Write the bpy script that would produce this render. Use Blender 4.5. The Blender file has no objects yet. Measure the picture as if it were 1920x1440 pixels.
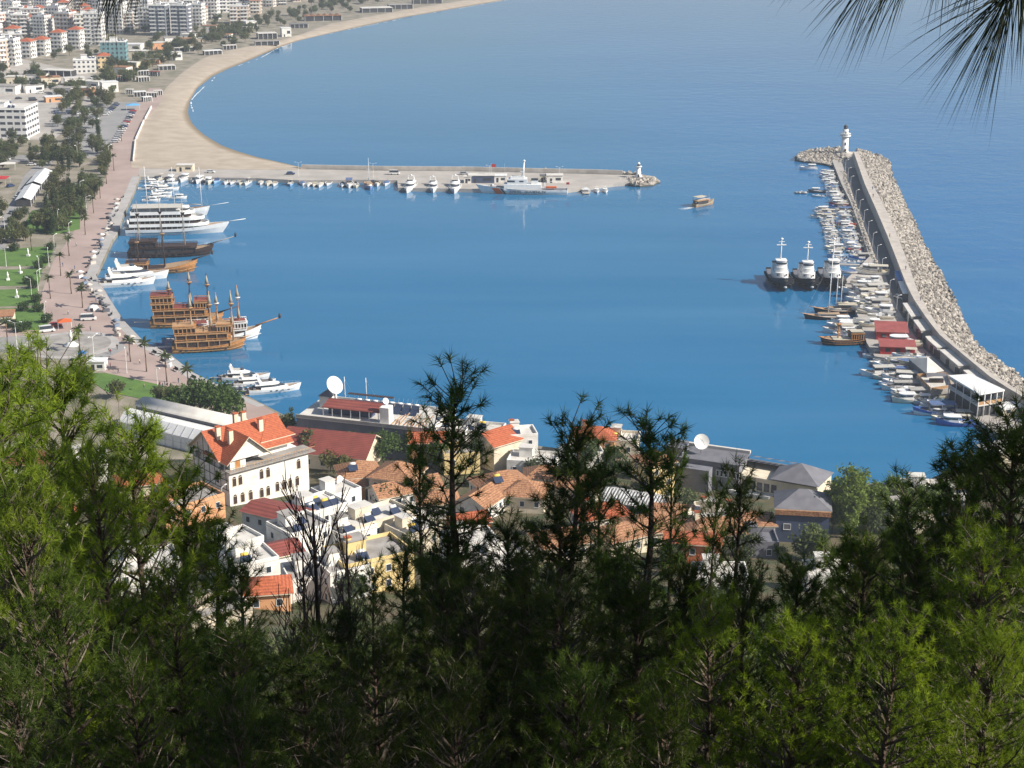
import bpy, bmesh, math, random
import numpy as np
from mathutils import Vector, Matrix
from mathutils.geometry import tessellate_polygon
random.seed(7)
SC = bpy.context.scene
COL = SC.collection
rad = math.radians
# ---------------------------------------------------------------- camera
F = 3100.0; PITCH = rad(17.9); HC = 150.0
cam_d = bpy.data.cameras.new('camera'); cam = bpy.data.objects.new('camera', cam_d)
COL.objects.link(cam); cam.location = (0, 0, HC); cam.rotation_euler = (math.pi/2-PITCH, 0, 0)
cam_d.sensor_width = 36; cam_d.lens = F/1920*36; cam_d.clip_end = 60000; cam_d.clip_start = 0.1
SC.camera = cam
# ---------------------------------------------------------------- light
SUN_EL = rad(37); SUN_AZ = math.atan2(0.94, -0.33)      # azimuth clockwise from +Y
SC.world = bpy.data.worlds.new('World'); SC.world.use_nodes = True
wn = SC.world.node_tree; bg = wn.nodes['Background']
sky = wn.nodes.new('ShaderNodeTexSky'); sky.sky_type = 'NISHITA'; sky.sun_disc = False
sky.sun_elevation = SUN_EL; sky.sun_rotation = SUN_AZ; sky.dust_density = 1.5; sky.air_density = 1.0; sky.ozone_density = 1.0
wn.links.new(sky.outputs[0], bg.inputs[0]); bg.inputs[1].default_value = 0.074
sun_d = bpy.data.lights.new('sun', 'SUN'); sun = bpy.data.objects.new('sun', sun_d); COL.objects.link(sun)
sun_d.energy = 4.9; sun_d.angle = rad(0.5); sun_d.color = (1.0, 0.93, 0.82)
sd = Vector((math.sin(SUN_AZ)*math.cos(SUN_EL), math.cos(SUN_AZ)*math.cos(SUN_EL), math.sin(SUN_EL)))
sun.rotation_euler = sd.to_track_quat('Z', 'Y').to_euler(); sun.location = (0, 0, 400)
SC.view_settings.view_transform = 'Standard'; SC.view_settings.look = 'None'
SC.view_settings.exposure = 0.58; SC.view_settings.gamma = 1.0
SC.cycles.max_bounces = 6; SC.cycles.diffuse_bounces = 2; SC.cycles.glossy_bounces = 3
SC.cycles.transmission_bounces = 2; SC.cycles.transparent_max_bounces = 4
# ---------------------------------------------------------------- measuring: photo pixel -> place in the world
cp, sp_ = math.cos(PITCH), math.sin(PITCH)
def ray(px, py):
    a = (px-960)/F; b = -(py-720)/F
    return Vector((a, cp+b*sp_, -sp_+b*cp))
def P(px, py, z=0.0):
    d = ray(px, py); t = (z-HC)/d.z
    return Vector((d.x*t, d.y*t, z))
def S(px, py, z=0.0):                       # pixels per metre there
    d = ray(px, py); return F/((z-HC)/d.z)
def proj(v):
    y = v.y*cp-(v.z-HC)*sp_; u = v.y*sp_+(v.z-HC)*cp
    return (960+F*v.x/y, 720-F*u/y)
PROF = [(-400, 175), (-60, 160), (-8, 150.5), (0, 148.3), (4, 147.0), (9, 143.0), (20, 134), (40, 121), (100, 88), (180, 51), (250, 26), (320, 10), (370, 3.2), (400, 1.6), (9999, 1.6)]
def hz(y):
    for (a, za), (b, zb) in zip(PROF, PROF[1:]):
        if y <= b: return za+(zb-za)*max(0, (y-a))/(b-a)
    return 1.6
def terr(x, y):
    z = hz(y)
    if z > 2: z += min(1, (z-2)/20)*(1.6*math.sin(x*0.045+1.3)*math.cos(y*0.04)+0.7*math.sin(x*0.16+y*0.11))*min(1, max(0, y-25)/40)
    return max(z, 1.6)
def T(px, py):                              # where the pixel's ray meets the hillside or the quay level
    d = ray(px, py); t = 60.0
    while t < 900:
        p = d*t
        if HC+p.z < terr(p.x, p.y): break
        t += 0.5
    return Vector((p.x, p.y, terr(p.x, p.y)))
# ---------------------------------------------------------------- materials
MATS = {}
def mat(key, c1, c2=None, rough=0.75, scale=1.0, bump=0.0, bscale=None, tint=False, metal=0.0, spec=0.4, detail=4, ramp=(0.35, 0.65)):
    m = bpy.data.materials.new(key); m.use_nodes = True; nt = m.node_tree; N = nt.nodes; L = nt.links
    b = N['Principled BSDF']; b.inputs['Roughness'].default_value = rough; b.inputs['Metallic'].default_value = metal
    b.inputs['Specular IOR Level'].default_value = spec
    c2 = c2 or tuple(min(1, x*0.8) for x in c1)
    tc = N.new('ShaderNodeNewGeometry')
    no = N.new('ShaderNodeTexNoise'); no.inputs['Scale'].default_value = scale; no.inputs['Detail'].default_value = detail
    L.new(tc.outputs['Position'], no.inputs['Vector'])
    cr = N.new('ShaderNodeValToRGB'); cr.color_ramp.elements[0].position = ramp[0]; cr.color_ramp.elements[1].position = ramp[1]
    cr.color_ramp.elements[0].color = (*c1, 1); cr.color_ramp.elements[1].color = (*c2, 1)
    L.new(no.outputs[0], cr.inputs[0]); out = cr.outputs[0]
    if tint:
        oi = N.new('ShaderNodeObjectInfo'); mx = N.new('ShaderNodeMix'); mx.data_type = 'RGBA'; mx.blend_type = 'MULTIPLY'
        mx.inputs[0].default_value = 1; L.new(out, mx.inputs[6]); L.new(oi.outputs['Color'], mx.inputs[7]); out = mx.outputs[2]
    L.new(out, b.inputs['Base Color'])
    if bump:
        n2 = N.new('ShaderNodeTexNoise'); n2.inputs['Scale'].default_value = bscale or scale*3; L.new(tc.outputs['Position'], n2.inputs['Vector'])
        bp = N.new('ShaderNodeBump'); bp.inputs['Strength'].default_value = bump; bp.inputs['Distance'].default_value = 0.3
        L.new(n2.outputs[0], bp.inputs['Height']); L.new(bp.outputs[0], b.inputs['Normal'])
    MATS[key] = m; return m
mat('white', (.80, .80, .79), (.72, .72, .71), .35, .6)
mat('white_wall', (.80, .78, .74), (.58, .55, .50), .85, .45, ramp=(.42, .75))
mat('cream_wall', (.70, .62, .48), (.52, .45, .35), .85, .45, ramp=(.42, .75))
mat('yellow_wall', (.74, .58, .28), (.64, .49, .22), .85, .35)
mat('orange_wall', (.70, .38, .20), (.60, .30, .15), .85, .35)
mat('red_wall', (.55, .16, .07), (.45, .12, .05), .85, .35)
mat('grey_wall', (.20, .20, .23), (.15, .15, .18), .8, .35)
mat('navy_wall', (.07, .09, .16), (.05, .07, .12), .8, .35)
mat('concrete', (.42, .40, .37), (.32, .30, .28), .9, .25, .2)
mat('deck', (.42, .39, .36), (.34, .315, .29), .9, .12, .1)
mat('paving', (.40, .31, .28), (.33, .25, .225), .9, .08, .1)
mat('quay_edge', (.42, .40, .39), (.34, .33, .32), .9, .2)
mat('shade_asphalt', (.16, .16, .165), (.12, .12, .125), .9, .1)
mat('asphalt_light', (.30, .29, .29), (.24, .24, .24), .9, .1)
mat('earth', (.30, .26, .215), (.17, .16, .11), .95, .12, .3, .5)
mat('hill_earth', (.13, .10, .06), (.05, .065, .025), .95, .25, .5, 1.5)
mat('lawn', (.10, .19, .035), (.07, .14, .03), .95, .3, .3)
mat('tile', (.46, .125, .05), (.34, .085, .04), .8, 1.6, .4, 4)
mat('tile_brown', (.44, .23, .12), (.26, .12, .065), .85, 1.8, .5, 4)
mat('tile_red', (.25, .065, .05), (.19, .05, .04), .7, .5)
mat('roof_grey', (.17, .17, .19), (.13, .13, .15), .7, .5)
mat('roof_pale', (.62, .60, .56), (.50, .48, .45), .85, .3)
mat('roof_concrete', (.36, .34, .32), (.24, .225, .21), .9, .3)
mat('glass', (.03, .04, .055), (.05, .06, .08), .12, .2, spec=.6)
mat('dark', (.028, .028, .034), (.045, .045, .05), .6, .5)
mat('hull_black', (.012, .014, .022), (.02, .022, .03), .35, .5)
mat('solar', (.03, .04, .075), (.04, .055, .10), .2, .8, spec=.6)
mat('yellow', (.75, .52, .08), (.7, .5, .1), .6, 1)
mat('wood', (.50, .235, .075), (.36, .155, .05), .55, 1.2)
mat('wood_light', (.50, .31, .16), (.38, .22, .11), .6, 1.2)
mat('wood_dark', (.06, .035, .028), (.035, .022, .02), .6, 1.2)
mat('sail', (.40, .36, .28), (.30, .27, .21), .9, 1)
mat('orange', (.62, .13, .03), (.5, .10, .03), .6, 1)
mat('red', (.45, .03, .03), (.36, .025, .025), .55, 1)
mat('blue', (.07, .22, .55), (.05, .17, .45), .55, 1)
mat('sky_blue', (.12, .42, .78), (.10, .36, .70), .6, 1)
mat('metal', (.50, .51, .53), (.40, .41, .43), .4, 1, metal=.3)
mat('rubber', (.02, .02, .02), (.03, .03, .03), .8, 1)
mat('bark', (.13, .09, .065), (.055, .038, .03), .95, 6, .5)
mat('bark_pale', (.17, .14, .11), (.085, .07, .055), .95, 6, .4)
mat('palm_trunk', (.17, .12, .08), (.10, .07, .05), .95, 3)
mat('paint', (.9, .9, .9), (.8, .8, .8), .3, 1, tint=True, spec=.5)
mat('cloth', (.9, .9, .9), (.8, .8, .8), .9, 2, tint=True)
mat('wall_tint', (.82, .82, .82), (.68, .68, .68), .85, .2, tint=True)
mat('skin', (.45, .27, .19), (.4, .24, .17), .6, 3)
mat('rock', (.46, .42, .37), (.19, .17, .15), .9, .5, .3, 2, ramp=(.4, .6))
def wet_rock():
    nt = MATS['rock'].node_tree; N = nt.nodes; L = nt.links; g = N.new('ShaderNodeNewGeometry'); sx = N.new('ShaderNodeSeparateXYZ'); L.new(g.outputs['Position'], sx.inputs[0])
    mr = N.new('ShaderNodeMapRange'); mr.inputs[1].default_value = .35; mr.inputs[2].default_value = .9; L.new(sx.outputs[2], mr.inputs[0])
    mx = N.new('ShaderNodeMix'); mx.data_type = 'RGBA'; mx.inputs[6].default_value = (.07, .065, .05, 1); L.new(mr.outputs[0], mx.inputs[0]); b = N['Principled BSDF']; L.new(b.inputs['Base Color'].links[0].from_socket, mx.inputs[7]); L.new(mx.outputs[2], b.inputs['Base Color'])
wet_rock()
def leafmat(key, c1, c2, tr=0.35, scale=.6, c3=None):
    m = mat(key, c1, c2, .65, scale, tint=True, spec=.25, detail=3); nt = m.node_tree; N = nt.nodes; L = nt.links
    b = N['Principled BSDF']; t = N.new('ShaderNodeBsdfTranslucent'); mx = N.new('ShaderNodeMixShader'); mx.inputs[0].default_value = tr
    L.new(b.inputs['Base Color'].links[0].from_socket, t.inputs[0])
    L.new(b.outputs[0], mx.inputs[1]); L.new(t.outputs[0], mx.inputs[2]); L.new(mx.outputs[0], N['Material Output'].inputs[0])
leafmat('leaf', (.115, .135, .055), (.06, .08, .032))
leafmat('needle', (.15, .20, .028), (.05, .085, .018), .45, 4.0)
leafmat('palm_leaf', (.07, .09, .03), (.05, .065, .025))
# terracotta tile courses: ridged bump running down the slope and rows across it
for k in ('tile', 'tile_brown', 'tile_red'):
    nt = MATS[k].node_tree; N = nt.nodes; L = nt.links
    g = N.new('ShaderNodeNewGeometry'); sx = N.new('ShaderNodeSeparateXYZ'); L.new(g.outputs['Position'], sx.inputs[0])
    mm = N.new('ShaderNodeMath'); mm.operation = 'MULTIPLY'; mm.inputs[1].default_value = 22.0; L.new(sx.outputs[2], mm.inputs[0])
    sn = N.new('ShaderNodeMath'); sn.operation = 'SINE'; L.new(mm.outputs[0], sn.inputs[0])
    mr = N.new('ShaderNodeMapRange'); mr.inputs[1].default_value = -1; mr.inputs[2].default_value = 1; mr.inputs[3].default_value = .72; mr.inputs[4].default_value = 1.12
    L.new(sn.outputs[0], mr.inputs[0]); b = N['Principled BSDF']; src = b.inputs['Base Color'].links[0].from_socket
    mx = N.new('ShaderNodeMix'); mx.data_type = 'RGBA'; mx.blend_type = 'MULTIPLY'; mx.inputs[0].default_value = 1
    L.new(src, mx.inputs[6]); L.new(mr.outputs[0], mx.inputs[7]); L.new(mx.outputs[2], b.inputs['Base Color'])
# ---------------------------------------------------------------- mesh builder
class MB:
    def __init__(s): s.v = []; s.f = []; s.m = []; s.mats = []; s.smooth = []
    def mi(s, k):
        if k not in s.mats: s.mats.append(k)
        return s.mats.index(k)
    def add(s, vs, fs, k, sm=False):
        o = len(s.v); s.v += [tuple(x) for x in vs]; i = s.mi(k)
        for f in fs: s.f.append([o+j for j in f]); s.m.append(i); s.smooth.append(sm)
        return s
    def box(s, x0, x1, y0, y1, z0, z1, k, top=None):
        vs = [(x0, y0, z0), (x1, y0, z0), (x1, y1, z0), (x0, y1, z0), (x0, y0, z1), (x1, y0, z1), (x1, y1, z1), (x0, y1, z1)]
        s.add(vs, [(0, 3, 2, 1), (0, 1, 5, 4), (1, 2, 6, 5), (2, 3, 7, 6), (3, 0, 4, 7)], k)
        s.add(vs, [(4, 5, 6, 7)], top or k); return s
    def obox(s, c, u, L, W, z0, z1, k, top=None):           # box centred at c, long axis along u
        u = Vector((u[0], u[1])).normalized(); w = Vector((-u.y, u.x)); c = Vector((c[0], c[1])); p = []
        for a, b in ((-1, -1), (1, -1), (1, 1), (-1, 1)): p.append(c+u*(a*L/2)+w*(b*W/2))
        return s.prism([(q.x, q.y) for q in p], z0, z1, k, top)
    def prism(s, poly, z0, z1, k, top=None):
        n = len(poly); a = sum(poly[i][0]*poly[(i+1) % n][1]-poly[(i+1) % n][0]*poly[i][1] for i in range(n))
        if a < 0: poly = poly[::-1]
        vs = [(x, y, z0) for x, y in poly]+[(x, y, z1) for x, y in poly]
        s.add(vs, [(i, (i+1) % n, n+(i+1) % n, n+i) for i in range(n)], k)
        tri = tessellate_polygon([[Vector((x, y, 0)) for x, y in poly]])
        tf = []
        for t in tri:
            A, B, C = [poly[i] for i in t]
            if (B[0]-A[0])*(C[1]-A[1])-(C[0]-A[0])*(B[1]-A[1]) < 0: t = t[::-1]
            tf.append(t)
        s.add([(x, y, z1) for x, y in poly], tf, top or k)
        s.add([(x, y, z0) for x, y in poly], [t[::-1] for t in tf], k); return s
    def tube(s, p0, p1, r0, r1, k, n=6, cap=True):
        p0 = Vector(p0); p1 = Vector(p1); d = (p1-p0)
        if d.length < 1e-6: return s
        d.normalize(); a = d.orthogonal().normalized(); b = d.cross(a); vs = []
        for p, r in ((p0, r0), (p1, r1)):
            for i in range(n):
                t = 2*math.pi*i/n; vs.append(p+a*(r*math.cos(t))+b*(r*math.sin(t)))
        fs = [(i, (i+1) % n, n+(i+1) % n, n+i) for i in range(n)]
        if cap: fs += [tuple(range(n))[::-1], tuple(range(n, 2*n))]
        return s.add(vs, fs, k, n > 5)
    def lathe(s, prof, k, c=(0, 0, 0), n=16, sm=True):
        vs = []; fs = []
        for r, z in prof:
            for i in range(n):
                t = 2*math.pi*i/n; vs.append((c[0]+r*math.cos(t), c[1]+r*math.sin(t), c[2]+z))
        for j in range(len(prof)-1):
            for i in range(n): fs.append((j*n+i, j*n+(i+1) % n, (j+1)*n+(i+1) % n, (j+1)*n+i))
        fs.append(tuple(range(n))[::-1]); fs.append(tuple(range((len(prof)-1)*n, len(prof)*n)))
        return s.add(vs, fs, k, sm)
    def loft(s, rings, k, close=True, sm=True, caps=True):
        n = len(rings[0]); vs = [p for r in rings for p in r]; fs = []
        for j in range(len(rings)-1):
            for i in range(n if close else n-1): fs.append((j*n+i, j*n+(i+1) % n, (j+1)*n+(i+1) % n, (j+1)*n+i))
        if caps: fs.append(tuple(range(n))[::-1]); fs.append(tuple(range((len(rings)-1)*n, len(rings)*n)))
        return s.add(vs, fs, k, sm)
    def mesh(s, name):
        me = bpy.data.meshes.new(name); me.from_pydata([tuple(v) for v in s.v], [], s.f)
        for k in s.mats: me.materials.append(MATS[k])
        if s.f:
            me.polygons.foreach_set('material_index', s.m); me.polygons.foreach_set('use_smooth', s.smooth)
        me.update(); return me
class Thing:
    """parts[(name, MB or Mesh, parent part index or None)]"""
    def __init__(s, name): s.name = name; s.parts = []; s.meshes = None
    def part(s, name, parent=None, mb=None):
        m = mb if mb is not None else MB(); s.parts.append((name, m, parent)); return m
    @property
    def last(s): return len(s.parts)-1
REG = []
def register(o, desc, cat, group=None, where='', key='x'):
    o['category'] = cat; o['label'] = desc
    if group: o['group'] = group
    REG.append((o, desc, cat, group, where, key)); return o
def place(t, loc, rz=0.0, sc=1.0, desc='', cat='', group=None, where='', key='x', color=None, name=None, colparts=None):
    if t.meshes is None:
        t.meshes = [(n, m if isinstance(m, bpy.types.Mesh) else m.mesh(n), p) for n, m, p in t.parts]
    if len(t.meshes) == 1: r = bpy.data.objects.new(name or t.name, t.meshes[0][1])
    else: r = bpy.data.objects.new(name or t.name, None); r.empty_display_size = .5
    COL.objects.link(r); r.location = loc; r.rotation_euler = (0, 0, rz)
    r.scale = sc if isinstance(sc, tuple) else (sc, sc, sc)
    if len(t.meshes) == 1:
        if color: r.color = (*color, 1)
    else:
        obs = []
        for n, me, p in t.meshes:
            o = bpy.data.objects.new(n, me); COL.objects.link(o); o.parent = r if p is None else obs[p]; obs.append(o)
            if color: o.color = (*color, 1)
            if colparts and n in colparts: o.color = (*colparts[n], 1)
    register(r, desc, cat, group, where, key); return r
def struct(name, mb, kind='structure'):
    o = bpy.data.objects.new(name, mb if isinstance(mb, bpy.types.Mesh) else mb.mesh(name)); COL.objects.link(o); o['kind'] = kind; return o
ONES = 'zeroth first second third fourth fifth sixth seventh eighth ninth tenth eleventh twelfth thirteenth fourteenth fifteenth sixteenth seventeenth eighteenth nineteenth'.split()
TENS = {2: 'twent', 3: 'thirt', 4: 'fort', 5: 'fift', 6: 'sixt', 7: 'sevent', 8: 'eight', 9: 'ninet'}
def ordw(n):
    if n < 20: return ONES[n]
    if n >= 100: return 'hundred and '+ordw(n-100) if n > 100 else 'hundredth'
    a, b = divmod(n, 10); return TENS[a]+'ieth' if b == 0 else TENS[a]+'y-'+ONES[b]
def finish_labels():
    from collections import defaultdict
    d = defaultdict(list); bpy.context.view_layer.update()
    for r in REG: d[(r[1], r[4], r[5])].append(r)
    for (desc, where, key), L in d.items():
        if len(L) == 1:
            L[0][0]['label'] = (desc+(' '+where if where else '')); continue
        pr = [(proj(o[0].location), o[0]) for o in L]
        pr.sort(key=lambda q: q[0][0] if key == 'x' else q[0][1])
        side = 'from the left' if key == 'x' else 'from the top'
        for i, (q, o) in enumerate(pr): o['label'] = f"{desc}{' '+where if where else ''}, {ordw(i+1)} {side}"
# ================================================================ SETTING
def water_mat():
    m = bpy.data.materials.new('sea_water'); m.use_nodes = True; nt = m.node_tree; N = nt.nodes; L = nt.links
    b = N['Principled BSDF']; b.inputs['Roughness'].default_value = .09; b.inputs['IOR'].default_value = 1.33
    g = N.new('ShaderNodeNewGeometry'); sx = N.new('ShaderNodeSeparateXYZ'); L.new(g.outputs['Position'], sx.inputs[0])
    # open sea beyond the breakwater is deeper and bluer than the harbour basin
    def math_(op, a, bb):
        n = N.new('ShaderNodeMath'); n.operation = op
        for i, v in enumerate((a, bb)):
            if isinstance(v, (int, float)): n.inputs[i].default_value = v
            else: L.new(v, n.inputs[i])
        return n.outputs[0]
    no = N.new('ShaderNodeTexNoise'); no.inputs['Scale'].default_value = .006; no.inputs['Detail'].default_value = 5; L.new(g.outputs['Position'], no.inputs['Vector'])
    mp = N.new('ShaderNodeMapping'); mp.inputs['Scale'].default_value = (.004, .03, 1); mp.inputs['Rotation'].default_value = (0, 0, .35)
    L.new(g.outputs['Position'], mp.inputs[0])
    st = N.new('ShaderNodeTexNoise'); st.inputs['Scale'].default_value = 1; st.inputs['Detail'].default_value = 6; st.inputs['Roughness'].default_value = .6; L.new(mp.outputs[0], st.inputs['Vector'])
    def mixc(fac, a, bb):
        n = N.new('ShaderNodeMix'); n.data_type = 'RGBA'; L.new(fac, n.inputs[0])
        for i, v in ((6, a), (7, bb)):
            if isinstance(v, tuple): n.inputs[i].default_value = (*v, 1)
            else: L.new(v, n.inputs[i])
        return n.outputs[2]
    harb = mixc(no.outputs[0], (.006, .112, .240), (.010, .142, .318))
    out = mixc(no.outputs[0], (.004, .100, .290), (.008, .140, .350))
    e = math_('SUBTRACT', sx.outputs[0], math_('MULTIPLY', math_('SUBTRACT', 900, sx.outputs[1]), .16))   # east of the breakwater line
    mr = N.new('ShaderNodeMapRange'); mr.inputs[1].default_value = 30; mr.inputs[2].default_value = 150; L.new(e, mr.inputs[0])
    c = mixc(mr.outputs[0], harb, out)
    mr2 = N.new('ShaderNodeMapRange'); mr2.inputs[1].default_value = .35; mr2.inputs[2].default_value = .75; mr2.inputs[3].default_value = .0; mr2.inputs[4].default_value = .42
    L.new(st.outputs[0], mr2.inputs[0]); c = mixc(mr2.outputs[0], c, (.06, .20, .36))
    L.new(c, b.inputs['Base Color'])
    w1 = N.new('ShaderNodeTexNoise'); w1.inputs['Scale'].default_value = .55; w1.inputs['Detail'].default_value = 3; L.new(g.outputs['Position'], w1.inputs['Vector'])
    w2 = N.new('ShaderNodeTexNoise'); w2.inputs['Scale'].default_value = .10; w2.inputs['Detail'].default_value = 3; L.new(g.outputs['Position'], w2.inputs['Vector'])
    rough = N.new('ShaderNodeMapRange'); rough.inputs[1].default_value = 20; rough.inputs[2].default_value = 150; rough.inputs[3].default_value = .17; rough.inputs[4].default_value = .45; L.new(e, rough.inputs[0])
    b1 = N.new('ShaderNodeBump'); b1.inputs['Distance'].default_value = .16; L.new(w1.outputs[0], b1.inputs['Height']); L.new(rough.outputs[0], b1.inputs['Strength'])
    b2 = N.new('ShaderNodeBump'); b2.inputs['Distance'].default_value = .6; L.new(w2.outputs[0], b2.inputs['Height']); L.new(rough.outputs[0], b2.inputs['Strength']); L.new(b1.outputs[0], b2.inputs['Normal'])
    L.new(b2.outputs[0], b.inputs['Normal'])
    MATS['water'] = m
water_mat()
def sand_mat():
    m = mat('sand', (.44, .375, .30), (.36, .30, .235), .95, .12, .2, 1.5); nt = m.node_tree; N = nt.nodes; L = nt.links
    g = N.new('ShaderNodeNewGeometry'); sx = N.new('ShaderNodeSeparateXYZ'); L.new(g.outputs['Position'], sx.inputs[0])
    mr = N.new('ShaderNodeMapRange'); mr.inputs[1].default_value = .12; mr.inputs[2].default_value = .5; L.new(sx.outputs[2], mr.inputs[0])
    mx = N.new('ShaderNodeMix'); mx.data_type = 'RGBA'; mx.inputs[6].default_value = (.22, .165, .10, 1); L.new(mr.outputs[0], mx.inputs[0])
    b = N['Principled BSDF']; L.new(b.inputs['Base Color'].links[0].from_socket, mx.inputs[7]); L.new(mx.outputs[2], b.inputs['Base Color'])
sand_mat()
m = MB(); R_ = 30000; m.add([(-R_, -2000, 0), (R_, -2000, 0), (R_, R_, 0), (-R_, R_, 0)], [(0, 1, 2, 3)], 'water'); struct('sea', m)
def xy(px, py, z=1.6): v = P(px, py, z); return (v.x, v.y)
def resample(pts, n):
    pts = [Vector(p) for p in pts]; d = [0]
    for a, b in zip(pts, pts[1:]): d.append(d[-1]+(b-a).length)
    out = []; j = 0
    for i in range(n):
        t = d[-1]*i/(n-1)
        while j < len(d)-2 and d[j+1] < t: j += 1
        k = (t-d[j])/max(1e-9, d[j+1]-d[j]); out.append(pts[j].lerp(pts[j+1], k))
    return out
QUAY = [(262, 330), (250, 362), (232, 402), (220, 437), (212, 447), (192, 492), (180, 515), (195, 545), (212, 570), (232, 600), (250, 622), (270, 640), (320, 665), (360, 697), (381, 709), (429, 730), (469, 745), (496, 759), (560, 792), (620, 803), (850, 812), (1000, 835), (1260, 865)]
SHORE_R = [(1300, 872), (1560, 922), (1700, 930), (1790, 880), (1850, 858), (1960, 850), (2300, 850)]
WATERL = [(575, 316), (555, 311), (520, 303), (470, 292), (420, 275), (385, 255), (362, 235), (352, 215), (355, 190), (370, 165), (400, 142), (430, 128), (470, 112), (520, 90), (560, 76), (620, 62), (700, 45), (760, 32), (830, 20), (900, 8), (960, -2), (1060, -18), (1300, -50), (1500, -80)]
LANDL = [(520, 316), (430, 310), (340, 306), (250, 303), (253, 262), (275, 225), (298, 198), (312, 165), (345, 135), (385, 108), (440, 92), (520, 77), (565, 64), (620, 45), (700, 30), (780, 15), (850, 4), (920, -8), (1060, -28), (1300, -60), (1500, -90)]
land = [xy(*p) for p in LANDL]
shoreL = [xy(*p) for p in QUAY]; shoreR = [xy(*p) for p in SHORE_R]
g = MB(); xe, ye = shoreL[-1]
poly = [xy(300, 314), xy(262, 332)]+shoreL[1:]+[(xe+2, 396), (-900, 396), (-2500, 6000)]+[(land[-1][0], land[-1][1])]+land[::-1][1:-3]+[xy(252, 303), xy(300, 306)]
g.prism(poly, -2, 1.6, 'earth'); struct('town_ground', g)
# beach
n = 90; A = resample([(x, y, 1.72) for x, y in land], n); B = resample([(*xy(*p, 0), 0.0) for p in WATERL], n)
# sharper correspondence: march both lines by direction from the bay centre
cen = Vector((*xy(700, 230, 0), 0))
def ang(p): return math.atan2(p[1]-cen.y, p[0]-cen.x)
g = MB(); rings = []
for i in range(n):
    a, b = A[i], B[i]; rr = []
    for t, z in ((-.06, 1.5), (0, 1.72), (.35, 1.55), (.7, 1.05), (.88, .45), (1, 0), (1.12, -.5), (1.4, -1.5)):
        q = a.lerp(b, t); rr.append((q.x+1.0*math.sin(i*.7+t*5)*(0 < t < 1), q.y, z))
    rings.append(rr)
g.loft(rings, 'sand', close=False, caps=False); struct('beach', g)
# surf line
mat('foam', (.85, .87, .88), (.7, .75, .8), .9, .5)
g = MB(); BB = resample([(*xy(*p, 0), 0.0) for p in WATERL], 400); rs = random.Random(3)
for i in range(30, 330):
    if math.sin(i*.13)+.6*math.sin(i*.41+1)+.5*math.sin(i*1.7) > .2:
        a, b = BB[i], BB[i+1]; d = (b-a).normalized(); nr = Vector((d.y, -d.x, 0))
        if nr.dot(cen-a) < 0: nr = -nr
        off = 2.2+1.5*math.sin(i*.2); w = .25+rs.random()*.5
        c = [a+nr*off, b+nr*(off+rs.uniform(-.3, .3)), b+nr*(off+w), a+nr*(off+w)]
        g.add([(q.x, q.y, .03) for q in c], [(0, 1, 2, 3)], 'foam')
struct('surf_foam', g, 'stuff')
# hillside from the harbour up to the viewpoint
sh = sorted([(-900, 396), (xe+2, 396)]+[(x, y) for x, y in shoreR])
def yend(x):
    for (a, ya), (b, yb) in zip(sh, sh[1:]):
        if x <= b: return ya+(yb-ya)*max(0, x-a)/(b-a)
    return sh[-1][1]
xs = sorted(set([round(-320+i*8, 2) for i in range(81)]+[round(-16+i*1.0, 2) for i in range(33)])); NR = 110
vs = []; fs = []
for j in range(NR+2):
    for x in xs:
        ye_ = yend(x); t = min(1, j/NR); y = -80+(ye_+80)*(t**1.6 if True else t)
        # rows crowd towards the camera
        y = -80+(ye_+80)*t if t > 1 else -80+(ye_+80)*(.35*t+.65*t*t)
        z = terr(x, y)+(.06*math.sin(x*3.1)*math.cos(y*2.7)+.12*math.sin(x*1.1+y*.9) if y < 60 else 0)*min(1, abs(y)/6)
        vs.append((x, y, -2 if j == NR+1 else z+(0.05 if y > 380 else 0)))
W_ = len(xs)
for j in range(NR+1):
    for i in range(W_-1): fs.append((j*W_+i, j*W_+i+1, (j+1)*W_+i+1, (j+1)*W_+i))
g = MB(); g.add(vs, fs, 'hill_earth', True); struct('hillside', g)

def sheet(name, pts, k, dz, kind='structure', px=True, th=0):
    g = MB(); poly = [xy(*p) for p in pts] if px else pts
    z = 1.6+dz; g.prism(poly, z-.3, z, k); return struct(name, g, kind)
sheet('town_paving', [(-60, 262), (100, 262), (190, 190), (215, 150), (40, 110), (-80, 100)], 'deck', .02)
sheet('promenade', [(300, 165), (313, 185), (290, 215), (262, 262), (258, 300), (262, 314), (258, 332), (246, 362), (228, 402), (212, 440), (186, 494), (178, 515), (232, 603), (268, 643), (318, 668), (360, 700), (429, 733), (494, 761), (560, 800), (520, 812), (440, 790), (370, 750), (300, 722), (200, 700), (120, 668), (70, 660), (20, 640), (-40, 632), (-40, 600), (60, 600), (74, 560), (100, 490), (138, 435), (160, 400), (200, 330), (205, 285), (225, 240), (262, 190), (280, 165)], 'paving', .04)
sheet('quay_edge', [(262, 331), (250, 362), (232, 402), (220, 437), (210, 450), (190, 494), (180, 516), (195, 546), (232, 601), (270, 641), (320, 666), (360, 698), (429, 731), (496, 760), (482, 763), (418, 737), (350, 708), (308, 675), (258, 648), (214, 606), (176, 553), (160, 520), (172, 490), (192, 447), (206, 402), (234, 362), (248, 330)], 'quay_edge', .07)
sheet('car_park', [(195, 192), (262, 190), (222, 245), (205, 285), (150, 300), (120, 262)], 'asphalt_light', .06)
sheet('car_park_east', [(100, 205), (185, 195), (180, 225), (95, 250)], 'asphalt_light', .05)
sheet('main_street', [(-60, 480), (0, 420), (45, 330), (90, 290), (110, 292), (60, 350), (26, 420), (5, 480), (-60, 540)], 'asphalt_light', .05)
sheet('side_street', [(-60, 300), (110, 285), (112, 294), (-60, 315)], 'asphalt_light', .06)
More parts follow.
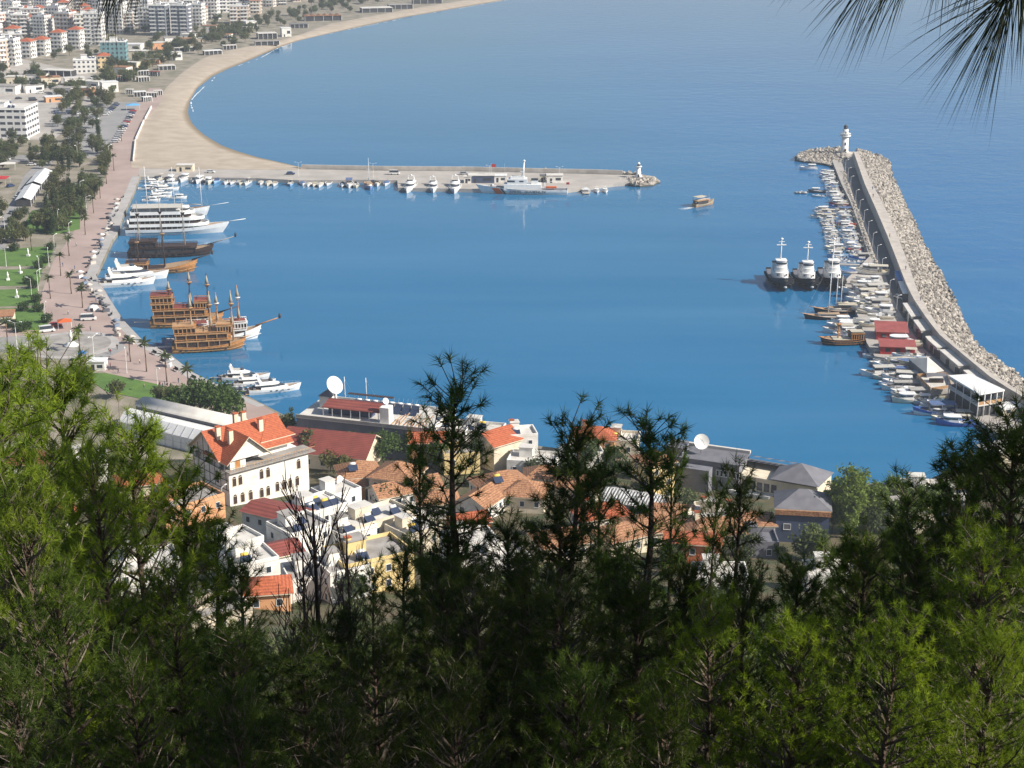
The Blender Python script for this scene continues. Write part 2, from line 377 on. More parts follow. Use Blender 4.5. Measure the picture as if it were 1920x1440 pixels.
# the street ring round the monument
c = P(132, 647, 1.6); ring = [(c.x+15*math.cos(t*.1963), c.y+15*math.sin(t*.1963)) for t in range(32)]
sheet('street', [(-40, 636), (60, 628), (150, 622), (215, 634), (240, 652), (200, 672), (110, 674), (20, 662), (-40, 652)], 'asphalt_light', .08)
g = MB(); g.prism(ring, 1.5, 1.74, 'concrete', 'quay_edge')
ring2 = [(c.x+12.6*math.cos(t*.1963), c.y+12.6*math.sin(t*.1963)) for t in range(32)]; g.prism(ring2, 1.6, 1.80, 'paving', 'roof_concrete'); struct('traffic_island', g)
# kerb and lawns
lawns = [[(5, 468), (90, 462), (100, 470), (86, 500), (0, 499), (-40, 500), (-30, 470)], [(-40, 507), (80, 504), (72, 535), (-40, 537)], [(-40, 545), (70, 541), (76, 572), (-40, 576)], [(-40, 580), (76, 577), (90, 600), (90, 618), (40, 620), (5, 590), (-40, 590)], [(200, 700), (300, 722), (365, 748), (350, 765), (200, 735), (150, 700)], [(60, 395), (150, 392), (150, 430), (100, 440), (40, 430)]]
for i, L_ in enumerate(lawns): sheet('lawn', L_, 'lawn', .10, 'stuff')
# ------------------------------------------------ jetty and breakwater
JT_B = [(262, 331), (480, 334), (560, 338), (667, 337), (745, 338), (746, 352), (866, 354), (1000, 358), (1060, 356), (1150, 344), (1200, 340)]
JT_T = [(250, 311), (480, 314), (560, 317), (720, 320), (880, 321), (1000, 324), (1100, 326), (1200, 329)]
g = MB(); g.prism([xy(*p) for p in JT_B]+[xy(*p) for p in JT_T][::-1], -3, 1.61, 'deck'); jetty = struct('jetty', g)
DECK = [(1600, 287), (1590, 290), (1560, 300), (1570, 325), (1578, 345), (1594, 377), (1604, 404), (1617, 440), (1630, 481), (1606, 505), (1582, 528), (1599, 571), (1612, 600), (1625, 642), (1640, 668), (1664, 672), (1700, 699), (1736, 735), (1782, 737), (1800, 760), (1850, 800), (1900, 830), (1980, 880)]
WIN = [(1600, 285), (1621, 346), (1645, 400), (1662, 440), (1684, 496), (1697, 530), (1711, 560), (1737, 599), (1760, 629), (1810, 671), (1863, 715), (1920, 748), (2000, 800)]
WOUT = [(1613, 283), (1634, 329), (1662, 377), (1678, 408), (1694, 446), (1713, 496), (1727, 541), (1746, 581), (1763, 609), (1803, 653), (1863, 696), (1925, 737), (2000, 785)]
OUTW = [(1607, 280), (1648, 290), (1669, 302), (1673, 329), (1688, 362), (1702, 394), (1719, 425), (1732, 456), (1760, 506), (1790, 560), (1807, 600), (1824, 635), (1846, 658), (1881, 683), (1925, 712), (2000, 760)]
ZW = 5.6
NW = 40
wi = resample([(*xy(p[0], p[1], ZW), ZW) for p in WIN], NW); wo = resample([(*xy(p[0], p[1], ZW), ZW) for p in WOUT], NW)
wo = [a.lerp(b, .68) for a, b in zip(wi, wo)]
ow = resample([(*xy(p[0], p[1], 0), 0) for p in OUTW], NW)
g = MB(); g.prism([xy(*p) for p in DECK]+[(p.x, p.y) for p in wo[::-1]], -3, 1.62, 'deck'); struct('breakwater_quay', g)
mat('sea_wall', (.50, .46, .42), (.40, .365, .33), .9, .3, .2)
g = MB(); rings = []
for a, b in zip(wi, wo):
    n_ = (b-a).normalized()
    rings.append([(a.x, a.y, 1.5), (a.x, a.y, ZW+.5), (a.x+n_.x*.4, a.y+n_.y*.4, ZW+.5), (a.x+n_.x*.4, a.y+n_.y*.4, ZW), (b.x, b.y, ZW), (b.x, b.y, 1.0)])
g.loft(rings, 'sea_wall', close=False, caps=True, sm=False)
o = bpy.data.objects.new('sea_wall', g.mesh('sea_wall')); COL.objects.link(o); register(o, 'long pale stone sea wall with a walkway on top along the outer breakwater', 'wall')
g = MB(); rp = [(p.x-.2, p.y-.1) for p in wi[2:38]]; rq = [(p.x-4.6, p.y-1.2) for p in wi[2:38]][::-1]; g.prism(rp+rq, 1.4, 1.66, 'shade_asphalt'); struct('wall_shade_strip', g)  # dark strip along the wall foot, added to deepen the wall's cast shadow
def rock_field(name, strips, size, seed, zoff=0):
    """strips: list of (lineA, lineB) resampled 3-D lines; scatter angular boulders between them"""
    rs = np.random.RandomState(seed)
    ico = bmesh.new(); bmesh.ops.create_icosphere(ico, subdivisions=1, radius=1); bv = np.array([v.co[:] for v in ico.verts]); bf = np.array([[v.index for v in f.verts] for f in ico.faces]); ico.free()
    V = []; Fc = []; o = 0
    for (LA, LB, cnt) in strips:
        for k in range(cnt):
            t = rs.rand()*(len(LA)-1); i = min(int(t), len(LA)-2); f = t-i; s_ = rs.rand()
            a = np.array(LA[i].lerp(LA[i+1], f)); b = np.array(LB[i].lerp(LB[i+1], f)); p = a+(b-a)*s_
            r = size*(.55+.9*rs.rand()**2); v = bv*(1+.35*(rs.rand(len(bv), 1)-.5))*np.array([1, .6+.5*rs.rand(), .5+.4*rs.rand()])*r
            q, _ = np.linalg.qr(rs.randn(3, 3)); v = v@q.T; V.append(v+p+np.array([0, 0, zoff])); Fc.append(bf+o); o += len(bv)
    V = np.concatenate(V); Fc = np.concatenate(Fc)
    me = bpy.data.meshes.new(name); me.from_pydata(V.tolist(), [], Fc.tolist()); me.materials.append(MATS['rock']); me.update(); return me
# outer slope base + boulders
g = MB(); g.loft([[(b.x, b.y, 4.6), (b.x*.5+c_.x*.5, b.y*.5+c_.y*.5, 2.2), (c_.x, c_.y, -.2), (c_.x*1.02-b.x*.02, c_.y*1.02-b.y*.02, -2)] for b, c_ in zip(wo, ow)], 'rock', close=False, caps=True, sm=False); struct('breakwater_slope', g)
top = [Vector((b.x, b.y, 4.9)) for b in wo]; bot = [Vector((c_.x, c_.y, .1)) for c_ in ow]
INW = [(1565, 321), (1569, 342), (1586, 373), (1594, 398), (1605, 425), (1613, 450), (1621, 477), (1635, 492)]
INA = [(1585, 322), (1590, 345), (1602, 377), (1612, 404), (1622, 435), (1633, 470), (1642, 488), (1648, 500)]
ia = resample([(*xy(*p), 1.6) for p in INA], 30); iw = resample([(*xy(p[0], p[1], 0), .1) for p in INW], 30)
HEAD = [(1490, 300), (1500, 291), (1523, 283), (1560, 280), (1590, 280)]; HEAD2 = [(1498, 303), (1515, 306), (1540, 309), (1565, 314), (1585, 322)]
ha = resample([(*xy(p[0], p[1], 0), 1.2) for p in HEAD], 20); hb = resample([(*xy(p[0], p[1], 0), .4) for p in HEAD2], 20)
hm = [a.lerp(b, .5)+Vector((0, 0, 1.4)) for a, b in zip(ha, hb)]
g = MB(); g.prism([xy(p[0], p[1], 0) for p in HEAD]+[xy(p[0], p[1], 0) for p in HEAD2][::-1], -2, 1.0, 'rock'); struct('breakwater_head', g)
struct('breakwater_boulders', rock_field('breakwater_boulders', [(top, bot, 7000), (ia, iw, 1500), (ha, hm, 380), (hm, hb, 520)], .78, 5), 'stuff')
g = MB(); g.loft([[(a.x, a.y, 1.5), (b.x, b.y, -.3), (b.x-1, b.y, -2)] for a, b in zip(ia, iw)], 'rock', close=False, caps=True, sm=False); struct('breakwater_inner_slope', g)
# parapet and boulders of the jetty
JTOP = [(250, 310), (480, 313), (560, 316), (720, 319), (880, 320), (1000, 323), (1100, 325), (1200, 328)]
jt = resample([(*xy(*p), 1.6) for p in JTOP], 60); d_ = Vector((0, 1, 0))
struct('jetty_boulders', rock_field('jetty_boulders', [([p+Vector((0, 1.5, .8)) for p in jt[22:]], [p+Vector((0, 6, -1.5)) for p in jt[22:]], 500),
    (resample([P(1150, 340, .5), P(1190, 331, 1.5), P(1232, 334, .3)], 12), resample([P(1160, 345, 0), P(1200, 350, 0), P(1236, 343, 0)], 12), 240),
    (resample([P(1180, 334, 1.8), P(1210, 334, 1.8), P(1228, 337, 1)], 12), resample([P(1180, 344, 1.5), P(1205, 346, 1), P(1226, 344, .5)], 12), 120)], 1.1, 9), 'stuff')
g = MB(); g.prism([(P(x, y, 0).x, P(x, y, 0).y) for x, y in ((1145, 342), (1160, 346), (1200, 351), (1225, 349), (1236, 341), (1225, 334), (1200, 330), (1180, 329))], -2, .9, 'rock'); struct('jetty_head', g)
g = MB()
for i in range(20, 57):
    a, b = jt[i], jt[i+1]; u = (b-a); g.obox(((a.x+b.x)/2, (a.y+b.y)/2-.2), (u.x, u.y), u.length+.02, .8, 1.55, 3.6, 'sea_wall')
o = bpy.data.objects.new('jetty_parapet', g.mesh('jetty_parapet')); COL.objects.link(o); register(o, 'low pale stone parapet along the seaward side of the jetty', 'wall')
# wake of the boat
g = MB(); b0 = P(1308, 389, 0); rs = random.Random(5)
b0 = P(1320, 385, 0)-Vector((.79, .62, 0))*5.6
for s_ in (-1, 0, 1):
    for i in range(16):
        t0 = i*.55; w = (.9 if s_ == 0 else .5)*(1-i/18)*rs.uniform(.6, 1.1); x = b0.x-t0*.79-s_*.62*(.3+t0*.16); y = b0.y-t0*.62+s_*.79*(.3+t0*.16)
        g.add([(x+.62*w, y-.79*w, .03), (x-.5+.62*w, y-.4-.79*w, .03), (x-.5-.62*w, y-.4+.79*w, .03), (x-.62*w, y+.79*w, .03)], [(0, 1, 2, 3)] if rs.random() > .15 else [(0, 1, 2)], 'foam')
struct('boat_wake', g, 'stuff')

sheet('beach_path', [(246, 299), (300, 303), (430, 308), (520, 312), (580, 318), (480, 318), (300, 316), (246, 315)], 'sand', .12)
# ================================================================ BOATS (x forward = bow, z=0 is the waterline)
def bshape(t, full=.55, stern=.8, p=2.0):
    """half-beam factor at t 0..1 from stern to bow"""
    if t < .3: return stern+(1-stern)*math.sin(t/.3*math.pi/2)
    if t < full: return 1.0
    return max(0.0, 1-((t-full)/(1-full))**p)
def hull(m, L, B, fb, bow, k, kb=None, draft=.4, sheer=None, full=.5, stern=.8, rake=.08, n=14, deck='deck', inset=None, cap=None, p=2.0, aft=0.0):
    """fb: freeboard amidships, bow: freeboard at the bow, kb: colour below the rubbing strake"""
    rings = []; zt = []
    for i in range(n+1):
        t = i/n; w = B/2*bshape(t, full, stern, p); z = fb+(bow-fb)*max(0, (t-.35)/.65)**1.8+aft*max(0, (.3-t)/.3)**1.5
        xk = -L/2+L*t*(1-rake*.6); xd = -L/2+L*t+ (rake*L*.0)
        w0 = max(w, .03); wl = max(w*.82*(1-.25*t), .02); zt.append((xd, w0, z)); zm = z*.55
        xm = xk+(xd-xk)*.6
        rings.append([(xd, w0, z), (xm, w0*.95, zm), (xk, wl, 0), (xk, wl*.45, -draft), (xk, -wl*.45, -draft), (xk, -wl, 0), (xm, -w0*.95, zm), (xd, -w0, z)])
    kb = kb or k
    for a, b, kk in ((0, 1, k), (1, 2, kb), (2, 5, 'hull_black' if draft > .5 else kb), (5, 6, kb), (6, 7, k)):
        m.loft([r[a:b+1] for r in rings], kk, close=False, caps=False)
    m.add(rings[0], [tuple(range(8))], kb)
    # gunwale rim and the sunk deck
    d = inset if inset is not None else .12
    o_ = [(x, w, z) for x, w, z in zt]; i_ = [(x, max(w-.14 if L < 12 else w-.25, .01), z) for x, w, z in zt]
    for s_ in (1, -1):
        m.loft([[(a[0], s_*a[1], a[2]), (b[0], s_*b[1], b[2]+.0), (b[0], s_*b[1], b[2]-d)] for a, b in zip(o_, i_)], cap or k, close=False, caps=False, sm=False)
    m.loft([[(b[0], b[1], b[2]-d), (b[0], -b[1], b[2]-d)] for b in i_], deck, close=False, caps=False, sm=False)
    return zt
def deckplan(L, B, x0, x1, nose=.35, n=6):
    """outline with a rounded nose from x0 (aft) to x1 (forward)"""
    pts = [(x0, -B/2), (x0, B/2)]; xn = x1-(x1-x0)*nose
    for i in range(n*2+1):
        a = math.pi/2-math.pi*i/(2*n); pts.append((xn+(x1-xn)*math.cos(a), B/2*math.sin(a)))
    return pts[::-1]
mat('teak', (.42, .30, .19), (.36, .25, .16), .7, 1)
mat('canvas', (.62, .60, .55), (.55, .53, .48), .9, 1, tint=True)
# --- small boats -------------------------------------------------
def outboard(m, x, z):
    m.box(x-.35, x, -.16, .16, z-.1, z+.45, 'dark'); m.box(x-.25, x-.1, -.07, .07, -.3, z, 'metal')
def open_boat(L=5.6, B=2.1, console=True, canopy=False, cover=False, name='motorboat'):
    t = Thing(name); h = t.part('hull'); hull(h, L, B, .62, .95, 'paint', draft=.3, deck='teak' if not console else 'white', inset=.35, cap='white', n=10)
    if cover:
        c = t.part('cover'); c.loft([[(-L*.46, B*.38, .66), (-L*.46, 0, .95), (-L*.46, -B*.38, .66)], [(-L*.1, B*.47, .68), (-L*.1, 0, 1.15), (-L*.1, -B*.47, .68)], [(L*.2, B*.42, .74), (L*.2, 0, 1.0), (L*.2, -B*.42, .74)], [(L*.44, .05, .95), (L*.44, 0, 1.0), (L*.44, -.05, .95)]], 'canvas', close=False, caps=False)
    else:
        if console:
            c = t.part('console'); c.box(-.3, .45, -.38, .38, .3, 1.1, 'white'); w = t.part('windscreen'); w.add([(.45, -.4, 1.1), (.45, .4, 1.1), (.15, .38, 1.5), (.15, -.38, 1.5)], [(0, 1, 2, 3)], 'glass')
        s_ = t.part('seat'); s_.box(-1.5, -1.0, -.7, .7, .3, .72, 'canvas'); s_.box(-1.55, -1.45, -.7, .7, .72, 1.1, 'canvas')
        s2 = t.part('bow_cushion'); s2.prism([(1.0, -.6), (1.0, .6), (L*.4, .12), (L*.4, -.12)], .55, .78, 'canvas')
    e = t.part('outboard_motor'); outboard(e, -L/2, .6)
    if canopy:
        c = t.part('canopy'); c.loft([[(-1.6, .85, 1.85), (-1.6, 0, 2.02), (-1.6, -.85, 1.85)], [(.6, .85, 1.9), (.6, 0, 2.1), (.6, -.85, 1.9)]], 'canvas', close=False, caps=False)
        for x in (-1.5, .5):
            for y in (-.83, .83): c.tube((x, y, .6), (x, y, 1.88), .025, .025, 'metal', 4)
    return t
def cabin_boat(L=7.5, B=2.6, name='cabin_boat', aft=False):
    t = Thing(name); h = t.part('hull'); hull(h, L, B, .85, 1.35, 'paint', draft=.35, deck='white', inset=.3, n=10)
    c = t.part('cabin'); x0, x1 = (-L*.35, 0) if aft else (-L*.08, L*.3)
    c.prism(deckplan(L, B*.72, x0, x1, .3, 4), .6, 1.9, 'white'); w = t.part('window'); w.prism(deckplan(L, B*.74, x0+.15, x1+.03, .3, 4), 1.35, 1.72, 'glass')
    r = t.part('roof'); r.prism(deckplan(L, B*.8, x0-.5, x1+.05, .3, 4), 1.9, 2.0, 'white')
    ml = t.part('mast'); ml.tube((x0, 0, 2), (x0, 0, 3.1), .03, .02, 'metal', 4)
    s_ = t.part('bow_rail')
    for s in (-1, 1): s_.tube((L*.1, s*B*.42, 1.5), (L*.48, s*.08, 1.85), .025, .025, 'metal', 4)
    e = t.part('engine_box'); e.box(-L*.44, -L*.3, -.5, .5, .5, 1.0, 'canvas')
    return t
def fishing_boat(L=8.5, B=2.9, name='fishing_boat'):
    t = Thing(name); h = t.part('hull'); hull(h, L, B, .8, 1.7, 'paint', 'white', draft=.4, deck='teak', inset=.3, n=12, stern=.6, aft=.4)
    c = t.part('wheelhouse'); c.box(-L*.15, L*.1, -.7, .7, .5, 2.2, 'white'); w = t.part('window'); w.box(-L*.13, L*.11, -.72, .72, 1.5, 1.95, 'glass')
    r = t.part('awning'); r.box(-L*.46, L*.12, -B*.4, B*.4, 2.25, 2.33, 'canvas')
    for x in (-L*.43, -L*.2):
        for y in (-B*.36, B*.36): r.tube((x, y, .6), (x, y, 2.25), .03, .03, 'metal', 4)
    m = t.part('mast'); m.tube((L*.14, 0, .5), (L*.14, 0, 4.2), .05, .03, 'wood_light', 5); n = t.part('net_pile'); n.lathe([(.9, .5), (.8, .8), (.3, 1.0)], 'canvas', (-L*.3, 0, 0), 8)
    return t
def rib_boat(L=5.0, name='inflatable_boat'):
    t = Thing(name); h = t.part('tube')
    pts = [(-L/2, .85), (0, .9), (L*.28, .75), (L*.43, .4), (L*.5, 0), (L*.43, -.4), (L*.28, -.75), (0, -.9), (-L/2, -.85)]
    for a, b in zip(pts, pts[1:]): h.tube((*a, .42), (*b, .42), .26, .26, 'paint', 7)
    f = t.part('floor'); f.prism(pts, -.1, .3, 'dark'); e = t.part('outboard_motor'); outboard(e, -L/2, .6); c = t.part('console'); c.box(-.6, 0, -.3, .3, .3, 1.1, 'white')
    return t
def motor_yacht(L=16, B=4.6, fly=True, name='motor_yacht', arch=True):
    t = Thing(name); h = t.part('hull'); fb = .095*L; hull(h, L, B, fb, fb*1.45, 'white', draft=.5, deck='teak', inset=.15, n=16, full=.4, p=2.2)
    s = L/16; pt = t.part('porthole')
    for i in range(4):
        for sg in (-1, 1): pt = t.part('porthole') if (i or sg > 0) else pt; pt.box(L*(-.12+.11*i), L*(-.12+.11*i)+.7*s, sg*(B*.475)-.05, sg*(B*.475)+.05, fb*.58, fb*.76, 'glass')
    # sloped deckhouse: lower, glazed band, roof
    c = t.part('deckhouse'); z0 = fb-.15
    def slab(pts0, pts1, z0, z1, k, mb):
        n = len(pts0); mb.add([(*q, z0) for q in pts0]+[(*q, z1) for q in pts1], [(i, (i+1) % n, n+(i+1) % n, n+i) for i in range(n)]+[tuple(range(n, 2*n))], k)
    a = deckplan(L, B*.78, -L*.28, L*.30, .6); b = deckplan(L, B*.72, -L*.27, L*.2, .55); d = deckplan(L, B*.66, -L*.27, L*.08, .5)
    slab(a, b, z0, z0+.7*s, 'white', c); w = t.part('window'); slab(b, d, z0+.7*s, z0+1.35*s, 'glass', w)
    r = t.part('roof'); r.prism(deckplan(L, B*.76, -L*.38, L*.09, .4), z0+1.35*s, z0+1.6*s, 'white')
    if fly:
        f = t.part('flybridge'); slab(deckplan(L, B*.7, -L*.3, L*.03, .4), deckplan(L, B*.6, -L*.3, -L*.03, .4), z0+1.6*s, z0+2.35*s, 'white', f)
        f.box(-L*.3, -L*.1, -B*.24, B*.24, z0+2.36*s, z0+2.5*s, 'canvas'); f2 = t.part('windscreen'); slab(deckplan(L, B*.5, -L*.1, -L*.03, .6), deckplan(L, B*.45, -L*.1, -L*.055, .5), z0+2.35*s, z0+2.75*s, 'glass', f2)
    if arch:
        q = t.part('radar_arch'); zz = z0+(2.3 if fly else 1.6)*s
        for sg in (-1, 1): q.add([(-L*.3, sg*B*.3, z0+1.5*s), (-L*.22, sg*B*.3, z0+1.5*s), (-L*.3, sg*B*.22, zz+1.5*s), (-L*.34, sg*B*.22, zz+1.5*s), (-L*.3, sg*B*.27, z0+1.5*s), (-L*.22, sg*B*.27, z0+1.5*s), (-L*.3, sg*B*.19, zz+1.5*s), (-L*.34, sg*B*.19, zz+1.5*s)], [(0, 1, 2, 3), (4, 5, 6, 7), (0, 4, 7, 3), (1, 5, 6, 2)], 'white')
        q.box(-L*.34, -L*.29, -B*.23, B*.23, zz+1.35*s, zz+1.55*s, 'white'); q.lathe([(.35*s, 0), (.4*s, .25*s), (.2*s, .5*s)], 'white', (-L*.315, 0, zz+1.55*s), 8)
    e = t.part('swim_platform'); e.box(-L*.5-1.1*s, -L*.5, -B*.36, B*.36, .25, .45, 'teak')
    k = t.part('cockpit_seat'); k.box(-L*.42, -L*.37, -B*.3, B*.3, z0, z0+.6*s, 'canvas'); g = t.part('gangway'); g.obox((-L*.5-2.2, .6), (1, 0), 3.6, .5, .9, 1.0, 'metal')
    rl = t.part('bow_rail')
    for sg in (-1, 1):
        for i in range(6):
            x0, x1 = L*(.1+.06*i), L*(.16+.06*i); y0, y1 = [B/2*bshape(.5+x/L, .4, .8, 2.2)*.95*sg for x in (x0, x1)]; z_ = lambda x: fb+fb*.45*max(0, (x/L+.15)/.65)**1.8+.6
            rl.tube((x0, y0, z_(x0)), (x1, y1, z_(x1)), .03, .03, 'metal', 4); rl.tube((x1, y1, z_(x1)-.6), (x1, y1, z_(x1)), .025, .025, 'metal', 4)
    return t
def sailing_boat(L=18, B=4.6, masts=((.05, 20),), hullk='paint', name='sailing_yacht', house=True, bowsprit=3, awning=False, mastk='white', fb=1.3):
    t = Thing(name); h = t.part('hull'); hull(h, L, B, fb, fb*1.7, hullk, 'white' if hullk == 'paint2' else hullk, draft=.6, deck='teak', inset=.2, n=14, full=.45, stern=.65, p=1.8, cap='wood_light', aft=.4)
    if house:
        c = t.part('deckhouse'); c.prism(deckplan(L, B*.55, -L*.28, L*.18, .2, 4), fb-.2, fb+.85, 'white'); w = t.part('window'); w.prism(deckplan(L, B*.57, -L*.26, L*.17, .2, 4), fb+.3, fb+.6, 'glass'); r = t.part('roof'); r.prism(deckplan(L, B*.6, -L*.3, L*.19, .2, 4), fb+.85, fb+.97, 'teak')
    for x, hh in masts:
        m = t.part('mast'); i = t.last; r = .16*(hh/20)**.5; m.tube((x*L, 0, fb-.2), (x*L-.02*hh, 0, hh), r, r*.6, mastk, 6)
        q = t.part('spreader', i); q.box(x*L-.05-.012*hh, x*L+.05-.012*hh, -B*.28, B*.28, hh*.62, hh*.62+.1, mastk)
        b_ = t.part('boom', i); b_.tube((x*L-.2, 0, fb+2.0), (x*L-min(L*.3, 6), 0, fb+2.3), .1, .08, mastk, 5); b_.tube((x*L-.4, 0, fb+2.2), (x*L-min(L*.28, 5.5), 0, fb+2.5), .22, .16, 'canvas', 6)
        st = t.part('rigging', i)
        for sg in (-1, 1): st.tube((x*L-.3, sg*B*.48, fb), (x*L-.015*hh, 0, hh*.93), .02, .02, 'metal', 3)
        st.tube((L*.48, 0, fb*1.7), (x*L-.015*hh, 0, hh*.95), .02, .02, 'metal', 3)
    if bowsprit: b = t.part('bowsprit'); b.tube((L*.44, 0, fb*1.6), (L*.5+bowsprit, 0, fb*1.7+bowsprit*.16), .14, .08, 'wood_light' if hullk != 'white' else 'white', 6)
    if awning: a = t.part('awning'); a.prism([(-L*.48, -B*.45), (-L*.05, -B*.45), (-L*.05, B*.45), (-L*.48, B*.45)], fb+2.1, fb+2.2, 'canvas'); [a.tube((x, y, fb), (x, y, fb+2.1), .04, .04, 'metal', 4) for x in (-L*.46, -L*.08) for y in (-B*.42, B*.42)]
    return t
def liner():
    """four-deck white excursion ship"""
    L, B = 42, 9.5; t = Thing('excursion_ship'); h = t.part('hull'); hull(h, L, B, 2.6, 4.6, 'white', 'white', draft=.8, deck='teak', inset=.3, n=18, full=.45, stern=.85, p=2.0, rake=.12)
    s0 = t.part('hull_stripe'); s0.box(-L*.47, L*.1, -B*.494, -B*.486, 1.15, 1.3, 'hull_black'); s0.box(-L*.47, L*.1, B*.486, B*.494, 1.15, 1.3, 'hull_black')
    z = 2.6
    for i, (xa, xb) in enumerate(((-L*.46, L*.30), (-L*.45, L*.26), (-L*.44, L*.17))):
        w = t.part('window_band'); w.prism(deckplan(L, B*.86, xa+.8, xb-1.6, .22), z-.3, z+1.15, 'wood_dark')
        for k in range(12):
            x = xa+2+k*(xb-xa-6)/12
            w.box(x, x+.15, -B*.44, B*.44, z, z+1.15, 'white')
        d = t.part('deck'); d.prism(deckplan(L, B*.97, xa, xb, .25), z+1.15, z+1.3, 'white'); n = len(deckplan(L, B, xa, xb)); o = deckplan(L, B*.98, xa, xb, .25); q = deckplan(L, B*.94, xa+.2, xb-.25, .25)
        zz = z+2.35
        d.add([(*p, z+1.1) for p in o]+[(*p, zz) for p in o]+[(*p, zz) for p in q]+[(*p, z+1.3) for p in q], [f for j in range(len(o)) for f in ((j, (j+1) % len(o), len(o)+(j+1) % len(o), len(o)+j), (len(o)+j, len(o)+(j+1) % len(o), 2*len(o)+(j+1) % len(o), 2*len(o)+j), (2*len(o)+j, 2*len(o)+(j+1) % len(o), 3*len(o)+(j+1) % len(o), 3*len(o)+j))], 'white')
        z += 2.5
    e = t.part('awning'); e.box(-L*.42, L*.05, -B*.42, B*.42, z+1.3, z+1.42, 'canvas'); [e.tube((x, y, z-1.2), (x, y, z+1.3), .05, .05, 'white', 4) for x in (-L*.4, -L*.25, -L*.1, L*.03) for y in (-B*.4, B*.4)]
    f = t.part('wheelhouse'); f.prism(deckplan(L, B*.5, L*.03, L*.12, .4), z-1.2, z+1.2, 'white'); g = t.part('window'); g.prism(deckplan(L, B*.51, L*.04, L*.122, .4), z, z+.7, 'glass')
    b = t.part('bowsprit'); b.tube((L*.46, 0, 4.3), (L*.5+6.5, 0, 5.4), .22, .12, 'white', 8); k = t.part('bow_spar'); k.tube((L*.28, 0, 7.5), (L*.31, 0, 11), .12, .05, 'white', 5)
    st = t.part('stern_stairs'); [st.box(-L*.5-.4*j*.5, -L*.46, -B*.35, B*.35, 6.8-.55*j, 7.0-.55*j, 'white') for j in range(8)]; x_ = t.part('lifeboat'); [x_.lathe([(.2, -1), (.5, -.5), (.5, .5), (.2, 1)], 'white', (-L*.47, y, 6), 8) for y in (-4.6, 4.6)]
    return t
def galleon(L=24, B=7.5, hk='wood', trim='wood_light', stern_decks=3, fore_decks=1, masts=((-.28, 17), (.02, 20), (.30, 17)), bowsprit=7, mk='wood_light', band='wood_dark', name='galleon', roofk='red', sails=True, mid=2, fbow=3.6):
    t = Thing(name); h = t.part('hull'); fb = 1.9; zt = hull(h, L, B, fb, fbow, hk, hk, draft=.6, deck='teak', inset=.2, n=18, full=.62, stern=.85, p=2.4, cap=trim, rake=.10, aft=.6)
    # rubbing strakes follow the sheer
    for f in (.35, .72):
        for s_ in (-1, 1):
            for (xa, wa, za), (xb, wb, zb) in zip(zt, zt[1:]): h.tube((xa*(1-.03*(1-f)), s_*(wa*.985), za*f), (xb*(1-.03*(1-f)), s_*(wb*.985), zb*f), .09, .09, trim, 4, False)
    gp = t.part('gunport')
    for i in range(9):
        for s_ in (-1, 1): x = L*(-.4+.075*i); gp.box(x, x+.7, s_*B*.485-.06, s_*B*.485+.06, fb*.42, fb*.66, 'dark')
    def castle(nm, xa, xb, n, z0, w0, col):
        z = z0; c = None
        for i in range(n):
            c = t.part(nm); ci = t.last; w = w0*(1-.03*i); x1 = xb-(xb-xa)*.05*i
            c.box(xa+.4, x1-.4, -w/2+.35, w/2-.35, z, z+1.75, band)
            for k in range(6):
                x = xa+.3+k*(x1-xa-.8)/5
                for s_ in (-1, 1): c.box(x, x+.22, s_*(w/2-.12)-.11, s_*(w/2-.12)+.11, z, z+1.75, trim)
            c.box(xa, x1, -w/2, w/2, z+1.75, z+1.95, col)
            for s_ in (-1, 1): c.box(xa, x1, s_*w/2-.1, s_*w/2+.1, z+1.95, z+2.2, trim); 
            r = t.part('railing', ci)
            for s_ in (-1, 1): r.box(xa, x1, s_*w/2-.07, s_*w/2+.07, z+2.6, z+2.78, col); [r.box(xa+k*(x1-xa-.1)/9, xa+.1+k*(x1-xa-.1)/9, s_*w/2-.05, s_*w/2+.05, z+2.2, z+2.6, trim) for k in range(10)]
            z += 2.2
        rf = t.part('roof'); rf.prism([(xa, -w0*.44), (xb-(xb-xa)*.1, -w0*.44), (xb-(xb-xa)*.1, w0*.44), (xa, w0*.44)], z+.1, z+.22, roofk)
        return z
    if mid: castle('gallery_deck', -L*.46, L*.30, mid-1, fb-.1, B*.97, hk)
    z = fb-.1+2.2*(mid-1)
    castle('stern_castle', -L*.48, -L*.16, stern_decks, z, B*.92, hk)
    if fore_decks: castle('forecastle', L*.10, L*.32, fore_decks, z, B*.84, hk)
    for x, hh in masts:
        m = t.part('mast'); i = t.last; m.tube((x*L, 0, fb), (x*L-.3, 0, hh), .28, .12, mk, 7)
        n = t.part('crows_nest', i); n.lathe([(.35, 0), (.85, .9), (.95, .95), (.8, 1.0)], trim, (x*L-.2, 0, hh*.72), 10)
        if sails: s_ = t.part('furled_sail', i); s_.lathe([(.55, hh*.40), (.4, hh*.5), (.15, hh*.58)], 'sail', (x*L-.1, 0, 0), 8); s_ = t.part('furled_sail', i); s_.lathe([(.65, hh*.80), (.35, hh*.88), (.1, hh*.95)], 'sail', (x*L-.25, 0, 0), 8)
        y = t.part('yard', i)
        for f, w in ((.45, .42), (.68, .3)): y.tube((x*L-.1, -B*w, hh*f), (x*L-.1, B*w, hh*f), .12, .12, mk, 5)
        g = t.part('rigging', i)
        for sg in (-1, 1):
            for dx in (-1.4, -.4, .7): g.tube((x*L+dx, sg*B*.48, fb+1), (x*L-.2, sg*.2, hh*.72), .035, .03, mk, 3)
            for k in range(5): f = .12+.14*k; g.tube((x*L-1.4*(1-f), sg*(B*.48*(1-f)), fb+1+(hh*.72-fb-1)*f), (x*L+.7*(1-f), sg*(B*.48*(1-f)), fb+1+(hh*.72-fb-1)*f), .03, .03, mk, 3)
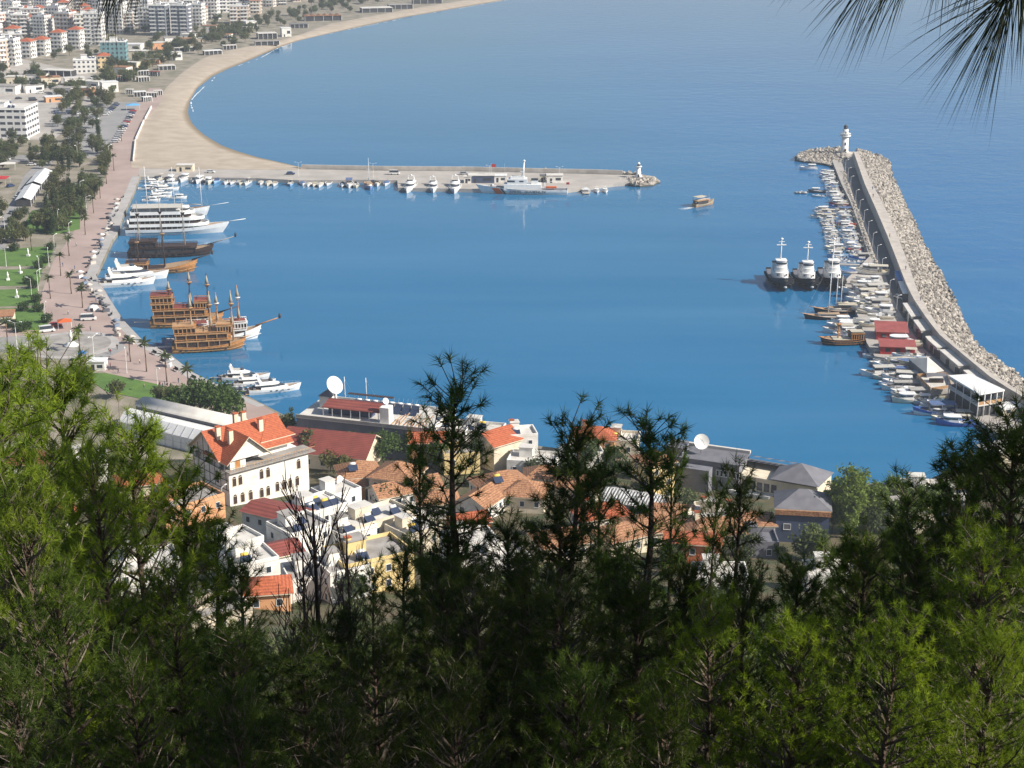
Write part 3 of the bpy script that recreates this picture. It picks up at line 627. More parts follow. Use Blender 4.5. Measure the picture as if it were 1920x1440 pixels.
    b = t.part('bowsprit'); b.tube((L*.42, 0, fbow*.95), (L*.48+bowsprit, 0, fbow+bowsprit*.32), .28, .13, mk, 7)
    if bowsprit > 5: fg = t.part('figurehead', t.last); fg.lathe([(.1, -.5), (.45, .1), (.4, .9), (.15, 1.4)], 'dark', (L*.48+bowsprit, 0, fbow+bowsprit*.32), 7)
    g = t.part('gangway'); g.obox((-L*.5-2.5, 0), (1, 0), 5.5, 1.1, 1.6, 1.75, 'roof_pale')
    return t
def tugboat(L=24, B=8.2):
    t = Thing('tugboat'); h = t.part('hull'); hull(h, L, B, 2.9, 5.4, 'hull_black', 'hull_black', draft=.8, deck='roof_grey', inset=.6, n=14, full=.55, stern=.85, p=2.2, aft=.5)
    for i in range(9):
        for s_ in (-1, 1):
            x = L*(-.42+.1*i); w = B/2*bshape(.5+x/L, .55, .85, 2.2)
            f = t.part('fender'); f.lathe([(.35, -.25), (.6, -.2), (.6, .2), (.35, .25)], 'rubber', (x, s_*(w+.1), 2.1), 8)
    f = t.part('bow_fender'); f.tube((L*.5, -.9, 4.2), (L*.5, .9, 4.2), .45, .45, 'rubber', 8); f.lathe([(.5, -.3), (.7, 0), (.5, .3)], 'metal', (L*.505, 0, 2.0), 8)
    c = t.part('deckhouse'); c.prism(deckplan(L, B*.66, -L*.2, L*.17, .3), 1.9, 5.2, 'white'); d = t.part('upper_house'); d.prism(deckplan(L, B*.52, -L*.12, L*.13, .2), 5.2, 7.0, 'white')
    w = t.part('wheelhouse'); i = t.last; w.prism(deckplan(L, B*.44, -L*.05, L*.11, .2), 7.0, 9.2, 'white'); g = t.part('window', i); g.prism(deckplan(L, B*.455, -L*.04, L*.113, .2), 8.0, 8.7, 'glass'); r = t.part('roof', i); r.prism(deckplan(L, B*.48, -L*.06, L*.12, .2), 9.2, 9.4, 'white')
    for x in (-1.6, 1.6): g.box(L*.165, L*.173, x-.3, x+.3, 4.2, 4.8, 'glass')
    m = t.part('mast'); i = t.last; m.tube((-.5, 0, 9.4), (-.5, 0, 16.5), .28, .16, 'white', 6); a = t.part('radar', i); a.box(-.8, -.2, -1.7, 1.7, 14.4, 14.7, 'white'); a.box(-.7, -.3, -1.1, 1.1, 15.6, 15.8, 'white'); a.lathe([(.3, 0), (.7, .3), (.3, .7)], 'white', (-.5, 0, 16.4), 8)
    for s_ in (-1, 1): p_ = t.part('funnel'); p_.box(-L*.14, -L*.07, s_*2.2-.5, s_*2.2+.5, 5.2, 8.0, 'white'); p_.box(-L*.14-.01, -L*.07+.01, s_*2.2-.51, s_*2.2+.51, 7.7, 8.1, 'dark')
    q = t.part('railing')
    for s_ in (-1, 1): q.box(-L*.12, L*.14, s_*B*.3-.03, s_*B*.3+.03, 6.0, 6.1, 'white')
    k = t.part('winch'); k.tube((-L*.28, -1.3, 2.4), (-L*.28, 1.3, 2.4), .8, .8, 'orange', 10); k.box(-L*.32, -L*.24, -1.6, 1.6, 1.6, 2.0, 'dark')
    bw = t.part('bow_winch'); bw.tube((L*.3, -1, 4.0), (L*.3, 1, 4.0), .5, .5, 'metal', 8)
    return t
# 5x7 stroke lettering as little boxes
FONT = {'S': ['01111', '10000', '01110', '00001', '11110'], 'A': ['01110', '10001', '11111', '10001', '10001'], 'H': ['10001', '10001', '11111', '10001', '10001'], 'I': ['111', '010', '010', '010', '111'], 'L': ['10000', '10000', '10000', '10000', '11111'], 'G': ['01111', '10000', '10011', '10001', '01111'], 'U': ['10001', '10001', '10001', '10001', '01110'], 'V': ['10001', '10001', '10001', '01010', '00100'], 'E': ['11111', '10000', '11110', '10000', '11111'], 'N': ['10001', '11001', '10101', '10011', '10001'], 'K': ['10010', '10100', '11000', '10100', '10010'], ' ': ['000'], 'D': ['11110', '10001', '10001', '10001', '11110'], 'P': ['11110', '10001', '11110', '10000', '10000'], 'R': ['11110', '10001', '11110', '10010', '10001'], 'C': ['01111', '10000', '10000', '10000', '01111']}
def letters(m, text, x, y, z, h, k, facing=-1, dep=.04):
    u = h/5; cx = x
    for ch in text:
        g = FONT[ch]
        for r, row in enumerate(g):
            for c_, v in enumerate(row):
                if v == '1': X = cx+c_*u; m.box(X, X+u*1.02, min(y, y+facing*dep), max(y, y+facing*dep), z+(4-r)*u, z+(5-r)*u, k)
        cx += (len(g[0])+1)*u
def coastguard():
    """bow points along -x so that the lettering on the harbour side reads left to right"""
    L, B = 42, 7.6; t = Thing('patrol_ship'); h = t.part('hull'); mb = MB(); hull(mb, L, B, 2.3, 4.0, 'white', 'white', draft=.7, deck='roof_grey', inset=.4, n=18, full=.4, stern=.85, p=1.9, rake=.12, aft=0)
    h.v = [(-x, -y, z) for x, y, z in mb.v]; h.f = mb.f; h.m = mb.m; h.mats = mb.mats; h.smooth = mb.smooth
    s_ = t.part('hull_stripe')
    def wy(x, z): return -(B/2*bshape(.5-x/L, .4, .85, 1.9))*(.82+.16*min(1, z/2.2))-.06
    for (dx, w, k) in ((0, 3.4, 'orange'), (3.9, .8, 'hull_black')):
        for j in range(8):
            z0, z1 = .1+.33*j, .1+.33*(j+1)
            for q in range(4):
                xa = -11.5+dx-z0*.8+w*q/4; xb = xa+w/4; xc = xb-.33*.8; xd = xa-.33*.8
                s_.add([(xa, wy(xa, z0), z0), (xb, wy(xb, z0), z0), (xc, wy(xc, z1), z1), (xd, wy(xd, z1), z1)], [(0, 1, 2, 3)], k)
    n = t.part('lettering'); letters(n, 'SAHIL GUVENLIK', -5.4, -B/2*.985-.02, .75, 1.1, 'dark')
    n2 = MB(); 
    c = t.part('deckhouse'); c.box(-8, 9, -2.9, 2.9, 1.9, 4.6, 'white'); d = t.part('bridge'); i = t.last; d.box(-6.5, 2.5, -2.6, 2.6, 4.6, 7.0, 'white'); d.box(-5, 1.5, -2, 2, 7, 7.8, 'white'); w = t.part('window', i); w.box(-6.56, -3, -2.65, 2.65, 5.6, 6.4, 'glass'); w.box(-1, 1, -2.64, 2.64, 5.7, 6.3, 'glass')
    m = t.part('mast'); j = t.last; m.tube((.5, 0, 7.8), (1.2, 0, 15), .7, .25, 'white', 6); r = t.part('radar', j); r.box(.6, 1.1, -1.6, 1.6, 11.5, 11.8, 'white'); r.lathe([(.5, 0), (.7, .4), (.3, .9)], 'white', (1.1, 0, 14.6), 8); r.box(-.6, .4, -.9, .9, 10, 10.3, 'white')
    a = t.part('antenna'); a.tube((-7.5, -1, 4.6), (-7.7, -1, 14), .09, .05, 'white', 4); fn = t.part('funnel'); fn.box(4.5, 7.5, -1.5, 1.5, 4.6, 6.4, 'white'); fn.box(4.4, 7.6, -1.6, 1.6, 6.4, 6.8, 'dark')
    g = t.part('deck_gun'); g.lathe([(.9, 2.9), (.8, 3.9), (.3, 4.3)], 'metal', (-13.5, 0, 0), 10); g.tube((-14, 0, 3.7), (-16.6, 0, 4.1), .12, .09, 'metal', 5)
    q = t.part('dinghy'); q.prism([(12, -1), (16, -1), (16, 1), (12, 1), (11, 0)][::-1], 2.6, 3.3, 'orange'); k = t.part('crane'); k.tube((10.6, 1, 2), (10.6, 1, 5), .2, .2, 'white', 6); k.tube((10.6, 1, 5), (14.5, 0, 5.8), .15, .1, 'white', 6)
    rl = t.part('railing'); [rl.box(x, x+.07, -3.5, -3.43, 1.9, 3.1, 'metal') for x in range(8, 20)]; rl.box(8, 19.5, -3.5, -3.43, 3.0, 3.1, 'metal')
    fl = t.part('flag'); fl.tube((19.8, 0, 2), (20.6, 0, 5.5), .06, .05, 'white', 4); fl.box(20.4, 21.9, -.02, .02, 4.3, 5.3, 'red')
    return t
def dhow():
    """the excursion boat under way"""
    t = Thing('excursion_boat'); h = t.part('hull'); hull(h, 15, 4.6, 1.3, 2.9, 'sail', 'wood_light', draft=.5, deck='teak', inset=.2, n=14, full=.5, p=2, aft=.5); c = t.part('cabin'); c.box(-6.5, 1.5, -1.8, 1.8, 1.2, 3.2, 'dark'); w = t.part('upper_deck'); w.box(-7, 2.5, -2.1, 2.1, 3.2, 3.4, 'wood_light')
    r = t.part('railing'); [r.box(-7, 2.5, y-.05, y+.05, 4.0, 4.15, 'white') for y in (-2.1, 2.1)]; a = t.part('awning'); a.box(-6.8, 0, -2, 2, 5.3, 5.4, 'canvas'); [a.tube((x, y, 3.4), (x, y, 5.3), .05, .05, 'dark', 4) for x in (-6.6, -.2) for y in (-1.9, 1.9)]
    m = t.part('mast'); m.tube((3.5, 0, 2), (3.5, 0, 6.5), .1, .06, 'wood_light', 5); l = t.part('life_ring'); l.lathe([(.35, -.1), (.5, 0), (.35, .1)], 'white', (-7.1, -1, 2.5), 8)
    return t
H = rad
rs = random.Random(11)
TB = [open_boat(), open_boat(cover=True), open_boat(L=6.2, canopy=True), cabin_boat(), cabin_boat(L=6.6, aft=True), fishing_boat(), rib_boat(), open_boat(L=4.8, console=False, name='rowing_boat')]
BD = ['open motorboat with a small console', 'motorboat under a fitted cover', 'motorboat with a sun canopy', 'cabin cruiser with forward cabin', 'boat with an aft cabin', 'fishing boat with wheelhouse and awning', 'grey inflatable boat with outboard', 'bare open rowing boat']
HC_ = [('white', (.85, .85, .85)), ('cream', (.78, .72, .58)), ('white', (.88, .88, .9)), ('pale blue', (.35, .55, .8)), ('blue', (.06, .16, .5)), ('dark', (.05, .05, .07)), ('red', (.5, .05, .04))]
def small_boat(px, py, head, k=None, c=None, sc=1.0, z=0.0, group='', where='', key='y'):
    k = rs.choices(range(8), (5, 4, 5, 4, 4, 3, 1, 2))[0] if k is None else k
    ci = rs.choices(range(7), (8, 3, 6, 1, 1, 1, .5))[0] if c is None else c
    cn, cc = HC_[ci]; p = P(px, py, z)
    cv = rs.choice([(.8, .8, .8), (.75, .72, .66), (.15, .25, .55), (.6, .6, .62), (.85, .82, .75)])
    d = BD[k] if k == 6 else cn+' '+BD[k]
    r = place(TB[k], (p.x, p.y, z+(.25 if z > 1 else 0)), head, sc, d, 'boat', group, where, key, color=cc if k != 6 else (.35, .36, .38), colparts={'cover': cv, 'seat': cv, 'canopy': cv, 'awning': cv, 'bow_cushion': cv})
    return r
# --- along the jetty, bows towards the harbour ---------------------
JG = 'small boats moored along the jetty'
for px, py in ((301, 338), (322, 339), (345, 339), (362, 341), (376, 341), (392, 343), (405, 342), (425, 344), (436, 344), (450, 345), (464, 345), (488, 345), (503, 346), (515, 347), (545, 347), (568, 346), (578, 348), (589, 348), (601, 349), (616, 346), (641, 349), (655, 349), (667, 350), (724, 346)):
    small_boat(px+rs.uniform(-1, 1), py, H(-90)+rs.uniform(-.15, .15), sc=rs.uniform(1.25, 1.6), group=JG, where='moored along the jetty', key='x')
p = P(692, 352); place(sailing_boat(L=14, B=4.2, masts=((.02, 14),), bowsprit=0, hullk='paint'), (p.x, p.y, 0), H(-80), 1, 'blue sailing boat with one mast moored at the middle of the jetty', 'sailing boat', color=(.25, .35, .6))
p = P(707, 346); small_boat(707, 347, H(-85), 5, 1, 1.1, group=JG, where='beside the blue sailing boat on the jetty')
MY = motor_yacht(13.5, 4.4); MY2 = motor_yacht(12, 4.2, fly=False)
for i, (px, py, d) in enumerate(((768, 356, 'white motor yacht with tall flybridge, nearest the sailing boat on the jetty'), (812, 356, 'white motor yacht moored at the middle of three on the jetty'), (853, 357, 'white motor yacht moored just left of the grey patrol ship'))):
    p = P(px, py); place(MY, (p.x, p.y, 0), H(-90+(-6, 3, 0)[i]), (1.3, 1.2, 1.35)[i], d, 'yacht', 'motor yachts on the jetty', color=(.8, .8, .78))
p = P(978, 362); ws = coastguard(); place(ws, (p.x, p.y-.5, 0), H(-3), 1, 'white patrol ship with orange hull stripe and lettering beside the jetty', 'ship')
p = P(1020, 352); 
p = P(1098, 360); place(motor_yacht(10, 4.2, fly=False, name='patrol_boat'), (p.x, p.y, 0), H(90), 1, 'square-sterned white patrol boat right of the long patrol ship', 'boat', color=(.5, .5, .55))
for px in (1119, 1135): p = P(px, 360); place(MY2, (p.x, p.y, 0), H(-88), .62, 'small white motor launch near the rocks at the jetty tip', 'boat', 'launches at the jetty tip', key='x', color=(.8, .8, .8))
# --- excursion boat under way --------------------------------------
p = P(1320, 385); place(dhow(), (p.x, p.y, 0), H(38), .82, 'wooden excursion boat under way in the middle of the harbour mouth', 'boat', color=(.8, .75, .65))
# --- the left quay -------------------------------------------------
def atq(t, px, py, head, desc, cat, sc=1, group=None, color=None, colparts=None, where='', key='y'):
    p = P(px, py); return place(t, (p.x, p.y, 0), H(head), sc, desc, cat, group, where, key, color=color, colparts=colparts)
for i, (px, py, L_) in enumerate(((290, 343, .7), (296, 350, .75), (312, 357, .9), (305, 364, .75), (300, 371, .8))):
    atq(MY2 if i % 2 else MY, px, py, 4+i, 'white motor yacht behind the three-masted white ship', 'yacht', L_, 'yachts at the top of the quay', color=(.8, .8, .8))
for px, py in ((318, 346), (276, 356), (334, 373), (284, 378)): small_boat(px, py, H(5), 3, 0, 1.1, group='yachts at the top of the quay', where='at the head of the quay')
atq(sailing_boat(L=34, B=7.5, masts=((-.28, 21.5), (.06, 21), (.40, 21)), hullk='white', bowsprit=8, fb=2.4, awning=True, name='sailing_ship'), 320, 404, 4, 'long white sailing ship with three tall white masts behind the excursion ship', 'ship', color=(.62, .64, .66))
atq(liner(), 335, 437, 6, 'huge white excursion ship with four decks, moored stern to the quay', 'ship', color=(.8, .8, .8))
atq(galleon(L=33, B=8.5, hk='wood_dark', trim='wood_dark', stern_decks=1, fore_decks=0, masts=((-.36, 22), (-.10, 23), (.16, 22)), bowsprit=9, mk='roof_concrete', band='dark', roofk='wood_dark', sails=False, mid=2, fbow=4.2), 322, 479, 7, 'dark wooden galleon with three grey masts below the white excursion ship', 'ship', color=(.6, .1, .1))
atq(galleon(L=27, B=7.4, hk='wood', trim='wood_light', stern_decks=1, fore_decks=0, masts=((-.3, 15), (.05, 19)), bowsprit=6, mk='wood_dark', band='wood_dark', roofk='wood_dark', sails=False, mid=1, fbow=4.6), 303, 510, 8, 'orange-brown wooden galleon with black deck behind two white yachts', 'ship')
atq(motor_yacht(23, 5.8), 258, 524, 12, 'large white motor yacht moored against the orange-brown galleon', 'yacht', color=(.8, .8, .8))
atq(motor_yacht(20, 5.4), 240, 535, 15, 'large white motor yacht nearest the quay corner with radar arch', 'yacht', color=(.75, .75, .75))
atq(galleon(L=24, B=8, hk='wood', trim='wood_light', stern_decks=2, fore_decks=1, masts=((-.22, 16), (.06, 19), (.30, 17.5)), bowsprit=5, mk='wood_dark', roofk='tile_red', mid=3, fbow=4), 352, 609, 9, 'tall brown galleon with stacked red-topped decks, farther of two', 'ship')
atq(galleon(L=25, B=6.2, hk='white', trim='white', stern_decks=1, fore_decks=1, masts=((-.05, 16), (.22, 18)), bowsprit=6.5, mk='wood', roofk='tile_red', mid=2, fbow=4.4), 418, 638, 14, 'white galleon with red awnings between the two brown galleons', 'ship')
atq(galleon(L=23, B=7.6, hk='wood', trim='wood_light', stern_decks=1, fore_decks=1, masts=((-.22, 18), (.04, 19), (.33, 19)), bowsprit=1.5, mk='wood_light', roofk='wood_light', mid=3, fbow=3.4), 393, 655, 11, 'golden-brown galleon with carved rails nearest the camera', 'ship')
my3 = motor_yacht(15.5, 4.6)
atq(my3, 462, 712, 6, 'white motor yacht, farther of the three below the galleons', 'yacht', .92, 'white yachts by the lower quay', color=(.8, .8, .8))
atq(my3, 478, 722, 10, 'white motor yacht in the middle of the three below the galleons', 'yacht', .8, 'white yachts by the lower quay', color=(.3, .3, .32))
atq(my3, 516, 734, 17, 'white motor yacht with raked bow, nearest of the three below the galleons', 'yacht', 1.0, 'white yachts by the lower quay', color=(.25, .25, .28))
for px, py in ((425, 708), (447, 726), (458, 733)): small_boat(px, py, H(12), 6, 5, 1, group='dinghies by the lower quay', where='beside the lower quay')
# two masts behind the waterfront building
SB = sailing_boat(L=11, B=3.4, masts=((0, 13.5),), bowsprit=0, hullk='paint', mastk='white')
for px, py in ((650, 794), (690, 796)): atq(SB, px, py, 20, 'sailing boat with white mast behind the solar-panelled waterfront building', 'sailing boat', 1, 'masts behind the waterfront building', (.8, .8, .8), key='x')
# --- the breakwater rows, bows pointing into the harbour ------------
BG = 'small boats along the breakwater'
small_boat(1515, 318, H(178), 4, 0, 1.35, group=BG, where='at the breakwater head')
inner = [(321, 1562), (342, 1566), (373, 1583), (398, 1591), (425, 1602), (450, 1610), (477, 1618), (492, 1634)]
def xin(y):
    for (a, xa), (b, xb) in zip(inner, inner[1:]):
        if y <= b: return xa+(xb-xa)*(y-a)/(b-a)
    return 1634
y = 322.0; row = 0
while y < 490:
    s = S(1580, y); bl = 6.0*s*1.12; x = xin(y)-bl*.5
    nrow = 1 if y < 392 else 2
    if row in (17, 20): nrow = 3
    for k in range(nrow):
        if k == 2 and row % 2 == 0 and y < 450: continue
        small_boat(x-k*bl*1.12+rs.uniform(-1.5, 1.5), y+k*1.0+rs.uniform(-.4, .4), H(176)+rs.uniform(-.12, .12), sc=rs.uniform(.85, 1.2), group=BG, where='by the breakwater rocks')
    y += 3.1*s*math.sin(rad(17.9)+math.atan((y-720)/F))*.98; row += 1
for px in (1535, 1552): small_boat(px, 409, H(182), 5, 1, .9, group=BG, where='sticking out from the row')
# floating pontoon with boats south of it
g = MB(); a = P(1560, 497, 0); b = P(1637, 500, 0); u = b-a; g.obox(((a.x+b.x)/2, (a.y+b.y)/2), (u.x, u.y), u.length, 2.2, -.3, .6, 'metal', 'concrete')
o = bpy.data.objects.new('pontoon', g.mesh('pontoon')); COL.objects.link(o); register(o, 'grey floating pontoon behind the three tugboats', 'pontoon')
for px in (1574, 1592, 1609, 1622): small_boat(px, 493, H(180), 0, 2, .95, group=BG, where='tied to the floating pontoon')
# --- tugs -----------------------------------------------------------
tug = tugboat()
for px, dsc, sc in ((1462, 'black-hulled tugboat with white wheelhouse, leftmost of the three', 1.0), (1512, 'black-hulled tugboat with low mast between two other tugboats', .93), (1560, 'black-hulled tugboat nearest the quay with pale mast', 1.0)):
    p = P(px, 533); place(tug, (p.x, p.y, 0), H(-90), (sc, 1.0, sc), dsc, 'tugboat', 'tugboats moored abreast')
# --- boats by and on the right-hand quay ----------------------------
atq(sailing_boat(L=15, B=4.2, masts=((-.05, 22),), hullk='hull_black', bowsprit=1.5, fb=1.1), 1548, 598, 178, 'black-hulled sailing yacht with very tall white mast near the tugboats', 'sailing boat', 1, color=(.7, .7, .7))
atq(sailing_boat(L=15, B=4.2, masts=((.0, 15),), hullk='hull_black', bowsprit=1.5, fb=1.2, awning=True), 1566, 587, 176, 'black-hulled gulet with cream awning behind the tall-masted yacht', 'sailing boat', 1, color=(.75, .70, .6))
atq(galleon(L=14, B=5.0, hk='hull_black', trim='wood', stern_decks=1, fore_decks=0, masts=((.1, 8),), bowsprit=1, mk='wood', roofk='canvas', mid=1, fbow=2.4, sails=False), 1578, 645, 184, 'squat black boat with cream awning left of the red sheds', 'boat', 1, color=(.8, .78, .7))
for i, (px, py) in enumerate(((1584, 606), (1572, 613), (1590, 617), (1572, 624), (1594, 627), (1585, 632))): small_boat(px, py, H(178), (3, 4, 3, 5, 3, 4)[i], 0, 1.25, group='boats beside the tall-masted yacht', where='by the squat black boat')
QG = 'boats hauled out on the quay'
hal = [(1592, 513), (1617, 512), (1636, 514), (1600, 521), (1622, 524), (1632, 531), (1612, 533), (1600, 541), (1624, 543), (1605, 549), (1634, 551), (1650, 556), (1618, 558), (1609, 565), (1640, 564), (1650, 571), (1622, 573), (1615, 581), (1640, 579), (1655, 578), (1625, 588), (1648, 589), (1660, 588), (1632, 597), (1650, 597), (1622, 604), (1630, 612)]
for px, py in [q for i, q in enumerate(hal) if i % 4 != 3]: small_boat(px, py, H(rs.uniform(168, 190)), rs.choice((0, 1, 3, 4, 4, 5)), rs.choice((0, 0, 1, 2, 1)), rs.uniform(1.15, 1.6), z=1.62, group=QG, where='hauled out above the tugboats')
atq(sailing_boat(L=9, B=2.8, masts=((0, 13),), bowsprit=0, hullk='paint'), 1575, 586, 176, 'small pale sailing boat with white mast behind the cream awning', 'sailing boat', 1, color=(.8, .75, .65))
MG = 'boats in the small basin by the white buildings'
ba = [(1642, 671), (1652, 668), (1655, 678), (1648, 683), (1660, 686), (1668, 690), (1645, 704), (1658, 702), (1672, 704), (1662, 711), (1678, 712), (1688, 714), (1670, 722), (1684, 722), (1697, 723), (1682, 731), (1697, 731), (1708, 731), (1693, 739), (1709, 739), (1700, 746), (1713, 748), (1705, 754), (1722, 753), (1734, 757), (1738, 746), (1742, 766), (1756, 767), (1770, 771), (1752, 777), (1765, 779), (1780, 780), (1768, 788), (1782, 790), (1790, 797), (1798, 784), (1805, 792)]
for i, (px, py) in enumerate(ba): small_boat(px, py, H(rs.uniform(166, 184)), rs.choice((0, 1, 2, 3, 4, 5)), 4 if i in (29, 33, 34) else (1 if i == 23 else rs.choice((0, 0, 2, 1))), rs.uniform(1.0, 1.5), group=MG, where='in the cafe basin')
for px, py, c in ((1672, 655, 0), (1702, 672, 3), (1690, 680, 1), (1705, 683, 1)): small_boat(px, py, H(174), 1 if c != 3 else 2, c, 1.6, z=1.62, group='boats standing below the red sheds', where='beside the red sheds')
small_boat(1690, 650, H(178), 3, 1, 1.7, z=1.62, group='boats standing below the red sheds', where='between the red sheds')
# ================================================================ HARBOUR BUILDINGS, TOWN, TREES, PEOPLE
def at(px, py, z=1.62): p = P(px, py, z); return (p.x, p.y, z)
def single(name, mb, desc, cat, loc=(0, 0, 0), rz=0, group=None, where='', key='x', color=None):
    o = bpy.data.objects.new(name, mb.mesh(name)); COL.objects.link(o); o.location = loc; o.rotation_euler = (0, 0, rz)
    if color: o.color = (*color, 1)
    return register(o, desc, cat, group, where, key)
# --- lighthouses --------------------------------------------------
t = Thing('lighthouse'); m = t.part('base'); m.lathe([(4.2, 0), (4.2, 1.2), (3.6, 1.2), (3.6, 1.6)], 'deck', n=12); m = t.part('tower'); m.lathe([(2.3, 1.6), (2.0, 2.6), (1.75, 9.6)], 'white', n=16)
m.lathe([(1.5, 10.2), (1.45, 13.4)], 'white', n=14); q = t.part('gallery'); q.lathe([(1.7, 9.4), (2.9, 9.9), (2.9, 10.3), (1.4, 10.3)], 'white', n=16)
r = t.part('railing', t.last); [r.tube((2.8*math.cos(i*.524), 2.8*math.sin(i*.524), 10.3), (2.8*math.cos(i*.524), 2.8*math.sin(i*.524), 11.2), .05, .05, 'white', 4) for i in range(12)]; r.lathe([(2.82, 11.2), (2.85, 11.3), (2.75, 11.3)], 'white', n=16)
w = t.part('window'); w.box(-.3, .3, -1.95, -1.6, 5.5, 6.8, 'dark'); w = t.part('window'); w.box(-.25, .25, -1.55, -1.3, 11.2, 12.4, 'dark'); d = t.part('door'); d.box(-.5, .5, -2.4, -2.0, 1.6, 3.6, 'wood_dark')
l = t.part('lantern_room'); l.lathe([(1.0, 13.4), (1.0, 14.6)], 'glass', n=10); d = t.part('dome'); d.lathe([(1.15, 14.6), (.9, 15.1), (.4, 15.5), (.1, 15.9)], 'dark', n=12)
p = P(1583, 286, 2.4); place(t, (p.x, p.y, 1.0), 0, 1.0, 'tall white lighthouse with gallery and dark dome at the breakwater end', 'lighthouse')
t = Thing('lighthouse'); m = t.part('tower'); m.lathe([(1.6, 0), (1.5, 1.4), (1.1, 1.7), (.95, 5.2)], 'white', n=12); q = t.part('gallery'); q.lathe([(1.0, 5.1), (1.6, 5.3), (1.6, 5.6), (.8, 5.6)], 'white', n=12); l = t.part('lantern_room'); l.lathe([(.65, 5.6), (.65, 6.6)], 'glass', n=8); d = t.part('dome'); d.lathe([(.85, 6.6), (.5, 7.2), (.1, 7.6)], 'white', n=10); w = t.part('door'); w.box(-.4, .4, -1.6, -1.3, 0, 1.9, 'dark')
p = P(1197, 333, 1.6); place(t, (p.x, p.y, 1.5), 0, 1.0, 'small white lighthouse on the rocks at the jetty tip', 'lighthouse')
g = MB(); g.lathe([(9, .9), (8.6, 1.7)], 'deck', n=20); p = P(1583, 290, 1); single('lighthouse_terrace', g, 'pale round stone terrace under the tall lighthouse', 'terrace', (p.x, p.y-2, 0))
# --- lamps ---------------------------------------------------------
lamp = Thing('street_lamp'); m = lamp.part('pole'); m.tube((0, 0, 0), (0, 0, 6.5), .09, .06, 'white', 5); m.tube((0, 0, 6.5), (1.4, 0, 6.9), .06, .05, 'white', 4); h = lamp.part('lamp_head'); h.box(1.1, 1.9, -.16, .16, 6.82, 7.0, 'white')
lamp2 = Thing('street_lamp'); m = lamp2.part('pole'); m.tube((0, 0, 0), (0, 0, 9), .11, .07, 'white', 5)
for s_ in (-1, 1): m.tube((0, 0, 8.8), (s_*1.8, 0, 9.3), .06, .05, 'white', 4); h = lamp2.part('lamp_head'); h.box(min(s_*1.5, s_*2.3), max(s_*1.5, s_*2.3), -.16, .16, 9.22, 9.4, 'white')
for i in range(14):
    f = (i+.7)/14; a = wi[int(f*30)]; c_ = Vector((a.x-5.6, a.y, 1.62)); place(lamp, c_, H(20), .85, 'white street lamp on the breakwater road', 'street lamp', 'lamps along the breakwater road', 'by the sea wall', 'y')
for px, py in ((918, 337), (1049, 340), (560, 331), (700, 333)): place(lamp2, at(px, py), 0, .75, 'twin-armed white lamp on the jetty', 'street lamp', 'lamps on the jetty')
for px, py in ((103, 476), (92, 500), (75, 520), (60, 560), (72, 545), (86, 605), (33, 662), (178, 690), (60, 690), (131, 452), (110, 425), (163, 400), (152, 370), (146, 300), (238, 700), (296, 735), (342, 768), (92, 395), (205, 300), (10, 440), (12, 500)): place(lamp2 if px in (33, 178) else lamp, at(px, py), rs.uniform(0, 6), 1.1, 'white street lamp beside the promenade gardens', 'street lamp', 'lamps along the promenade')
# --- quay buildings ------------------------------------------------
def quad_building(name, cor, z, desc, wallk, roofk, zt=.25, cat='building', windows=0, over=.35, z0=1.55, pitch=0):
    """cor: four photo corners of the roof edge at height z"""
    t = Thing(name); q = [P(x, y, z) for x, y in cor]; c = sum(q, Vector())/4; loc = [(p.x-c.x, p.y-c.y) for p in q]
    ins = [(x*(1-over/max(1, math.hypot(x, y))), y*(1-over/max(1, math.hypot(x, y)))) for x, y in loc]
    w = t.part('wall'); w.prism(ins, 0, z-z0-.02, wallk); r = t.part('roof')
    if pitch: a, b, c3, d = loc; ap = (0, 0, z-z0+pitch); r.add([(*p_, z-z0) for p_ in loc]+[ap], [(0, 1, 4), (1, 2, 4), (2, 3, 4), (3, 0, 4)], roofk); r.prism(loc, z-z0-.15, z-z0-.001, roofk)
    else: r.prism(loc, z-z0, z-z0+zt, roofk)
    n = len(ins)
    if windows:
        for i in range(n):
            a = Vector(ins[i]); b = Vector(ins[(i+1) % n]); L_ = (b-a).length; k = int(L_/windows)
            nn = Vector(((b-a).y, -(b-a).x)).normalized()
            if nn.dot((a+b)/2) < 0: nn = -nn
            if nn.y > .3 and nn.x < .5: continue
            for j in range(k):
                f = (j+.5)/k; o_ = a.lerp(b, f)+nn*.02
                ww = t.part('window'); u = (b-a).normalized(); ww.obox((o_.x, o_.y), (u.x, u.y), windows*.5, .12, 1.0, 2.3, 'glass')
    return place(t, (c.x, c.y, z0), 0, 1, desc, cat)
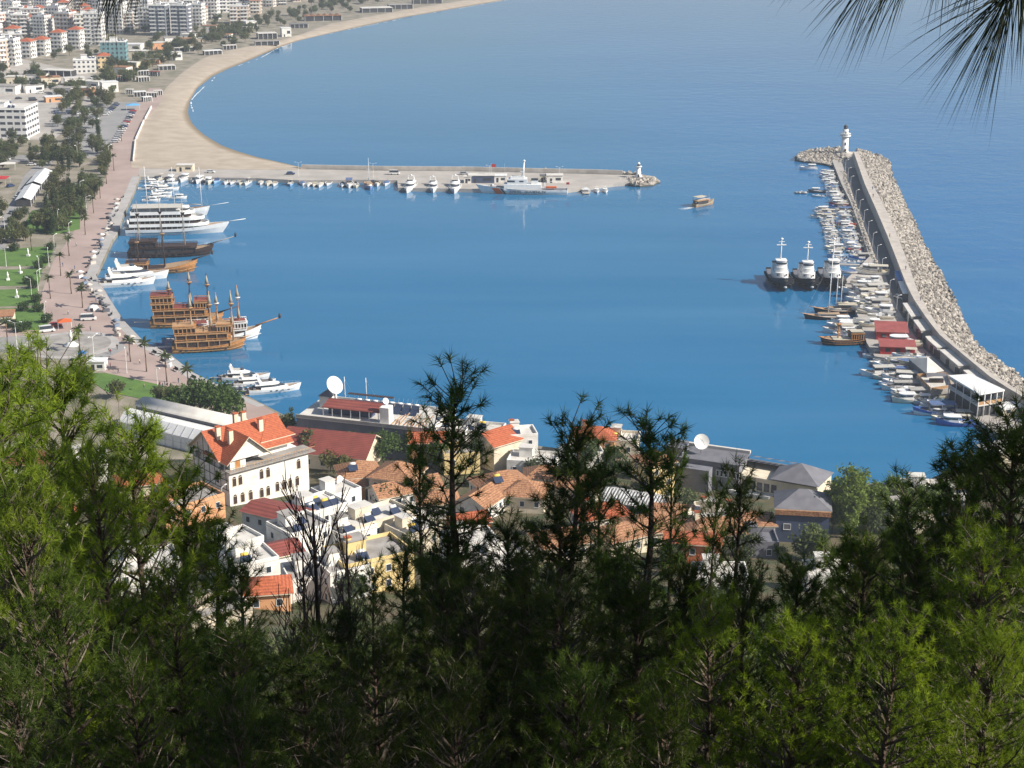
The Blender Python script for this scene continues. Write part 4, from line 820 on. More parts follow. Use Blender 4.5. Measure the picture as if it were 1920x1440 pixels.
def shed(cx, cy, w, d, h0, h1, desc, name='shed'):
    t = Thing(name); m = t.part('wall'); m.add([(-w/2, -d/2, 0), (w/2, -d/2, 0), (w/2, d/2, 0), (-w/2, d/2, 0), (-w/2, -d/2, h0), (w/2, -d/2, h0), (w/2, d/2, h1), (-w/2, d/2, h1)], [(0, 1, 5, 4), (1, 2, 6, 5), (2, 3, 7, 6), (3, 0, 4, 7)], 'red')
    r = t.part('roof'); e = .4; r.add([(-w/2-e, -d/2-e, h0), (w/2+e, -d/2-e, h0), (w/2+e, d/2+e, h1+.1), (-w/2-e, d/2+e, h1+.1)]+[(-w/2-e, -d/2-e, h0+.15), (w/2+e, -d/2-e, h0+.15), (w/2+e, d/2+e, h1+.25), (-w/2-e, d/2+e, h1+.25)], [(4, 5, 6, 7), (0, 1, 5, 4), (1, 2, 6, 5), (2, 3, 7, 6), (3, 0, 4, 7), (3, 2, 1, 0)], 'roof_red')
    for i in range(3): o = t.part('door' if i == 1 else 'window'); o.box(-w*.35+i*w*.28, -w*.35+i*w*.28+w*.14, -d/2-.04, -d/2, .1 if i == 1 else .8, 2.0, 'dark')
    return place(t, at(cx, cy), H(-8), 1, desc, 'shed')
mat('roof_red', (.32, .085, .075), (.26, .07, .06), .6, .5)
shed(1670, 631, 9.6, 8.5, 2.6, 3.6, 'red shed with sloping red roof, farther of two on the quay')
shed(1681, 660, 10.5, 6.0, 2.4, 3.0, 'red-roofed shed, nearer of two on the quay', 'shed')
quad_building('kiosk', [(1677, 509), (1690, 509), (1696, 526), (1683, 526)], 4.4, 'kiosk with a bright blue roof against the sea wall', 'grey_wall', 'blue')
quad_building('kiosk', [(1684, 528), (1696, 528), (1706, 551), (1693, 551)], 4.4, 'kiosk with flat white roof below the blue-roofed kiosk', 'grey_wall', 'white', windows=2.5)
wis = resample(wi, 200); wy_ = [proj(p)[1] for p in wis]
for i, (f0, f1) in enumerate(((561, 588), (590, 614), (620, 645), (647, 682), (684, 716))):
    pts = [p for p, yy in zip(wis, wy_) if f0 <= yy <= f1][::2]; t = Thing('harbour_shop')
    a = [(p.x-.1, p.y) for p in pts]; b = [(p.x-3.6, p.y-.6) for p in pts][::-1]; c = pts[len(pts)//2]; poly = [(x-c.x, y-c.y) for x, y in a+b]
    w = t.part('wall'); w.prism([(x*.97, y*.98) for x, y in poly], 0, 2.7, 'concrete'); r = t.part('roof'); r.prism(poly, 2.7, 2.95, 'roof_pale'); 
    for j in range(3): q = Vector(poly[len(pts)+j*(len(pts)-1)//2]); d = t.part('shopfront'); d.obox((q.x*.99-.1, q.y*.96), (.45, -.9), 1.8, .15, .1, 2.2, 'dark')
    place(t, (c.x, c.y, 1.6), 0, 1, 'low shop with pale flat roof built against the curved sea wall', 'shop', 'shops against the sea wall', key='y')
quad_building('tent_hall', [(1703, 672), (1740, 669), (1770, 695), (1738, 701)], 4.5, 'pale canopy tent between the red sheds and white-roofed cafe', 'roof_grey', 'roof_pale', pitch=2.2, cat='tent')
g = MB(); q = [P(*c, 3.2) for c in ((1718, 706), (1775, 703), (1784, 727), (1745, 733))]; c = sum(q, Vector())/4; loc = [(p.x-c.x, p.y-c.y) for p in q]; t = Thing('terrace'); t.part('floor').prism(loc, 0, 1.6, 'roof_concrete', 'roof_pale')
for i in range(4): a = Vector(loc[i]); b = Vector(loc[(i+1) % 4]); u = (b-a); t.part('railing').obox(((a.x+b.x)/2*.98, (a.y+b.y)/2*.98), (u.x, u.y), u.length*.94, .1, 1.6, 2.5, 'wood_light')
t.part('bar_counter').box(-2, 2, -.5, .6, 1.6, 2.7, 'wood_dark'); t.part('bar_roof').box(-2.6, 2.6, -1.4, 1.4, 3.9, 4.05, 'roof_grey'); place(t, (c.x, c.y, 1.62), 0, 1, 'raised cafe terrace with wooden railings left of the white-roofed cafe', 'terrace')
# cafe: two storeys, open upper floor, thin white roof
t = Thing('harbour_cafe'); q = [P(*c, 8.2) for c in ((1778, 706), (1820, 703), (1884, 733), (1836, 741))]; c = sum(q, Vector())/4; loc = [Vector((p.x-c.x, p.y-c.y)) for p in q]
t.part('roof').prism([tuple(v) for v in loc], 6.5, 6.95, 'white'); t.part('upper_floor').prism([tuple(v*.97) for v in loc], 3.1, 3.45, 'roof_pale'); t.part('ground_floor').prism([tuple(v*.9) for v in loc], 0, 3.1, 'dark'); t.part('upper_room').prism([tuple(v*.72) for v in loc], 3.45, 6.5, 'glass')
for i in range(4):
    a, b = loc[i]*.95, loc[(i+1) % 4]*.95; u = b-a
    t.part('railing').obox(((a.x+b.x)/2, (a.y+b.y)/2), (u.x, u.y), u.length, .12, 3.45, 4.35, 'wood_light' if i == 2 else 'metal')
    for k in range(4): v = a.lerp(b, k/4); t.part('column').tube((v.x, v.y, 0), (v.x, v.y, 6.5), .14, .14, 'white', 6)
place(t, (c.x, c.y, 1.62), 0, 1, 'two-storey harbour cafe with flat bright white roof', 'cafe')
quad_building('annex', [(1868, 757), (1908, 752), (1925, 762), (1880, 770)], 3.6, 'low annex with white roof half hidden by the pines', 'cream_wall', 'white', windows=3)
# --- jetty buildings --------------------------------------------------
def kiosk(px, py, w, d, h, wk, rk, desc, name='kiosk', door=True, loc=None, rz=0, group=None, key='x'):
    t = Thing(name); t.part('wall').box(-w/2, w/2, -d/2, d/2, 0, h, wk); t.part('roof').box(-w/2-.25, w/2+.25, -d/2-.25, d/2+.25, h, h+.25, rk)
    if door: t.part('door').box(-w*.3, -w*.3+min(1.0, w*.3), -d/2-.05, -d/2, 0, min(2.1, h*.8), 'dark'); t.part('window').box(w*.05, w*.38, -d/2-.05, -d/2, h*.35, h*.7, 'glass')
    return place(t, loc or at(px, py), rz, 1, desc, 'building' if w > 8 else 'kiosk', group, key=key)
kiosk(1040, 341, 7.5, 5, 3.4, 'white_wall', 'roof_pale', 'white box building on the jetty behind the stern of the patrol ship')
kiosk(1018, 340, 2.8, 3, 3, 'cream_wall', 'roof_grey', 'tiny cream booth left of the white box building on the jetty')
kiosk(903, 341, 12, 6, 3.4, 'navy_wall', 'roof_pale', 'dark-walled shed with pale roof on the jetty left of the flag')
kiosk(938, 340, 6, 5, 3.0, 'white_wall', 'white', 'white cabin on the jetty behind the patrol ship bow')
kiosk(877, 342, 3.4, 4, 3.0, 'white_wall', 'roof_pale', 'small white booth on the jetty right of the motor yachts')
kiosk(348, 320, 8, 5, 3.0, 'cream_wall', 'roof_pale', 'cream kiosk at the beach end of the jetty')
for px, py in ((385, 389), (390, 390)): pass
g = MB(); g.tube((0, 0, 0), (0, 0, 9), .09, .05, 'white', 5); g.box(0, 2.2, -.03, .03, 7.2, 8.7, 'red'); single('flag_pole', g, 'pole with a red flag on the jetty', 'flag', at(921, 342))
# --- town buildings ---------------------------------------------------
def winmat(key, wall, glass=(.05, .06, .08), fx=3.1, fz=3.1, wx=.5):
    m = mat(key, wall, tuple(v*.85 for v in wall), .8, .15, tint=True); nt = m.node_tree; N = nt.nodes; L = nt.links; b = N['Principled BSDF']
    tc = N.new('ShaderNodeTexCoord'); sx = N.new('ShaderNodeSeparateXYZ'); L.new(tc.outputs['Object'], sx.inputs[0])
    def mth(op, a, bb):
        n = N.new('ShaderNodeMath'); n.operation = op
        for i, v in enumerate((a, bb)):
            if isinstance(v, (int, float)): n.inputs[i].default_value = v
            elif v is not None: L.new(v, n.inputs[i])
        return n.outputs[0]
    def band(src, per, lo, hi):
        f = mth('FRACT', mth('MULTIPLY', src, 1/per), None); return mth('MULTIPLY', mth('GREATER_THAN', f, lo), mth('LESS_THAN', f, hi))
    a = mth('MULTIPLY', band(sx.outputs[2], fz, .32, .76), mth('MULTIPLY', band(mth('ADD', sx.outputs[0], 200.4), fx, .5-wx/2, .5+wx/2), 1))
    c = mth('MULTIPLY', band(sx.outputs[2], fz, .32, .76), mth('MULTIPLY', band(mth('ADD', sx.outputs[1], 200.9), fx, .5-wx/2, .5+wx/2), 1))
    tn = N.new('ShaderNodeSeparateXYZ'); L.new(tc.outputs['Normal'], tn.inputs[0]); ax = mth('GREATER_THAN', mth('ABSOLUTE', tn.outputs[1], None), .5)
    fac = mth('ADD', mth('MULTIPLY', a, ax), mth('MULTIPLY', c, mth('SUBTRACT', 1, ax)))
    mx = N.new('ShaderNodeMix'); mx.data_type = 'RGBA'; L.new(fac, mx.inputs[0]); L.new(b.inputs['Base Color'].links[0].from_socket, mx.inputs[6]); mx.inputs[7].default_value = (*glass, 1); L.new(mx.outputs[2], b.inputs['Base Color'])
winmat('facade', (.78, .76, .72)); winmat('facade_wide', (.74, .73, .72), fx=4.0, wx=.74, fz=3.3)
def apartment(w, d, n, fk='facade', roof='flat', balc=True, rk='roof_pale', bk='white', name='apartment_block', fh=3.1):
    t = Thing(name); h = n*fh; t.part('wall').box(-w/2, w/2, -d/2, d/2, 0, h, fk)
    r = t.part('roof'); ri = t.last
    if roof == 'flat':
        r.box(-w/2-.3, w/2+.3, -d/2-.3, d/2+.3, h, h+.35, 'white', rk)
        r.box(-w/2, w/2, -d/2-.01, -d/2+.2, h+.35, h+1.1, 'white'); r.box(w/2-.2, w/2, -d/2+.2, d/2, h+.35, h+1.1, 'white')
        q = t.part('stair_house', ri); q.box(-w*.15, w*.12, -d*.1, d*.25, h+.35, h+2.9, 'white'); q.box(-w*.17, w*.14, -d*.12, d*.27, h+2.9, h+3.1, rk)
        for i in range(2): q = t.part('solar_heater', ri); q.add([(w*.2+i*2.2, -d*.3, h+.5), (w*.2+i*2.2+1.8, -d*.3, h+.5), (w*.2+i*2.2+1.8, -d*.3+1.2, h+1.7), (w*.2+i*2.2, -d*.3+1.2, h+1.7)], [(0, 1, 2, 3)], 'solar'); q.tube((w*.2+i*2.2, -d*.3+1.4, h+1.8), (w*.2+i*2.2+1.8, -d*.3+1.4, h+1.8), .3, .3, 'white', 6)
    else:
        e = .7; z = h; a = (-w/2-e, -d/2-e, z); b = (w/2+e, -d/2-e, z); c = (w/2+e, d/2+e, z); dd = (-w/2-e, d/2+e, z); rid = min(w, d)/2; hh = rid*.5
        if w >= d: p, q = (-w/2+rid, 0, z+hh), (w/2-rid, 0, z+hh); r.add([a, b, c, dd, p, q], [(0, 1, 5, 4), (1, 2, 5), (2, 3, 4, 5), (3, 0, 4)], rk)
        else: p, q = (0, -d/2+rid, z+hh), (0, d/2-rid, z+hh); r.add([a, b, c, dd, p, q], [(0, 1, 4), (1, 2, 5, 4), (2, 3, 5), (3, 0, 4, 5)], rk)
        r.box(-w/2-e+.02, w/2+e-.02, -d/2-e+.02, d/2+e-.02, z-.2, z-.003, 'white')
    if balc:
        for i in range(1, n):
            b = t.part('balcony')
            for x0, x1 in (((-w*.46, -w*.08), (w*.08, w*.46)) if w > 12 else ((-w*.4, w*.4),)):
                b.box(x0, x1, -d/2-1.3, -d/2-.003, i*fh-.12, i*fh, bk); b.box(x0, x1, -d/2-1.3, -d/2-1.18, i*fh+.003, i*fh+.95, bk)
            b.box(w/2+.003, w/2+1.1, -d*.35, d*.1, i*fh-.12, i*fh, bk); b.box(w/2+1.0, w/2+1.1, -d*.35, d*.1, i*fh+.003, i*fh+.95, bk)
    return t
W = (1, 1, 1)
def bld(px, py, t, desc, rz=0, col=W, sc=1, where='', group=None, key='x', cat='building'): return place(t, at(px, py, 1.55), rz, sc, desc, cat, group, where, key, color=col)
off = apartment(36, 22, 4, 'facade_wide', balc=False, name='office_block', rk='roof_pale', fh=3.9); bld(2, 254, off, 'long white office block with four rows of dark windows beside the park', H(-3))
bld(160, 136, apartment(15, 12, 3, balc=False), 'plain white three-storey block in front of the teal building', H(12)); bld(196, 128, apartment(8, 11, 3, roof='hip', rk='tile', balc=False), 'narrow yellow house with orange roof beside the plain white block', H(12), (1, .78, .45))
bld(216, 118, apartment(18, 12, 5, balc=False), 'teal-screened building behind the yellow house', H(5), (.22, .42, .48))
A1 = apartment(9.5, 10, 5, roof='hip', rk='tile'); A2 = apartment(13, 11, 6); A3 = apartment(14, 12, 8); A4 = apartment(10, 10, 4, roof='hip', rk='tile'); A5 = apartment(17, 12, 5, rk='roof_concrete')
AP = [A1, A2, A3, A4, A5]; BA = ['slim five-storey apartment house with red hip roof', 'white six-storey apartment block with balconies', 'tall eight-storey apartment tower with balconies', 'small four-storey house with red hip roof', 'broad five-storey block with flat grey roof']
CG = 'apartment blocks of the town'
def apt(px, py, k, col=W, rz=0, sc=1, where='in the town'):
    return bld(px, py, AP[k], BA[k], rz, col, sc, where, CG)
for px, py, k in ((20, 122, 1), (53, 108, 3), (80, 104, 3), (112, 98, 0), (145, 92, 0), (-5, 118, 1)): apt(px, py, k, rz=H(-10), where='in the white row')
for px, py, k, c in ((180, 84, 2, W), (222, 62, 2, W), (278, 56, 1, W), (301, 66, 2, (.30, .34, .42)), (326, 60, 2, W), (342, 66, 2, (.28, .30, .38)), (370, 48, 1, W), (398, 36, 1, W), (450, 44, 4, (.9, .75, .65)), (250, 50, 2, (.55, .50, .48)), (15, 60, 4, W), (60, 50, 4, (.7, .65, .62)), (430, 22, 0, W), (480, 25, 3, (1, .85, .7)), (500, 12, 4, (.9, .85, .8))): apt(px, py, k, c, H(rs.uniform(-15, 15)), where='near the shore')
cr = random.Random(21); placed = []
for iy in range(13):
    y = [128, 100, 86, 72, 60, 48, 36, 24, 12, 1, -12, -24, -36][iy]; x = -60+cr.uniform(0, 20)
    xmax = [0, 40, 60, 160, 240, 260, 380, 440, 560, 600, 700, 760, 820][iy]
    while x < xmax:
        k = cr.choices(range(5), (4, 4, 1.4, 3, 3))[0]; c = cr.choice([W, W, (.95, .9, .8), (.7, .6, .52), (.9, .7, .62), (.45, .42, .42), (.85, .85, .9), (.5, .46, .44)])
        wd = 13*S(x, y)
        apt(x, y+cr.uniform(-3, 3), k, c, H(cr.uniform(-25, 25)), cr.uniform(.85, 1.1), 'in the far town'); x += wd*cr.uniform(1.05, 1.6)
# low buildings by the beach
mat('beam', (.07, .06, .055), (.05, .045, .04), .8, 1)
def pavilion(px, py, w, d, h, rk, desc, rz=0, wk='dark', gable=False, cat='pavilion'):
    t = Thing('pavilion'); t.part('wall').box(-w/2+.5, w/2-.5, -d/2+.8, d/2-.5, 0, h, wk)
    r = t.part('roof')
    if gable:
        n = max(1, int(w/5)); u = w/n
        for i in range(n): x = -w/2+i*u; r.add([(x, -d/2, h), (x+u, -d/2, h), (x+u, d/2, h), (x, d/2, h), (x+u/2, -d/2, h+1.4), (x+u/2, d/2, h+1.4)], [(0, 4, 5, 3), (4, 1, 2, 5), (0, 1, 4), (2, 3, 5)], rk)
    else: r.box(-w/2, w/2, -d/2, d/2, h, h+.3, rk)
    for i in range(5): t.part('post').box(-w/2+i*(w-.3)/4, -w/2+i*(w-.3)/4+.25, -d/2+.1, -d/2+.35, 0, h-.003, 'white')
    return place(t, at(px, py), rz, 1, desc, cat)
pavilion(500, 72, 16, 12, 4.5, 'roof_pale', 'beach restaurant with pale flat roof over a dark front', H(18)); pavilion(500, 84, 20, 8, 3, 'roof_concrete', 'low grey terrace roof below the beach restaurant', H(18))
kiosk(536, 68, 8, 8, 7, 'white_wall', 'white', 'white cube house with terrace at the end of the beach restaurant', rz=H(18)); pavilion(560, 52, 16, 7, 3.2, 'roof_grey', 'dark-roofed low bar behind the white cube house', H(16))
pavilion(605, 38, 34, 12, 4.5, 'tile_brown', 'long colonnade with many small tiled gables by the beach', H(14), gable=True); pavilion(705, 22, 30, 16, 4, 'roof_pale', 'pale-roofed beach club right of the long colonnade', H(16)); pavilion(750, 16, 24, 12, 4, 'roof_concrete', 'grey-roofed beach club farther along the beach', H(16)); pavilion(800, 6, 30, 12, 4, 'roof_pale', 'pale-roofed beach club near the top edge', H(14))
pavilion(112, 142, 22, 10, 4, 'roof_pale', 'long low building with pale roof left of the plain white block', H(-12), cat='building'); pavilion(398, 102, 14, 7, 3, 'white', 'white-roofed beach hut row under the trees', H(28)); pavilion(345, 96, 16, 8, 3, 'roof_pale', 'pale flat roof among trees near the beach bend', H(18)); pavilion(430, 92, 11, 6, 3, 'roof_pale', 'small pale beach roof right of the white hut row', H(20))
for i, (px, py, w, c) in enumerate(((240, 150, 9, 'white'), (268, 152, 8, 'roof_pale'), (312, 130, 12, 'roof_pale'), (268, 140, 8, 'white'), (290, 142, 7, 'tile_red'), (243, 176, 5, 'roof_pale'), (262, 180, 8, 'white'), (285, 182, 7, 'roof_pale'), (275, 190, 6, 'white'), (296, 178, 6, 'roof_pale'), (215, 150, 7, 'tile_brown'))):
    pavilion(px, py, w, w*.7, 2.8, c, f'small beach stall with {"bright white" if c == "white" else "red" if c == "tile_red" else "brown" if c == "tile_brown" else "pale"} roof at the beach bend, stall {ordw(i+1)}', H(cr.uniform(-20, 40)), cat='stall')
LOW = [(-10, 160), (30, 158), (62, 172), (95, 158), (120, 176), (140, 158), (160, 178), (100, 190), (70, 150), (15, 175), (178, 165), (205, 172), (228, 140), (250, 128), (285, 120), (300, 112), (330, 112), (262, 108), (350, 84), (385, 78), (420, 74), (455, 62), (470, 52), (395, 62), (355, 72), (300, 92), (320, 82), (250, 92)]
for i, (px, py) in enumerate(LOW):
    h_ = cr.uniform(3, 6.5); w_ = cr.uniform(8, 15); c_ = cr.choice(('roof_pale', 'roof_concrete', 'tile_brown', 'white', 'roof_concrete')); cn = {'roof_pale': 'pale', 'roof_concrete': 'grey', 'tile_brown': 'brown-tiled', 'white': 'white'}[c_]
    kiosk(px, py, w_, w_*.7, h_, cr.choice(('white_wall', 'cream_wall', 'white_wall', 'orange_wall')), c_, f'low {cn}-roofed house among the trees behind the beach bend', name='low_house', rz=H(cr.uniform(-25, 35)), group='low houses behind the beach')
# sheltered market rows, awnings
for i, (a, b) in enumerate((((44, 388), (62, 360)), ((64, 357), (86, 331)))):
    p, q = P(*a, 1.6), P(*b, 1.6); u = q-p; t = Thing('market_hall'); L_ = u.length-1; t.part('wall').box(-L_/2, L_/2, -3, 3, 0, 2.8, 'dark'); r = t.part('roof'); r.loft([[(x, -3.6, 2.8), (x, 0, 4.2), (x, 3.6, 2.8)] for x in (-L_/2, L_/2)], 'white', close=False, caps=False, sm=False)
    for j in range(5): t.part('post').box(-L_/2+j*L_/4.2, -L_/2+j*L_/4.2+.2, -3.4, -3.2, 0, 2.8, 'white')
    place(t, ((p.x+q.x)/2, (p.y+q.y)/2, 1.6), math.atan2(u.y, u.x), 1, ('nearer' if i == 0 else 'farther')+' of two long white-roofed market halls beside the street', 'market hall')
def canopy(px, py, w, d, h, k, desc, rz=0):
    t = Thing('canopy'); t.part('fabric_roof').add([(-w/2, -d/2, h), (w/2, -d/2, h), (w/2, d/2, h), (-w/2, d/2, h), (0, 0, h+.9)], [(0, 1, 4), (1, 2, 4), (2, 3, 4), (3, 0, 4)], k)
    for x in (-1, 1):
        for y in (-1, 1): t.part('post').tube((x*w*.47, y*d*.47, 0), (x*w*.47, y*d*.47, h), .06, .06, 'white', 4)
    return place(t, at(px, py), rz, 1, desc, 'canopy')
canopy(250, 206, 8, 6, 3, 'sky_blue', 'bright sky-blue canopy at the top of the car park', .2); canopy(368, 757, 4.2, 3.4, 2.4, 'roof_pale', 'pale square parasol beside the lower quay'); canopy(-2, 345, 9, 8, 3, 'red', 'red awning at the left edge above the street'); canopy(12, 318, 9, 5, 3, 'roof_pale', 'pale awning above the red awning', .2); canopy(122, 616, 4.5, 4, 2.6, 'orange', 'orange awning stand on the promenade beside the hedges', .3); canopy(155, 676, 2.6, 2.6, 2.4, 'blue', 'small blue canopy right of the monument circle')
t = Thing('dome_tent'); t.part('fabric').lathe([(2.1, 0), (2.0, .8), (1.4, 1.6), (.3, 2.0)], 'white', n=12); t.part('doorway').box(-.5, .5, -2.1, -1.9, 0, 1.3, 'dark'); place(t, at(175, 582), 0, 1, 'white dome tent on the promenade', 'tent')
kiosk(184, 692, 5, 4, 2.8, 'white_wall', 'white', 'white kiosk below the monument circle'); kiosk(-8, 605, 12, 8, 3, 'cream_wall', 'tile_brown', 'low tiled pavilion at the left edge above the monument', rz=.2)
t = Thing('monument'); t.part('plinth').lathe([(2.4, 0), (2.4, .4), (1.5, .4), (1.5, 1.0), (.9, 1.2)], 'white', n=12); t.part('statue').lathe([(.6, 1.2), (.5, 2.8), (.7, 3.4), (.5, 4.2), (.25, 4.5), (.32, 4.8), (.1, 5.1)], 'white', n=8); place(t, at(134, 648, 1.8), 0, 1, 'white monument in the centre of the round traffic island', 'monument')
for i, (px, py, d) in enumerate(((32, 558, 'tall white statue on the lawn'), (38, 512, 'small white sculpture between two lawns'), (15, 525, 'low white sculpture near the left edge lawn'), (53, 480, 'grey sculpture on the topmost lawn'))): t = Thing('sculpture'); t.part('plinth').box(-.6, .6, -.6, .6, 0, .7, 'white'); t.part('figure').lathe([(.4, .7), (.3, 1.6), (.45, 2.1), (.2, 2.6), (.25, 2.9), (.05, 3.1)], 'white', n=7); place(t, at(px, py, 1.7), i, 1, d, 'sculpture')
# boundary wall of the beach promenade
for i, (a, b) in enumerate((((250, 303), (254, 265)), ((255, 262), (270, 228)), ((272, 225), (284, 202)))):
    p, q = P(*a, 1.6), P(*b, 1.6); u = q-p; g = MB(); g.obox((0, 0), (u.x, u.y), u.length, .5, 0, 1.3, 'white_wall'); single('beach_wall', g, f'white garden wall between promenade and sand, {("nearest", "middle", "farthest")[i]} stretch', 'wall', ((p.x+q.x)/2, (p.y+q.y)/2, 1.6))
# --- vehicles -----------------------------------------------------------
def car(kind=0):
    t = Thing('parked_car' if kind == 0 else 'parked_van'); L, B, h0, h1 = (4.3, 1.75, .85, 1.42) if kind == 0 else (5.2, 1.95, 1.1, 2.2); m = t.part('body')
    m.loft([[(x, -B/2*w, .28), (x, -B/2*w, z), (x, B/2*w, z), (x, B/2*w, .28)] for x, w, z in ((-L/2, .86, h0*.8), (-L/2+.15, .97, h0), (0, 1, h0), (L/2-.9, .98, h0*.97), (L/2-.1, .88, h0*.78), (L/2, .8, h0*.6))], 'paint', sm=False)
    x0, x1 = (-L*.42, L*.2) if kind == 0 else (-L*.48, L*.33); g = t.part('glass'); dx = .35 if kind == 0 else .08
    g.loft([[(x0, -B*.44, h0), (x1+.25, -B*.44, h0), (x1+.25, B*.44, h0), (x0, B*.44, h0)], [(x0+dx, -B*.37, h1-.04), (x1-.3, -B*.37, h1-.04), (x1-.3, B*.37, h1-.04), (x0+dx, B*.37, h1-.04)]], 'glass', sm=False, caps=False)
    r = t.part('roof'); r.box(x0+dx, x1-.3, -B*.38, B*.38, h1-.05, h1, 'paint')
    for x in (-L*.3, L*.3):
        for y in (-1, 1): w = t.part('wheel'); w.tube((x, y*B*.42, .32), (x, y*B*.51, .32), .32, .32, 'rubber', 8)
    return t
CAR = [car(0), car(1)]; CC = [('white', (.8, .8, .8)), ('white', (.8, .8, .8)), ('silver', (.5, .5, .52)), ('grey', (.2, .2, .22)), ('black', (.03, .03, .035)), ('dark blue', (.04, .07, .2)), ('red', (.45, .04, .03))]
def put_car(px, py, rz, k=0, c=None, where='in the town'):
    c = cr.choices(range(7), (4, 4, 3, 2, 2, 2, 1))[0] if c is None else c
    place(CAR[k], at(px, py, 1.68), rz, 1, f'{CC[c][0]} '+('van' if k else 'car')+' parked', 'van' if k else 'car', 'parked vehicles', where, 'x', color=CC[c][1])
for i in range(15): f = i/14; put_car(250-f*34, 209+f*58, H(cr.uniform(5, 14)), where='in the row beside the promenade')
for i in range(8): f = i/7; put_car(219-f*22, 196+f*20, H(10), c=cr.choice((1, 5, 3, 4, 0)), where='in the left row of the car park')
for i in range(16): put_car(100+(i % 8)*11+cr.uniform(-3, 3), 212+(i//8)*16+cr.uniform(-4, 4), H(cr.uniform(0, 40)), k=int(i in (3, 9)), where='in the tree-shaded car park')
for px, py, r in ((30, 262, 0), (48, 263, 0), (20, 350, 60), (34, 372, 55), (25, 400, 60), (10, 430, 60), (5, 455, 60), (60, 310, 5), (85, 303, 0), (12, 300, 3), (-2, 270, 0), (78, 350, 60)): put_car(px, py, H(r), where='along the streets left of the park')
put_car(88, 622, H(25), 1, 0, 'beside the lowest lawn'); put_car(166, 600, H(10), 1, 0, 'on the promenade'); put_car(104, 612, H(10), 0, 6, 'beside the orange awning'); put_car(40, 688, H(-20), 0, 0, 'below the monument'); put_car(52, 676, H(-10), 0, 2, 'below the monument')
for px in (395, 545, 740, 870): put_car(px, 324 if px < 500 else 327, 0, int(px == 740), None, 'on the jetty')
for i in range(26): put_car(cr.uniform(-10, 190), cr.uniform(142, 200), H(cr.uniform(-20, 40)), k=int(i % 7 == 0), where='behind the office block')
for px, py in ((1712, 560), (1735, 645), (1672, 560)): put_car(px-26, py, H(-60), 0, 0, 'on the breakwater road')
# --- trees of the town ---------------------------------------------------
def crown_mesh(name, seed, rx, rz_, n_cl, per, leaf, k='leaf', shape='round', cz=0.0):
    r = np.random.RandomState(seed); C = []
    while len(C) < n_cl:
        v = r.uniform(-1, 1, 3); d = np.linalg.norm(v)
        if d > 1 or d < .45: continue
        if shape == 'cone': s = (1-v[2])/2*.95+.08; v = np.array([v[0]*s, v[1]*s, v[2]])
        C.append(v*np.array([rx, rx, rz_])*(.75+.35*r.rand()))
    C = np.array(C); c = np.repeat(C, per, 0)+r.randn(n_cl*per, 3)*leaf*1.1; N_ = len(c)
    a = r.randn(N_, 3); a /= np.linalg.norm(a, axis=1)[:, None]; b = np.cross(a, r.randn(N_, 3)); b /= np.linalg.norm(b, axis=1)[:, None]
    s = leaf*(.5+.7*r.rand(N_, 1)); V = np.stack([c-a*s-b*s*.4, c+b*s*.6, c+a*s, c-b*s*.5], 1).reshape(-1, 3)+np.array([0, 0, cz])
    me = bpy.data.meshes.new(name); me.vertices.add(len(V)); me.vertices.foreach_set('co', V.ravel()); me.loops.add(N_*4); me.loops.foreach_set('vertex_index', np.arange(N_*4)); me.polygons.add(N_); me.polygons.foreach_set('loop_start', np.arange(N_)*4); me.polygons.foreach_set('loop_total', np.full(N_, 4)); me.materials.append(MATS[k]); me.update(calc_edges=True); return me
def trunk_mb(h, r, limbs=5, spread=1.5, k='bark', seed=1):
    m = MB(); q = random.Random(seed); m.tube((0, 0, -.3), (.1, 0, h*.55), r, r*.7, k, 6); m.tube((.1, 0, h*.55), (.1, .1, h), r*.7, r*.25, k, 5)
    for i in range(limbs): a = i*6.28/limbs+q.random(); z = h*(.4+.12*i/limbs*3); m.tube((.08, 0, z), (math.cos(a)*spread, math.sin(a)*spread, z+spread*.9), r*.45, r*.12, k, 4)
    return m
def tree(name, seed, h, rx, rz_, n=40, per=14, leaf=.42, shape='round'):
    t = Thing(name); t.part('trunk', mb=trunk_mb(h, .18, 5, rx*.6, seed=seed)); t.parts.append(('crown', crown_mesh('crown', seed, rx, rz_, n, per, leaf, 'leaf', shape, h), None)); return t
TT = [tree('broadleaf_tree', 1, 4.5, 3.0, 2.4, 60, 16), tree('broadleaf_tree', 2, 5.5, 3.6, 2.8, 75, 16), tree('small_round_tree', 3, 3.5, 2.4, 1.9, 50, 14), tree('oval_tree', 4, 5.0, 2.6, 3.4, 60, 16)]  # four generic broadleaf trees, differing only in size and crown shape
CY = tree('cypress_tree', 5, 4.5, 1.4, 4.6, 50, 14, .35, 'cone'); BU = Thing('shrub'); BU.parts.append(('crown', crown_mesh('crown', 8, 1.9, 1.6, 50, 14, .3, 'leaf', 'round', 1.3), None)); BU.part('trunk').tube((0, 0, -.2), (0, 0, 1.2), .15, .1, 'bark', 5)
